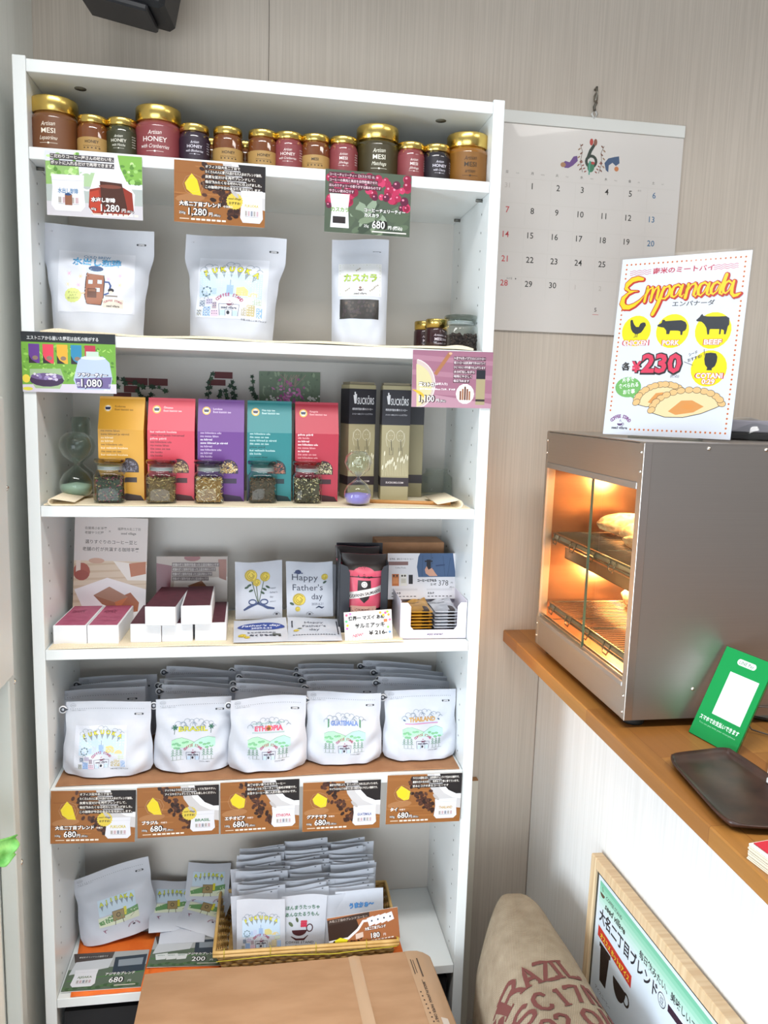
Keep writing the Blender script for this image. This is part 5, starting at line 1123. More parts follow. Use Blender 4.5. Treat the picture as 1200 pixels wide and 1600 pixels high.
proto = pouch_thing('coffee_pouch', 'x', (0, 0, 0), (0, 0, 0), RP, None, True, 'white coffee pouches standing on the fifth shelf')
rows = [  # per column: list of (px left, px right, py left top, py right top, y)
 [(92, 231, 1092, 1082, .118), (108, 240, 1084, 1067, .150), (125, 248, 1062, 1055, .188), ],
 [(243, 364, 1080, 1086, .115), (247, 363, 1073, 1078, .140), (250, 358, 1068, 1064, .165), (250, 361, 1043, 1049, .205)],
 [(358, 478, 1076, 1084, .110), (357, 473, 1063, 1071, .138), (364, 470, 1050, 1060, .172), (355, 463, 1041, 1049, .205)],
 [(478, 590, 1078, 1076, .125), (472, 585, 1057, 1057, .160), (464, 578, 1047, 1047, .190), (466, 553, 1040, 1038, .220)],
 [(583, 700, 1068, 1075, .125), (590, 695, 1064, 1067, .150), (578, 690, 1043, 1052, .180), (560, 668, 1034, 1040, .212)]]
first = True
order = ('directly behind', 'second behind', 'third behind', 'fourth behind')
for ci, col_ in enumerate(rows):
    for k, (u0, u1, v0, v1, y) in enumerate(col_):
        a, b = at(u0, v0, y=y), at(u1, v1, y=y)
        x = (a.x+b.x)/2; zz = (a.z+b.z)/2-.134; ry = -math.atan2(b.z-a.z, b.x-a.x)
        lab = 'white zipper pouch standing %s the %s pouch on the fifth shelf' % (order[k], fronts[ci][0]); s = (b.x-a.x)/.142
        o = proto if first else dup(proto, (0, 0, 0))
        o.location = (x, y, max(zz, zp)); o.rotation_euler = (math.radians(-4), ry, .02*(-1)**k); o['label'] = lab; first = False
        o.scale = (s, 1, 1)

# ------------------------------------------------------------------ shelf 6
zs = Z['s6']
OR = noisy('orange_sheet', 'E56A1C', 'EE7626', (40, 40, 200), .7, .15)
for lab_, fn_ in (('bright orange paper sheet under the AJISAKA pouch, sticking out over the lowest shelf edge', lambda u, v: (.026+.16*u+.018*(1-v)*(1-u), .002+.17*v, zs+.0008+.0006*math.sin(20*u))),
                  ('orange paper sheet showing between the small sachet pile and the basket', lambda u, v: (.18+.14*u, .03+.16*v, zs+.0024)),
                  ('strip of orange paper sticking out right of the basket', lambda u, v: (.655+.03*u-.006*v, .02+.2*v, zs+.0008))):
    o = M().grid(fn_, 14, 6, OR, True).build('orange_paper'); md = o.modifiers.new('thick', 'SOLIDIFY'); md.thickness = .0005; md.offset = 1
    tag(o, lab_, 'paper')
def ajisaka(c, x, y, k, title='AJISAKA'):
    c.rect(x+4*k, y+4*k, 52*k, 22*k, 'C9DCEA', 4, 2); c.up(); c.rect(x+2*k, y+28*k, 56*k, 14*k, 'DDE3C8'); c.up()
    n = len(title); letters(c, title, [(x+(9+i*7)*k, y+(13-1.4*math.sin(i*PI/6)*2)*k, -.05) for i in range(n)], 7.2*k, 'D9DC34', '5A7A6A')
    c.poly([(x+2*k, y+34*k), (x+20*k, y+28*k), (x+40*k, y+27*k), (x+58*k, y+24*k), (x+58*k, y+32*k), (x+30*k, y+36*k), (x+4*k, y+39*k)], '6A9A62'); c.up(); c.rect(x+22*k, y+24*k, 16*k, 13*k, 'A08A5E'); c.rect(x+38*k, y+22*k, 4*k, 11*k, 'D9CF3A'); c.up()
    c.line([(x+22*k, y+24*k), (x+38*k, y+24*k), (x+38*k, y+37*k), (x+22*k, y+37*k)], .7*k, '4A4038', True); c.line([(x+25*k, y+37*k), (x+24*k, y+43*k)], .8*k, '4A4038'); c.line([(x+35*k, y+37*k), (x+36*k, y+43*k)], .8*k, '4A4038'); c.ring(x+30*k, y+30*k, 2.6*k, .8*k, '3A3430'); c.line([(x+46*k, y+30*k), (x+52*k, y+34*k), (x+46*k, y+38*k)], .6*k, '6A6A60')
    for i in range(5): c.line([(x+(6+i*1.6)*k, y+47*k), (x+(10-i*.6)*k, y+(52-i)*k)], .6*k, '8A4A6A')
    c.arc('COFFEE STAND', x+49*k, y+56*k, 8*k, 150, 30, 2.6*k, '8A3A5A', .03); c.ell(x+49*k, y+50*k, 2*k, '4A3A4A', 1.2*k)
P = Pouch(.150, .140, .042, 31, [(0, .98), (.12, 1.03), (.35, 1.02), (.62, .97), (.8, 1.0), (1, 1.0)], hump5, cut=.002)
c = Canvas(150, 140); c.up(2); ajisaka(c, 34, 48, 1.4)
pouch_thing('coffee_pouch', 'tilted white pouch printed AJISAKA leaning in the left corner of the lowest shelf', (.110, .158, zs+.010), (math.radians(-10), math.radians(-7), math.radians(13)), P, c, True)
# photo price cards lying on the shelf
def town_card(num, pc):
    c = Canvas(148, 100, .3); c.rect(0, 0, 148, 100, '5A6A58'); c.up(); c.poly([(0, 0), (148, 0), (148, 40), (0, 44)], 'A9ACAC'); c.poly([(0, 0), (80, 0), (78, 18), (8, 26)], '4E4440'); c.poly([(10, 24), (80, 18), (76, 44), (4, 58)], 'C9CDD2'); c.poly([(84, 16), (146, 12), (146, 60), (86, 62)], '2E3A48'); c.up(); c.poly([(92, 24), (140, 21), (140, 40), (94, 42)], '8A949E'); c.line([(4, 74), (148, 58)], 3, '4E7A44')
    for i in range(20): c.ell(4+i*7, 92+3*math.sin(i), 6, '3E5A38' if i % 2 else '52704A', 4, 0, 8)
    c.L = 5; c.text('アジサカブレンド', 74, 64, 8, '1E1E1E', .12, wid=56); c.L = 6; c.text('アジサカブレンド', 74, 64, 8, 'F0F0F0', .03, wid=56); c.rect(12, 7, 60, 9, '3A3230'); c.up(); c.text('鯵坂町オリジナルの珈琲です', 13, 13.5, 5.4, 'C9C4BE', .01, wid=56)
    c.L = 6; c.text(num, 84, 84, 19, '1E1E1E', .08, sx=.95); c.L = 8; c.text(num, 84, 84, 19, 'FFFFFF', .01, sx=.95); c.text('円', 120, 84, 7, 'E9E9E9'); c.rect(96, 91, 40, 2, 'D9D4C8')
    if pc: mini_pouch(c, 14, 46, 44, 44, 'AJISAKA', '6A7A5A')
    else:
        for i in range(3): c.L = 5+i; c.poly([(10+i*20, 60), (34+i*20, 56+i*2), (32+i*20, 76), (14+i*20, 78)], 'D9DDDE'); c.text('AJISAKA', 22+i*20, 65, 4, '5A8A7A', .02, 'C')
    return c
def lay_card(name, lab, c, pts, z, tilt=0, cat='price card'):
    "card lying on plane z, corners bl, br, tl in world xy"
    bl_, br_, tl_ = [Vector(p) for p in pts]; ex = br_-bl_; w = ex.length; h = (tl_-bl_).length
    m = M().box(-w/2, w/2, 0, .001, 0, h, PAPER); kx, kz = w*1000/c.w, h*1000/c.h; c.emit(m, lambda x, zz, d: (x*kx, -d, zz*kz))
    mid = (bl_+br_)/2
    return tag(m.build(name, loc=(mid.x, mid.y, z), rot=(-PI/2+tilt, 0, math.atan2(ex.y, ex.x))), lab, cat, G)
lay_card('price_card', 'town photo price card reading 680 lying at the left of the lowest shelf', town_card('680', True), ((.024, .014), (.170, .010), (.030, .112)), zs+.0035, .03)
lay_card('price_card', 'town photo price card reading 200 lying beside the basket', town_card('200', False), ((.174, .058), (.322, .046), (.182, .140)), zs+.006, .06)
# loose sachets
def sachet(lab, loc, rot, w, h, c, grp, name='drip_sachet', seed=1, th=.006):
    P = Pouch(w, h, th, seed, [(0, 1), (1, 1)], [(0, .08), (.1, .6), (.5, 1), (.88, .5), (1, .06)], cut=0, wr=.9)
    m = P.mesh(M(), POUCH, 10, 10); kx, kz = w*1000/c.w, h*1000/c.h; pm = P.map(); c.emit(m, lambda x, z, d: pm(x*kx, z*kz, d+.0002), sub=7)
    return tag(m.build(name, loc=loc, rot=rot), lab, 'drip sachet', grp)
ca = Canvas(95, 110); ajisaka(ca, 8, 14, 1.35)
SG = 'small AJISAKA sachets in a pile by the basket'
sachet('AJISAKA sachet at the bottom of the small loose pile', (.235, .115, zs+.010), (-1.28, 0, -.05), .092, .105, ca, SG, seed=2)
sachet('AJISAKA sachet leaning left in the small loose pile', (.212, .140, zs+.020), (-1.0, .08, .12), .090, .105, ca, SG, seed=3)
sachet('AJISAKA sachet in the middle of the small loose pile', (.262, .134, zs+.018), (-1.1, .20, -.30), .092, .105, ca, SG, seed=4)
sachet('AJISAKA sachet on top of the small loose pile by the basket', (.278, .168, zs+.030), (-.85, .02, -.06), .092, .106, ca, SG, seed=5)
# basket
BK = noisy('bamboo_strip', 'B98F4E', 'CFA866', (70, 70, 70), .5, .3); bs = thing('woven_basket', 'shallow woven bamboo basket packed with white drip sachets', 'basket', (.488, .105, zs+.0025), (0, 0, -.02))
def bask(u, zr, off=0):
    "u 0..1 around; slanted sides"
    hw = .160+.020*zr+off; hd = .082+.014*zr+off; p = [(-hw, -hd), (hw, -hd), (hw, hd), (-hw, hd)]; per = [2*hw, 2*hd, 2*hw, 2*hd]; L = u*sum(per)
    for i in range(4):
        if L <= per[i] or i == 3:
            a, b = p[i], p[(i+1) % 4]; f = min(1, L/per[i]); return (a[0]+(b[0]-a[0])*f, a[1]+(b[1]-a[1])*f)
        L -= per[i]
hB = .058
wv = M(); NU = 96
for r_ in range(7):
    def fn(u, v, r_=r_):
        zr = (r_+v)/7; q = bask(u, zr, .0014*math.sin(u*NU*PI+(r_ % 2)*PI)); return (q[0], q[1], zr*hB)
    wv.grid(fn, NU*2, 1, BK, True)
wv.box(-.158, .158, -.08, .08, 0, .0015, BK); o = wv.build('woven_sides', bs); md = o.modifiers.new('thick', 'SOLIDIFY'); md.thickness = .0015
rim = M(); 
pts = [bask(k/80, 1.0) for k in range(80)]
for zz, r_ in ((hB-.008, .0035), (hB-.001, .0035)): rim.tube([(x, y, zz) for x, y in pts], r_, noisy('bamboo_rim', 'C99F58', 'DBB674', (30, 30, 30), .4), 8, True)
rim_ = rim.build('rim', bs)
tie = M(); TM = mat('D9C93A', .5)
for u_ in (.02, .10, .18, .27, .33): q = bask(u_, 1); tie.tube([(q[0]-.003, q[1]-.004, hB-.013), (q[0]-.003, q[1]-.005, hB+.004), (q[0]-.003, q[1]+.005, hB+.003), (q[0]-.003, q[1]+.004, hB-.012), ], .0008, TM, 5)
tie.tube([(-.176, -.0985, .040), (-.06, -.1000, .046), (.05, -.1000, .041), (.176, -.0985, .047)], .0008, TM, 5); tie.build('yellow_ties', rim_)
# sachets standing in the basket, rows front to back
rn = random.Random(21); blank = Canvas(92, 120); blank.rect(78, 1.5, 3, 2.5, '6A6E78'); GR = 'plain white drip sachets packed behind the front row of the basket'
c0 = sachet('x', (0, 0, 0), (0, 0, 0), .094, .112, blank, GR, seed=6, th=.005); firsts = True
N_R = 14
for r_ in range(N_R):
    y = .075+r_*.0088; zb_ = zs+.010+.020*(r_/N_R)+.018*(r_/N_R)
    n_ = 3
    for j in range(n_):
        x = .395+j*.0935+rn.uniform(-.011, .011)
        if r_ == 0 and j < 3: x += .0
        o = c0 if firsts else c0.copy()
        if not firsts: COL.objects.link(o)
        firsts = False
        o.location = (x, y+rn.uniform(-.002, .002), zb_+rn.uniform(0, .009)); o.rotation_euler = (math.radians(-8+rn.uniform(-2, 2)), rn.uniform(-.09, .09), rn.uniform(-.06, .06))
        o['label'] = 'plain white drip sachet packed upright in the basket behind the printed ones'
cf = Canvas(92, 112); cf.up(); city(cf, 8, 24, 1.28)
FG = 'printed sachets at the front of the basket'
q = at(411, 1484, y=.040); sachet('white sachet printed with FUKUOKA skyline at the front left of the basket', (.396, .043, zs+.014), (math.radians(-10), -.01, .0), .095, .118, cf, FG, seed=7)
cg = Canvas(92, 112); cg.text('ほんまうたっちゃ', 10, 26, 8.6, '4E7A62', .03, wid=68); cg.text('あんなたるうもん', 10, 39, 8.6, '4E7A62', .03, wid=68); cg.ell(40, 66, 15, '4A2026', 11, 0, 14, 180, 360); cg.ring(60, 62, 6, 2, '4A2026', 7); cg.line([(24, 78), (34, 84), (50, 84), (58, 76)], [1, 4, 4, 1], '4A2026'); cg.ell(22, 54, 6, '5A6A4A', 3, .8); cg.ell(34, 46, 5, '4A5A3A', 2.5, 1.2)
for i in range(9): cg.ell(44+4*(i % 3), 50+4*(i//3), 2.6, 'C92A4A')
cg.text('COFFEE STAND', 14, 92, 6.4, '4A4644', .0, wid=56); cg.text('seed village', 6, 103, 11, '33302E', .03, wid=76)
sachet('white sachet with drawn hand and red flowers over seed village lettering', (.475, .052, zs+.014), (math.radians(-10), .06, -.02), .092, .114, cg, FG, seed=8)
ch = Canvas(92, 112); ch.text('うまかぁ〜', 26, 33, 11, '2E6EB4', .08, wid=48); ch.up(); ch.text('うまかぁ〜', 26, 33, 11, '6AA8E4', .02, wid=48); ch.ell(48, 62, 4, '33302E', 3)
sachet('white sachet lettered うまかぁ in blue above the brown price card', (.596, .055, zs+.016), (math.radians(-10), -.02, 0), .098, .114, ch, FG, seed=9)
sachet('white sachet squeezed between the flower sachet and the blue lettered one', (.545, .060, zs+.012), (math.radians(-9), .01, 0), .094, .112, blank, FG, seed=10)
c = Canvas(148, 60, .3); c.rect(0, 0, 148, 60, 'A0643E'); c.up(); c.poly([(0, 14), (60, 8), (66, 30), (40, 46), (0, 48)], '2E1E1A'); c.line([(0, 46), (40, 44), (62, 30), (74, 16), (92, 16)], 5, 'E6E4E6'); c.poly([(0, 4), (88, 0), (88, 9), (0, 14)], '3A2E2A'); beans(c, ((6, 52, 3), (70, 54, 3)), 30, rn, .7)
c.L = 6; c.text('大名二丁目のブレンドコーヒー', 4, 9, 5, 'C9BEB6', .01, wid=80); c.poly([(12, 44), (24, 40), (40, 46), (34, 54), (14, 54)], 'E0D62A')
for i in range(4): c.L = 5+i; c.poly([(82+i*13, 12-i), (96+i*13, 9-i), (100+i*13, 24-i), (86+i*13, 28-i)], 'E6E8EE'); c.ell(92+i*13, 18-i, 1.8, '3A3E4A')
c.L = 9; c.poly([(56, 38), (72, 36), (72, 46), (56, 48)], 'D9C2B4'); c.L = 7; c.text('大名二丁目ブレンド', 76, 34, 6.4, '2A1A12', .13, wid=44); c.text('180', 88, 51, 14, '2A1A12', .08); c.L = 10; c.text('大名二丁目ブレンド', 76, 34, 6.4, 'FFFFFF', .03, wid=44); c.text('180', 88, 51, 14, 'FFFFFF', .01); c.text('円', 114, 50, 6, 'F0F0F0')
for i in range(7): c.rect(88+i*7, 54, 5, 2, 'EDE4DC')
hang_card('price_card', 'brown coffee cup price card reading 180 tucked at the front of the basket', ((513, 1435), (620, 1424), (627, 1470), (513, 1480)), c, y=.012, group=G, lean=-.1)

# ------------------------------------------------------------------ cardboard carton in front
bx = thing('cardboard_carton', 'large brown cardboard carton with creased top in front of the bookcase', 'carton', (0, 0, 0))
def top(u, v):
    x = .180+(.728-.180)*u+.030*u*v-.004*v; y = -.008-.42*v+.002*math.sin(9*u); e = max(0, u-.93)/.07
    return (x, y, .424-.016*e*e+.0012*math.sin(14*u+2*v)*math.sin(5*v+1)+.0016*math.exp(-((u-.72-.05*v)/.012)**2)-.0016*math.exp(-((u-.36)/.008)**2))
m = M(); m.grid(top, 60, 20, CARTON, True, True)
def side(u, v):
    p = top(1, u); return (p[0]+.016*math.sin(v*1.4)+.0*v, p[1], p[2]-.385*v**1.15*1.0)
m.grid(side, 20, 10, CARTON, True, True)
m.grid(lambda u, v: (top(u, 0)[0], top(u, 0)[1], top(u, 0)[2]*(1-v)+.0*v), 60, 2, CARTON, True)
m.grid(lambda u, v: (top(0, u)[0], top(0, u)[1], top(0, u)[2]*(1-v)), 20, 2, CARTON, True)
m.build('carton_body', bx)
tp = M(); TPE = mat('C6A788', .25, coat=.4)
def strip(u0, u1, dz, mt, v0=0, v1=1): tp.grid(lambda u, v: (lambda p: (p[0], p[1], p[2]+dz))(top(u0+(u1-u0)*u, v0+(v1-v0)*v)), 4, 20, mt, True, True)
strip(.905, .995, .0006, mat('BE9C7B', .5)); strip(.70, .74, .0005, TPE)
tp.build('tape_strip', bx)
c = Canvas(60, 400, .6)
for i in range(8): c.rect(18+i*.8, 88+i*10, 3, 3, '4E3F34')
c.text('▲▲ JAPAN POST', 0, 0, .1, '4E3F34')
for x, y, w_, h_ in ((20, 4, 2, 40), (25, 6, 1.5, 36), (34, 2, 3, 50), (30, 60, 1, 26), (33, 170, 1.5, 80), (37, 172, 1.5, 78), (42, 170, 5, 36), (48, 215, 5, 30)): c.rect(x, y, w_, h_, '55463A')
c.text('MADE IN JAPAN  PAPER ONLY', 30, 66, 8, '55463A', .02, 'L', PI/2, wid=96); c.text('CHECKED', 20, 262, 12, '55463A', .03, 'L', .1); c.rect(42, 150, 14, 60, 'D9CFC4')
lb = M(); c.emit(lb, lambda x, z, d: (lambda p: (p[0], p[1], p[2]+d+.0009))(top(.93+x/.62, 1-z/.42))); lb.build('printed_marks', bx)
# ------------------------------------------------------------------ food warmer
FX, Y0, Y1, ZB, ZT, BX = .966, -.270, .138, 1.006, 1.4495, 1.42
wm = thing('food_warmer', 'brushed steel food warmer cabinet with glass doors on the wooden counter', 'food warmer', (0, 0, 0))
m = M(); m.box(FX, BX, Y0, Y0+.002, ZB, ZT, STEEL_D); m.build('side_panel', wm)
m = M(); m.box(FX, BX, Y1-.002, Y1, ZB, ZT, STEEL); m.build('side_panel', wm)
M().box(FX-.0005, BX, Y0-.0006, Y1, ZT, ZT+.002, STEEL).build('top_panel', wm)
M().box(BX-.002, BX, Y0+.002, Y1-.002, ZB, ZT, STEEL).build('back_panel', wm)
M().box(FX, BX-.002, Y0+.002, Y1-.002, ZB, ZB+.045, STEEL_D).build('base_panel', wm)
M().box(FX+.02, BX-.002, Y0+.002, Y1-.002, ZT-.05, ZT-.048, INNER).build('inner_ceiling', wm)
ln = M(); ln.box(FX+.018, BX-.003, Y1-.0045, Y1-.0025, 1.058, ZT-.05, INNER); ln.box(FX+.014, BX-.003, Y0+.0025, Y0+.0045, 1.058, ZT-.05, INNER); ln.box(BX-.006, BX-.004, Y0+.005, Y1-.005, 1.058, ZT-.05, INNER); ln.box(FX+.022, BX-.006, Y0+.005, Y1-.005, 1.054, 1.057, INNER)
ln.build('inner_lining', wm)
m = M(); m.bbox(FX-.0015, FX+.0005, Y0+.014, Y1-.008, 1.388, ZT-.001, STEEL, .0005); m.build('header_panel', wm)
m = M(); m.bbox(FX-.003, FX+.022, Y0+.014, Y1-.010, 1.377, 1.388, mat('A9A6A4', .35, .8), .0008); m.build('door_track', wm)
m = M(); m.bbox(FX-.0015, FX+.0005, Y0+.014, Y1-.006, ZB, 1.058, STEEL, .0005); m.build('lower_panel', wm)
m = M(); m.bbox(FX-.003, FX+.020, Y0+.014, Y1-.008, 1.058, 1.066, mat('A9A6A4', .35, .8), .0008); m.box(FX+.003, FX+.005, Y0+.014, Y1-.008, 1.066, 1.071, STEEL); m.box(FX+.011, FX+.013, Y0+.014, Y1-.008, 1.066, 1.071, STEEL); m.build('door_track', wm)
m = M(); m.bbox(FX-.002, FX+.012, Y0-.0008, Y0+.015, ZB, ZT, STEEL, .0006); m.build('corner_post', wm)
m = M(); m.bbox(FX-.002, FX+.016, Y1-.010, Y1+.0008, ZB, ZT, STEEL, .0006); m.build('corner_post', wm)
for y, zz in ((Y0+.007, 1.435), (Y0+.007, 1.405), (Y0+.007, 1.045), (Y0+.007, 1.018), (Y1-.005, 1.432), (Y1-.005, 1.407), (Y1-.005, 1.05), (Y1-.005, 1.024)):
    M().lathe([(.0001, .0021), (.0018, .0017), (.0026, 0), (.0026, -.001)], CHROME, 12, xf=Matrix.Translation((FX-.002, y, zz)) @ Matrix.Rotation(-PI/2, 4, 'Y')).build('screw', wm)
for p in ((1108.5, 701), (1198, 703), (1083, 1077)):
    q = at(*p, y=Y0-.001); M().lathe([(.0001, .0025), (.0022, .002), (.0033, 0), (.0033, -.001)], CHROME, 14, xf=Matrix.Translation((q.x, Y0, q.z)) @ Matrix.Rotation(PI/2, 4, 'X')).build('screw', wm)
for x in (FX+.03, BX-.04):
    for y in (Y0+.03, Y1-.03): M().lathe([(.017, 0), (.018, .003), (.0165, .015)], RUBBER, 20, (x, y, .9915)).build('rubber_foot', wm)
gd_ = M().box(FX+.002, FX+.0045, -.085, Y1-.011, 1.068, 1.380, GLASS_G).build('glass_door', wm)
M().box(FX+.010, FX+.0125, Y0+.015, -.072, 1.068, 1.380, GLASS_G).build('glass_door', wm)
tag(M().box(FX+.0005, FX+.0050, -.0865, -.0850, 1.068, 1.380, mat('3C5140', .15, coat=.5)).build('glass_edge', gd_), 'dark green polished edge of the front glass door')
WIRE = mat('8A7864', .25, 1.0)
def rack(z, nm):
    m = M(); x0, x1, y0, y1 = FX+.02, BX-.02, Y0+.012, Y1-.012
    for p in (((x0, y0, z), (x0, y1, z)), ((x1, y0, z), (x1, y1, z)), ((x0, y0, z), (x1, y0, z)), ((x0, y1, z), (x1, y1, z)), ((x0-.002, y0, z-.012), (x0-.002, y1, z-.012)), ((x0, (y0+y1)/2, z), (x1, (y0+y1)/2, z)), ((x0+.2, y0, z-.002), (x0+.2, y1, z-.002))): m.tube(p, .0022, WIRE, 6)
    n = 34
    for i in range(1, n): y = y0+(y1-y0)*i/n; m.tube(((x0, y, z+.001), (x1, y, z+.001)), .0012, WIRE, 5)
    for i in range(5):
        y = y1-.02-i*(y1-y0-.04)/4; m.tube([(x0, y+.012, z-.001), (x0-.004, y+.012, z-.012), (x0-.005, y+.008, z-.019), (x0-.005, y-.006, z-.020), (x0-.004, y-.011, z-.012), (x0, y-.012, z-.001)], .0014, WIRE, 6)
    rk_ = m.build('wire_rack', wm)
    f = M(); f.box(x0, x0+.002, y0, y1, z-.010, z-.001, STEEL); f.build('rack_rail', rk_)
rack(1.243, 'upper'); rack(1.097, 'lower')
m = M(); m.box(FX+.035, BX-.01, Y0+.003, Y1-.04, 1.196, 1.198, INNER); m.box(FX+.035, FX+.037, Y0+.003, Y1-.04, 1.196, 1.218, INNER); m.build('drip_tray', wm)
# glowing heat rods with their light
ROD = mat('FFC080', .3, emit=14.0)
for zz, pw in ((1.376, 6.0), (1.187, 12.5)):
    M().tube([(1.20, Y0+.03, zz), (1.20, Y1-.03, zz)], .006, ROD, 10).build('heat_rod', wm)
    l = bpy.data.lights.new('heat_lamp', 'AREA'); l.shape = 'RECTANGLE'; l.size = .30; l.size_y = .26; l.energy = pw; l.color = (1, .50, .22)
    o = bpy.data.objects.new('heat_lamp', l); COL.objects.link(o); o.parent = wm; o.location = (1.17, -.066, zz-.010)
    l2 = bpy.data.lights.new('rod_glow', 'POINT'); l2.energy = pw*.35; l2.color = (1, .50, .22); l2.shadow_soft_size = .02
    o = bpy.data.objects.new('rod_glow', l2); COL.objects.link(o); o.parent = wm; o.location = (1.12, .06, zz-.03)
# wrapped empanadas on the racks
PW = noisy('greaseproof_paper', 'B98F62', 'E0C49A', (90, 90, 90), .6, .6, bdist=.002)
def empanada(lab, loc, L, w, h, rz, seed):
    rr = random.Random(seed); ph = [rr.uniform(0, 6) for _ in range(5)]
    def fn(u, v):
        a = 2*PI*u; s = v*2-1; e = (1-abs(s)**2.6)**.5 if abs(s) < 1 else 0; e = max(e, .05)
        k = 1+.12*math.sin(3*a+ph[0]+4*s)+.07*math.sin(7*a+ph[1]+6*s)+.05*math.sin(11*a+9*s+ph[2])
        return (L/2*s*(1+.05*math.sin(5*a)), w/2*e*k*math.cos(a)*(1-.25*s), h*.5+h/2*e*k*math.sin(a)*(1-.2*s*s)+.0)
    m = M().grid(fn, 30, 22, PW, True, True)
    tw = M()
    o = m.build('wrapped_empanada', loc=loc, rot=(0, 0, rz)); return tag(o, lab, 'empanada', 'paper wrapped empanadas in the warmer')
empanada('paper wrapped empanada on the upper rack of the warmer, seen through both doors', (1.135, .040, 1.2445), .17, .080, .052, -.55, 1)
empanada('paper wrapped empanada on the upper rack nearest the right corner post', (1.085, -.045, 1.2445), .11, .065, .045, 1.3, 2)
empanada('paper wrapped empanada on the lower rack behind the right glass door', (1.165, .010, 1.0985), .14, .095, .068, -.9, 3)
empanada('paper wrapped empanada lying far back on the lower rack', (1.30, -.12, 1.0985), .14, .09, .045, 1.5, 4)

# ------------------------------------------------------------------ laminated menu on top of the warmer
def pz(X, Y):
    "zoom picture coordinates to sheet millimetres"
    L = 155-(Y-160)*.0622; R = 1075-(Y-85)*.0837; f = (X-L)/(R-L); T = 160-75*f; B = 1365+35*f
    return (f*216, (Y-T)/(B-T)*303)
c = Canvas(216, 303, .3); c.rect(0, 0, 216, 303, 'CDD0D8'); c.L = 2
def Zt(t, X, Y, h, col, bold=0, al='L', wid=None, rot=0, shear=0):
    x, y = pz(X, Y); c.text(t, x, y, h/4.05, col, bold, al, rot, shear, 1, wid/4.15 if wid else None)
def Zp(pts, col): c.poly([pz(*p) for p in pts], col)
def Zl(pts, w, col, closed=False): c.line([pz(*p) for p in pts], w/4.1 if not isinstance(w, list) else [q/4.1 for q in w], col, closed)
def Ze(X, Y, rx, col, ry=None, rot=0, n=22, a0=0, a1=360): x, y = pz(X, Y); c.ell(x, y, rx/4.2, col, (ry or rx)/4.1, rot, n, a0, a1)
for i in range(26):
    x = 9+i*(198/25); c.ell(x, 10, 1.9, 'DE9C6C', None, 0, 8); c.ell(x if i > 4 else 60, 293, 1.9, 'DE9C6C', None, 0, 8) if i > 4 else None
for i in range(37):
    y = 10+i*(283/36)
    if not (34 < y < 82): c.ell(9, y, 1.9, 'DE9C6C', None, 0, 8) if y < 262 else None
    if not (62 < y < 74): c.ell(207, y, 1.9, 'DE9C6C', None, 0, 8)
c.L = 3
for i in range(26):
    x = 9+i*(198/25); c.ell(x, 10, 1.15, '9C3E1C', None, 0, 8)
    if i > 4: c.ell(x, 293, 1.15, '9C3E1C', None, 0, 8)
for i in range(37):
    y = 10+i*(283/36)
    if not (34 < y < 82) and y < 262: c.ell(9, y, 1.15, '9C3E1C', None, 0, 8)
    if not (62 < y < 74): c.ell(207, y, 1.15, '9C3E1C', None, 0, 8)
for k in range(3):
    for X0, X1, YY in ((218, 375, 240+k*13), (820, 985, 192+k*13)):
        Zl([(X0+(X1-X0)*i/24, YY+4*math.sin(i*1.05)-(X1-X0)*i/24*.08) for i in range(25)], 3.4, 'B82A48')
Zt('南米のミートパイ', 388, 252, 43, 'AE1E3C', .03, wid=425)
# Empanada lettering
E1 = [(318, 292), (285, 288), (240, 300), (205, 330), (196, 358), (225, 378), (285, 374)]
E2 = [(262, 376), (215, 392), (180, 425), (172, 462), (190, 486), (225, 488), (265, 470), (305, 440), (335, 405)]
wE = [22, 34, 36, 34, 26, 16, 6]; wF = [6, 18, 30, 38, 40, 34, 26, 16, 6]
LT = [  # strokes of m p a n a d a : (points, width)
 ([(338, 402), (352, 372), (360, 345), (338, 448)], [6, 8, 18, 20]), ([(345, 420), (372, 362), (395, 348), (398, 372), (384, 440)], [6, 14, 18, 22, 20]), ([(392, 415), (415, 358), (436, 344), (440, 368), (428, 425), (440, 436), (452, 425)], [6, 14, 18, 22, 20, 14, 6]),
 ([(478, 345), (455, 420), (430, 480), (402, 535)], [16, 26, 28, 26]), ([(462, 400), (488, 348), (515, 338), (525, 362), (512, 400), (488, 425), (462, 425)], [8, 14, 20, 24, 20, 16, 10]),
 ([(605, 345), (580, 328), (552, 340), (535, 375), (535, 405), (552, 414), (575, 395), (600, 345)], [12, 18, 20, 24, 22, 14, 12, 10]), ([(612, 330), (598, 372), (594, 400), (608, 410), (622, 392)], [18, 24, 20, 14, 6]),
 ([(628, 395), (640, 360), (652, 325), (632, 418)], [6, 10, 22, 24]), ([(640, 385), (672, 330), (698, 318), (706, 338), (690, 395), (702, 408), (718, 390)], [6, 14, 18, 24, 20, 14, 6]),
 ([(790, 330), (765, 312), (738, 325), (722, 360), (722, 390), (738, 402), (762, 380), (786, 330)], [12, 18, 20, 24, 22, 14, 12, 10]), ([(798, 315), (784, 360), (782, 388), (795, 398), (810, 378)], [18, 24, 20, 14, 6]),
 ([(872, 322), (850, 308), (826, 322), (810, 355), (810, 382), (824, 392), (848, 372), (870, 325)], [12, 18, 20, 24, 22, 14, 12, 10]), ([(912, 255), (892, 315), (872, 360), (868, 382), (882, 392), (896, 375)], [24, 26, 24, 20, 14, 6]),
 ([(950, 318), (928, 300), (905, 315), (890, 350), (892, 376), (908, 386), (930, 365), (950, 320)], [12, 18, 20, 24, 20, 14, 12, 10]), ([(962, 300), (950, 345), (948, 385), (962, 402), (985, 396), (1008, 382)], [18, 24, 24, 24, 22, 8])]
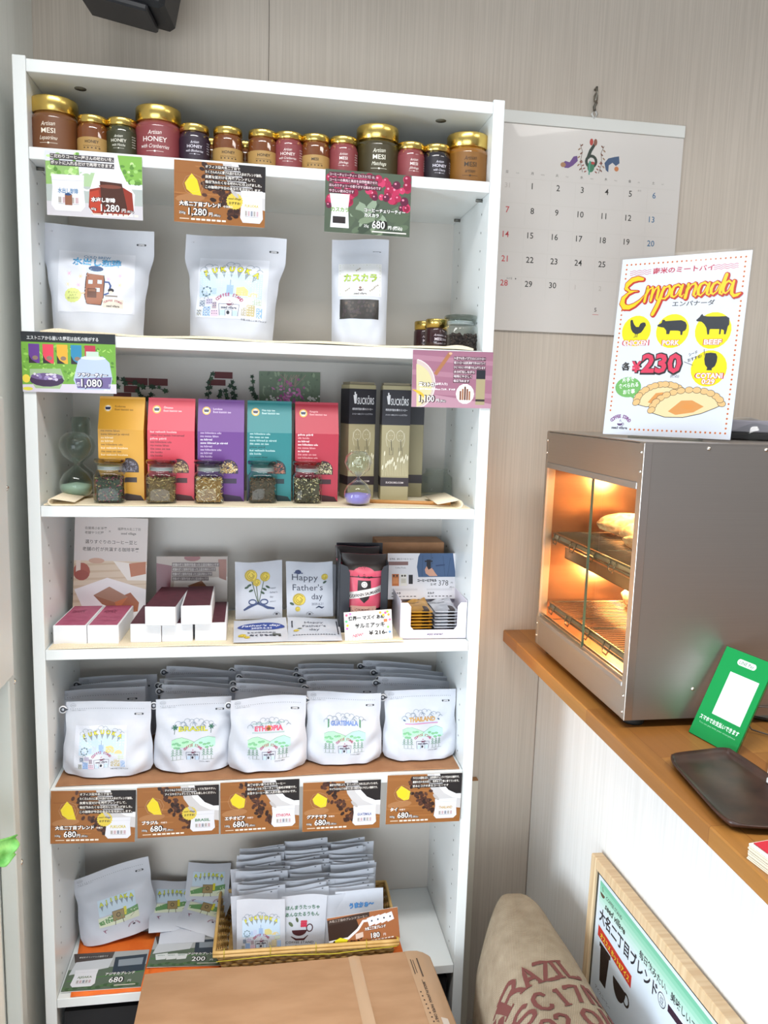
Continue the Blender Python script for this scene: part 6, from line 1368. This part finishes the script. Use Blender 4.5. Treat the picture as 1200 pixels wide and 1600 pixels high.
for d, dx, col, L in ((13, 5, 'B02A1C', 4), (10, -1, 'B02A1C', 5), (-3, -2, 'E2BC10', 7)):
    c.L = L
    for P_, W_ in [(E1, wE), (E2, wF)]+LT: Zl([(x+dx, y+(4 if d == 13 else 0)) for x, y in P_], [max(2, w+d) for w in W_], col); [Ze(x+dx, y+(4 if d == 13 else 0), max(1, (w+d)/2), col, n=8) for (x, y), w in zip(P_, W_)]
c.L = 3; Zt('エンパナーダ', 540, 476, 38, '33312F', .02, wid=290)
Y_ = 'DCCB14'
Ze(288, 650, 108, Y_); Ze(550, 648, 117, Y_); Ze(830, 642, 123, Y_); Ze(810, 905, 122, Y_); c.L = 5
KK = '2B2E33'
Zp([(240, 580), (248, 572), (258, 576), (262, 590), (270, 605), (285, 622), (305, 622), (316, 598), (335, 590), (352, 592), (358, 610), (348, 625), (340, 640), (325, 660), (300, 672), (282, 672), (262, 660), (248, 638), (242, 610)], KK); Zl([(282, 668), (284, 692), (270, 694)], 5, KK); Zl([(296, 668), (294, 694)], 5, KK)
Zp([(441, 608), (470, 592), (475, 572), (490, 570), (498, 580), (560, 575), (610, 572), (640, 585), (650, 605), (648, 630), (638, 645), (624, 650), (620, 675), (608, 675), (606, 650), (590, 645), (535, 645), (528, 670), (508, 670), (506, 645), (488, 625), (465, 622), (444, 618)], KK)
Zp([(712, 572), (735, 550), (745, 535), (755, 528), (760, 540), (790, 545), (860, 545), (915, 542), (936, 555), (937, 600), (928, 612), (922, 640), (915, 668), (903, 668), (902, 640), (885, 632), (880, 668), (870, 668), (872, 632), (812, 632), (806, 640), (804, 670), (792, 670), (785, 625), (770, 600), (750, 582), (720, 580)], KK)
Zp([(785, 800), (820, 795), (855, 800), (866, 825), (862, 860), (850, 890), (830, 905), (832, 918), (795, 918), (800, 900), (784, 880), (778, 840)], KK)
for t_, X, Y, w in (('CHICKEN', 286, 748, 190), ('PORK', 541, 745, 122), ('BEEF', 829, 738, 120), ('COTANI', 812, 972, 185), ('0:29', 808, 1013, 90)):
    c.L = 6; Zt(t_, X, Y, 46, 'B82E46', .085, 'C', wid=w*1.06); c.L = 8; Zt(t_, X, Y, 46, 'E6E2E0', .03, 'C', wid=w*.97)
c.L = 5; Zt('各', 192, 918, 58, '3A3836', .05); Zt('¥', 262, 935, 96, '2E2A2A', .10); Zt('230', 330, 938, 178, '2E2A2A', .085, wid=300); c.L = 8; Zt('¥', 264, 932, 94, 'C93A54', .05); Zt('230', 336, 933, 172, 'C93A54', .035, wid=282)
Zt('(税込)', 548, 968, 24, '5A5654', .02, wid=62); Zt('シード', 675, 822, 26, '3A3836', .03, 'L', 60, -.35); Zt('おすすめ!', 668, 862, 26, '3A3836', .03, 'L', 98, -.35); Zl([(775, 772), (778, 816)], 4, '3A3836'); Zl([(640, 860), (702, 884)], 4, '3A3836')
c.L = 3; Ze(250, 1040, 97, '6DA55C', 72); Zp([(260, 1100), (300, 1092), (296, 1120)], '6DA55C'); c.L = 5
for t_, X, Y in (('片手で', 205, 1006), ('食べられる', 180, 1048), ('お食事', 215, 1088)): Zt(t_, X, Y, 34, 'EEF4EA', .02, 'L', len(t_)*29, -.12)
def pastry(cx, cy, w, h, rot, L, fill='D9C496'):
    cr, sr = math.cos(rot), math.sin(rot); f = lambda x, y: (cx+x*cr-y*sr, cy+x*sr+y*cr)
    c.L = L; body = [f(w*math.cos(math.radians(a)), -h*math.sin(math.radians(a))) for a in range(0, 181, 10)]+[f(-w*.6, h*.34), f(-w*.1, h*.46), f(w*.4, h*.36), f(w*.8, h*.14)]
    Zp(body, fill); Zl(body, 4.5, '3A3430', True); c.L = L+1
    Zp([f(-w*.5, h*.05), f(-w*.1, -h*.45), f(w*.2, -h*.4), f(w*.5, h*.0), f(w*.2, h*.25), f(-w*.3, h*.28)], 'C98A4C'); c.L = L+2; Zp([f(-w*.15, -h*.1), f(w*.05, -h*.3), f(w*.3, -h*.05), f(w*.1, h*.12)], 'CC8846')
    for a in range(4, 180, 13):
        c.L = L+3+(a % 2); q = f(w*.98*math.cos(math.radians(a)), -h*.98*math.sin(math.radians(a))); Ze(q[0], q[1], 31, '3A3430', 23, -math.radians(a)*.3+.4, 12); c.L += 1; Ze(q[0], q[1], 28, 'D3AD76', 20, -math.radians(a)*.3+.4, 12)
pastry(480, 1120, 170, 100, -.22, 6); pastry(665, 1185, 245, 130, -.12, 13)
c.L = 3; c.arc('COFFEE STAND', *pz(203, 1325), 18, 140, 40, 8, '7A4A7A', .05, .85); x, y = pz(203, 1292); c.ell(x, y, 5, '5A4266', 4, 0, 12, 180, 360); c.ring(x+5, y+1, 2, 1, '5A4266'); c.line([(x-1, y-3), (x, y-7), (x+2, y-3)], 1, '5A4266'); Zt('seed village', 200, 1330, 26, '3A3444', .035, 'C', 118)
bl_, br_, tl_ = Vector((.966, -.108, 1.4525)), Vector((1.121, -.253, 1.4525)), Vector((.985, -.066, 1.760))
ex = (br_-bl_); Wp = ex.length; ex.normalize(); up = (tl_-bl_); Hp = .307; up = (up - ex*up.dot(ex)).normalized(); nn = ex.cross(up)
mw = Matrix((( ex.x, -nn.x, up.x, bl_.x+ex.x*Wp/2), (ex.y, -nn.y, up.y, bl_.y+ex.y*Wp/2), (ex.z, -nn.z, up.z, bl_.z), (0, 0, 0, 1)))
ps = thing('menu_poster', 'laminated Empanada menu sheet with price ¥230 standing on the warmer', 'poster', (0, 0, 0)); ps.matrix_world = mw
m = M().box(-Wp/2+.004, Wp/2-.004, -.0002, .0002, .004, Hp-.004, mat('CDD0D8', .3)); kx, kz = (Wp-.008)*1000/216, (Hp-.008)*1000/303
c.emit(m, lambda x, z, d: (x*kx, -.0003-d*.6, .004+z*kz)); m.build('printed_sheet', ps)
lm = M(); P0 = (-Wp/2, Wp/2)
FILM = glass_mat('laminate_film', 'FAFBFC', gl=.35)
def curl(u, v): return ((u-.5)*Wp, -.0022-.002*math.sin(PI*u)*(1-v)+.0012*math.sin(5*v+2*u), v*Hp)
o = lm.grid(curl, 12, 12, FILM, True).build('laminate_film', ps)
# holder block behind the sheet and the bagged grey box
st_ = thing('sheet_stand', 'clear acrylic stand holding the menu sheet on the warmer', 'stand', (0, 0, 0)); st_.matrix_world = mw
ac = glass_mat('acrylic', 'EEF2F2'); M().box(-.06, .06, .003, .005, .0, .12, ac).build('back_plate', st_); M().box(-.06, .06, .003, .06, -.0005, .0015, ac).build('foot_plate', st_)
gb = thing('bagged_box', 'small dark box in a clear plastic bag behind the menu sheet', 'box', (1.262, -.11, 1.4525), (0, 0, -.5))
M().bbox(-.10, .055, -.03, .03, .0, .012, mat('1A181A', .4), .002).build('box_base', gb); M().bbox(-.10, .05, -.028, .028, .0125, .034, mat('8E8C96', .5), .002).build('box_body', gb)
PL = glass_mat('plastic_film', 'F2F4F4', gl=1)
o = M().grid(lambda u, v: (-.10+.20*u, -.036+.072*v+.004*math.sin(9*u), (.036+.004*math.sin(17*u+3*v))*(1-abs(2*v-1)**4)*(1 if u < .78 else max(.05, 1-(u-.78)*3.2))+.02*max(0, u-.8)), 24, 10, PL, True).build('plastic_bag', gb)

# ------------------------------------------------------------------ counter goods
gs = thing('payment_sign', 'green payment sign panel with white square leaning on the warmer', 'sign', (0, 0, 0))
b1, b2, t1 = at(1076, 1143, z=.9925), at(1147, 1182, z=.9925), None
ex = (b2-b1); wS = ex.length; ex.normalize(); back = Vector((-ex.y, ex.x, 0)); 
if back.x < 0: back = -back
# lean found from the top left corner of the panel in the photo
best = None
for i in range(4, 60):
    a = i*.02
    for h_ in [k*.002 for k in range(60, 95)]:
        p = b1+back*math.sin(a)*h_+Vector((0, 0, math.cos(a)*h_)); q = p-CAM; u_ = 600+FPX*q.dot(CR)/q.dot(_f); v_ = 800-FPX*q.dot(CU)/q.dot(_f)
        e = (u_-1137)**2+(v_-1009)**2
        if best is None or e < best[0]: best = (e, a, h_)
_, aS, hS = best
up = back*math.sin(aS)+Vector((0, 0, math.cos(aS))); nn = ex.cross(up)
gs.matrix_world = Matrix(((ex.x, -nn.x, up.x, (b1+b2).x/2), (ex.y, -nn.y, up.y, (b1+b2).y/2), (ex.z, -nn.z, up.z, b1.z), (0, 0, 0, 1)))
GR_ = mat('0E9048', .3); c = Canvas(100, 100*hS/wS, .35); Hc = c.h; c.up()
c.rect(28, Hc*.235, 60, Hc*.48, 'E4F0EE'); c.rect(38, Hc*.075, 28, Hc*.065, 'EFF4F0'); c.ell(38, Hc*.107, Hc*.0325, 'EFF4F0'); c.ell(66, Hc*.107, Hc*.0325, 'EFF4F0'); c.up(); c.text('LINE Pay', 52, Hc*.125, 8.6, '6A8A74', .02, 'C', wid=30)
c.text('スマホでお支払いできます', 50, Hc*.81, 9, 'E4F6EA', .03, 'C', wid=84); c.text('You can pay with your smartphone', 50, Hc*.855, 4, '9FDCB4', 0, 'C', wid=78)
m = M().box(-wS/2, wS/2, 0, .003, 0, hS, GR_); kx = wS*10; c.emit(m, lambda x, z, d: (x*kx, -d, z*kx)); m.build('green_panel', gs)
M().box(-wS/2-.001, wS/2+.001, .0002, .0045, -.0, hS+.001, glass_mat('clear_sleeve', 'E6F0EA')).build('clear_sleeve', gs)
M().box(-wS/2+.01, wS/2-.01, .0046, .007, .0, .012, mat('9AA8A0', .3)).build('foot_strip', gs)
# dark leather tray with curled corners
LE = noisy('dark_leather', '2E1B16', '43291F', (26, 26, 26), .38, .25)
cl_ = [(.973, -.383), (1.085, -.368), (1.10, -.60), (.950, -.578)]
def tray(u, v):
    a, b, c_, d_ = cl_; x = (a[0]*(1-u)+b[0]*u)*(1-v)+(d_[0]*(1-u)+c_[0]*u)*v; y = (a[1]*(1-u)+b[1]*u)*(1-v)+(d_[1]*(1-u)+c_[1]*u)*v
    e = max(abs(2*u-1), abs(2*v-1)); k = max(0, e-.8)/.2; cr = (abs(2*u-1)**6*abs(2*v-1)**6)
    cx_, cy_ = 1.03, -.48; x += (cx_-x)*.10*cr; y += (cy_-y)*.10*cr
    return (x, y, .9925+.009*k*k+.004*cr+.001*math.sin(9*u)*math.sin(7*v))
o = M().grid(tray, 28, 28, LE, True, True).build('leather_tray'); md = o.modifiers.new('thick', 'SOLIDIFY'); md.thickness = .0028; md.offset = 1
tag(o, 'dark brown leather cash tray with turned up edges on the counter', 'tray')
tb = thing('card_terminal', 'white rounded payment terminal at the right edge beside the leather tray', 'payment terminal', (1.150, -.465, .9925), (0, 0, math.radians(-38)))
M().bbox(-.055, .09, -.052, .045, 0, .011, mat('E9EAEE', .25), .005).build('body', tb); M().box(-.035, .08, -.035, .03, .0112, .0118, mat('17181C', .1)).build('screen', tb)
ah = thing('card_holder', 'clear acrylic holder with beige cards behind the green sign', 'card holder', (1.215, -.255, .9925), (0, 0, math.radians(-38)))
M().box(-.05, .07, -.004, -.001, 0, .045, ac).build('front_plate', ah); M().box(-.05, .07, -.004, .04, 0, .003, ac).build('base_plate', ah); M().box(-.045, .065, .002, .014, .004, .062, mat('D6CEC2', .6)).build('beige_cards', ah)
rs = thing('card_stack', 'stack of small cards with a red top at the right counter edge', 'card stack', (.985, -.675, .9915), (0, 0, math.radians(8)))
m = M(); 
for i in range(9): m.box(-.034+.0006*(i % 3), .055, -.06, .055-.0008*(i % 2), i*.0021, i*.0021+.0018, mat('D9CDB8' if i < 8 else 'EDEBE8', .6))
m.build('cards', rs); c = Canvas(80, 110, .5); c.rect(0, 0, 80, 110, 'C8283A'); c.up(); c.text('COO', 10, 20, 12, 'F0E6E4', .03); m = M().box(-.028, .05, -.055, .050, .0190, .0195, mat('C8283A', .45)); c.emit(m, lambda x, z, d: (x+.011, z-.057, .0195+d)); m.build('red_card', rs)
cdp = [(1.19, -.32, .994), (1.17, -.30, .996), (1.165, -.28, 1.01), (1.19, -.27, 1.022), (1.25, -.28, 1.02)]
tag(M().tube(cdp, .0012, mat('6A625C', .5), 6).build('thin_cable'), 'thin grey cable curling over the clear card holder', 'cable')

# ------------------------------------------------------------------ framed menu board leaning on the counter wall
fr = thing('framed_menu_board', 'pine framed drinks menu board leaning on the white counter wall', 'menu board', (.983, -.140, .0), (0, 0, 0))
Wf, Hf, T = .60, .655, .022
A = Matrix.Rotation(math.radians(2.0), 4, 'Y') @ Matrix.Rotation(math.radians(-3.0), 4, 'X')
bw = .020
for a in ((0, bw, 0, Hf), (Wf-bw, Wf, 0, Hf), (bw, Wf-bw, Hf-bw, Hf), (bw, Wf-bw, 0, bw)):
    M().bbox(0, T, -a[1], -a[0], a[2]+.02, a[3]+.02, PINE, .0015, xf=A).build('frame_rail', fr)
c = Canvas((Wf-2*bw)*1000, (Hf-2*bw)*1000, .25); w_, h_ = c.w, c.h
c.rect(0, 0, w_, h_, '1E2A30'); c.up(); c.rect(7, 7, w_-14, h_-14, 'DDE8F2'); c.up()
for i, k in enumerate(('7CC6A6', '8FD0B4', 'A3D9C2', 'B6E0D0', 'C6E5DC', 'D2E7E6')): c.rect(14, 14+i*8, w_-28, 8, k)
c.up(); c.ell(26, 34, 9, '5A4A3A', 7, 0, 14, 180, 360); c.line([(24, 22), (27, 30)], 2, '5A4A3A'); c.text('COFFEE STAND', 40, 36, 9, '3A4A40', .02); c.text('seed village', 38, 54, 17, '2E3A34', .03, shear=.3)
c.text('大名二丁目ブレンド', 20, 84, 27, '2A2C34', .03, wid=210); c.text('毎日飲みたい、美味しいコーヒー', 168, 56, 15, '2A2C34', .02, wid=210); c.ring(244, 76, 11, 1.6, '3A3C44'); c.text('豆', 244, 82, 14, '3A3C44', 0, 'C')
c.poly([(20, 96), (150, 104), (150, 126), (20, 116)], 'C8382E'); c.up(); c.text('オススメ ホット&アイス', 30, 114, 13, 'F0D23A', .03, wid=112, rot=.06); c.L -= 1
c.rect(262, 68, 250, 12, '3A2638'); c.poly([(34, 128), (70, 130), (64, 190), (40, 190)], '2E2220'); c.rect(30, 122, 44, 8, '2E2220'); c.ell(112, 146, 24, '2E2220', 30, 0, 16, 180, 360); c.ring(138, 156, 10, 4, '2E2220'); c.text('アイスコーヒー', 26, 214, 9, '4A4850'); c.text('コーヒー', 270, 104, 12, '4A4850'); c.text('メニュー', 270, 120, 9, '4A4850')
c.ell(286, 176, 30, '8E9498', 48); c.up(); c.ell(286, 150, 24, '3A3E44', 16); c.up(); c.ell(287, 153, 20, '16181C', 12); c.text('¥350', 330, 190, 16, '2A2C34', .03)
bd = M().box(.006, .014, -Wf+bw, -bw, .02+bw, .02+Hf-bw, mat('DDE8F2', .3), xf=A)
c.emit(bd, lambda x, z, d: A @ Vector((.0058-d, -(x+Wf/2), .02+bw+z))); bd.build('menu_panel', fr)

# ------------------------------------------------------------------ burlap sack
mb = bpy.data.materials.new('burlap_weave'); mb.use_nodes = True; nt = mb.node_tree; N = nt.nodes; L = nt.links; b = N['Principled BSDF']
tc = N.new('ShaderNodeTexCoord'); hs = []
for ax in (0, 1):
    mp = N.new('ShaderNodeMapping'); mp.inputs['Rotation'].default_value = (0, .0, .35 + ax*PI/2); L.new(tc.outputs['Object'], mp.inputs[0])
    w_ = N.new('ShaderNodeTexWave'); w_.wave_type = 'BANDS'; w_.bands_direction = 'X'; w_.inputs['Scale'].default_value = 115; w_.inputs['Distortion'].default_value = 1.6; w_.inputs['Detail'].default_value = 2; w_.inputs['Detail Scale'].default_value = .6; L.new(mp.outputs[0], w_.inputs[0]); hs.append(w_)
ad = N.new('ShaderNodeMath'); ad.operation = 'MULTIPLY'; L.new(hs[0].outputs['Fac'], ad.inputs[0]); L.new(hs[1].outputs['Fac'], ad.inputs[1])
ns = N.new('ShaderNodeTexNoise'); ns.inputs['Scale'].default_value = 40; ns.inputs['Detail'].default_value = 5; L.new(tc.outputs['Object'], ns.inputs[0])
mx = N.new('ShaderNodeMath'); mx.operation = 'ADD'; mlt = N.new('ShaderNodeMath'); mlt.operation = 'MULTIPLY'; mlt.inputs[1].default_value = .55; L.new(ad.outputs[0], mlt.inputs[0]); ml2 = N.new('ShaderNodeMath'); ml2.operation = 'MULTIPLY'; ml2.inputs[1].default_value = .5; L.new(ns.outputs[0], ml2.inputs[0]); L.new(mlt.outputs[0], mx.inputs[0]); L.new(ml2.outputs[0], mx.inputs[1])
cr = N.new('ShaderNodeValToRGB'); cr.color_ramp.elements[0].position = .15; cr.color_ramp.elements[0].color = (*lin('8A7A66'), 1); cr.color_ramp.elements[1].position = .75; cr.color_ramp.elements[1].color = (*lin('BFB099'), 1)
L.new(mx.outputs[0], cr.inputs[0]); L.new(cr.outputs[0], b.inputs['Base Color']); b.inputs['Roughness'].default_value = .95; b.inputs['Specular IOR Level'].default_value = .1
bp = N.new('ShaderNodeBump'); bp.inputs['Strength'].default_value = .7; bp.inputs['Distance'].default_value = .0012; L.new(mx.outputs[0], bp.inputs['Height']); L.new(bp.outputs[0], b.inputs['Normal'])
def sack_dims(y):
    "centre x, half width and crown height of the sack at depth y"
    cxs = [(-.60, .880), (-.35, .884), (-.22, .886), (-.08, .892), (.0, .902), (.045, .903), (.065, .900)]
    hws = [(-.60, .06), (-.52, .088), (-.35, .100), (-.22, .100), (-.10, .094), (-.03, .080), (.02, .050), (.055, .019), (.066, .006)]
    zs_ = [(-.60, .30), (-.50, .50), (-.38, .560), (-.22, .540), (-.08, .532), (.0, .528), (.04, .505), (.066, .44)]
    f = lambda T: next((p+(q-p)*(y-a)/(b_-a) for (a, p), (b_, q) in zip(T, T[1:]) if y <= b_), T[-1][1])
    return f(cxs), f(hws), f(zs_)
def sm_dims(y):
    n = 5; o = [0, 0, 0]
    for k in range(-n, n+1):
        d = sack_dims(min(.066, max(-.60, y+k*.006)))
        for i in range(3): o[i] += d[i]/(2*n+1)
    return o
def sack_z(x, y):
    cx_, hw, zt = sm_dims(y); s = max(-1, min(1, (x-cx_)/hw)); return zt*(1-abs(s)**2.5*.26) if abs(s) < .96 else zt*.74
def sack_pt(u, v):
    y = -.60+.666*v; cx_, hw, zt = sm_dims(y); a = PI*(1-u)  # u 0..1 left foot over crown to right foot
    t = 2*u-1
    if abs(t) < .7: s = t/.7; x = cx_+hw*math.sin(s*PI/2)**1 if 1 else 0; z = zt*(1-abs(math.sin(s*PI/2))**4.2*.24)
    else:
        k = (abs(t)-.7)/.3; x = cx_+math.copysign(hw*(1+.05*math.sin(PI*k)), t); z = zt*.76*(1-k)
    z += .003*math.sin(26*y+7*x)+.002*math.sin(60*x+9*y)
    return (x, y, z)
sk = thing('coffee_sack', 'large full burlap coffee sack stencilled BRAZIL standing in the corner', 'sack', (0, 0, 0))
m = M().grid(sack_pt, 70, 80, mb, True, True)
vs = [sack_pt(i/70, 0) for i in range(71)]; m.add(vs, [tuple(range(71))], mb)
o = m.build('sack_body', sk)
c = Canvas(260, 260, .9); INK = '74413C'
def stencil(t, x, y, h, wid): 
    c.L = 2; c.text(t, x, y, h, INK, .03, wid=wid)
    # slab serifs
GL = {'B': ([[(0, 0), (0, 10)], [(0, 10), (4.5, 9.6), (5.6, 7.8), (4.4, 5.6), (0, 5.2)], [(3, 5.4), (5.8, 4.4), (6.2, 2.4), (4.8, .3), (0, 0)]], 7.4),
      'R': ([[(0, 0), (0, 10)], [(0, 10), (4.6, 9.6), (5.8, 7.6), (4.6, 5.4), (0, 5)], [(3, 5), (5, 2.5), (6.4, 0)]], 7.6), 'A': ([[(0, 0), (3.2, 10), (6.4, 0)], [(1.2, 3.4), (5.2, 3.4)]], 7.6),
      'Z': ([[(0, 9), (0, 10), (5.8, 10), (0, 0), (6, 0), (6, 1.4)]], 7.2), 'I': ([[(0, 0), (0, 10)]], 2.8), 'L': ([[(0, 10), (0, 0), (5, 0), (5, 1.6)]], 6.4), '&': ([[(6, 0), (1.2, 7), (1.4, 9), (3, 10), (4.4, 8.6), (3.6, 6.6), (.4, 3.6), (.2, 1.2), (2, 0), (4.4, .8), (6, 4)]], 8),
      'S': ([[(5.6, 8), (4.6, 9.6), (2.4, 10), (.4, 8.8), (.4, 6.8), (2.2, 5.6), (4.6, 4.6), (5.8, 3), (5.2, .9), (3, 0), (.8, .5), (0, 2.4)]], 7.4), 'C': ([[(5.8, 7.6), (4.8, 9.5), (2.8, 10), (.7, 8.4), (0, 5), (.7, 1.6), (2.8, 0), (4.8, .5), (5.8, 2.4)]], 7.4),
      '1': ([[(-1.2, 8.2), (0, 10), (0, 0)]], 3.4), '7': ([[(0, 8.6), (0, 10), (5.4, 10), (2, 0)]], 6.2), '/': ([[(0, -1), (2.6, 11)]], 3.6), '8': ([[(2.8, 5.4), (.6, 7), (.8, 9.2), (2.8, 10), (4.8, 9.2), (5, 7), (2.8, 5.4), (.2, 3.4), (.3, .9), (2.8, 0), (5.3, .9), (5.4, 3.4), (2.8, 5.4)]], 7),
      '0': ([[(2.7, 0), (.4, 2), (0, 5), (.4, 8), (2.7, 10), (5, 8), (5.4, 5), (5, 2), (2.7, 0)]], 7), '6': ([[(4.6, 9.4), (2.4, 10), (.4, 7), (0, 3.4), (1.2, .4), (3.2, 0), (5, 1.6), (5, 4), (3.2, 5.4), (1, 4.8), (0, 3.2)]], 7), ' ': ([], 3.4), '2': ([[(0, 7.6), (1, 9.6), (3, 10), (5, 8.6), (4.8, 6.4), (0, 0), (5.6, 0)]], 7)}
def slab(t, x, y, k, w=1.9):
    for ch in t:
        st_l, adv = GL[ch]
        for p in st_l:
            q = []
            for (x0, y0), (x1, y1) in zip(p, p[1:]):
                for j in range(3): q.append((x+(x0+(x1-x0)*j/3)*k, y-(y0+(y1-y0)*j/3)*k))
            q.append((x+p[-1][0]*k, y-p[-1][1]*k)); c.line(q, w*k, INK)
        if ch in 'BRIL1A': 
            for sx_, sy_ in {'B': [(0, 0), (0, 10)], 'R': [(0, 0), (0, 10), (6.2, 0)], 'I': [(0, 0), (0, 10)], 'L': [(0, 10)], '1': [(0, 0)], 'A': [(0, 0), (6.4, 0)]}[ch]: c.line([(x+(sx_-1.7)*k, y-sy_*k*.96), (x+(sx_+1.7)*k, y-sy_*k*.96)], .9*k, INK)
        x += (adv+.6)*k
slab('BRAZIL', 14, 84, 3.85, 1.8); slab('& SC 17/18', -12, 142, 3.8, 1.8); slab('002 0/6', 16, 196, 3.8, 1.8)
th = .20; ox, oy = .7575, -.266   # baseline start of the first line
def sfn(a, b_, d):
    X = a+.13-.014; Y = b_-(.260-.084); x = ox+X*math.cos(th)-Y*math.sin(th)*.9+.018; y = oy+X*math.sin(th)+Y*math.cos(th)*1.12-.9*X*X+14*max(0, .04-X)**2
    # walk over the crown
    cx_, hw, zt = sm_dims(max(-.6, min(.066, y))); s = max(-.999, min(.999, (x-cx_)/hw)); ss = math.asin(s)/(PI/2) 
    z = zt*(1-abs(s)**4.2*.24)+.003*math.sin(26*y+7*x)+.002*math.sin(60*x+9*y)
    return (x, y, z+.0016+d)
lm = M(); c.clip = None; c.emit(lm, sfn, sub=6); lm.build('stencilled_lettering', sk)
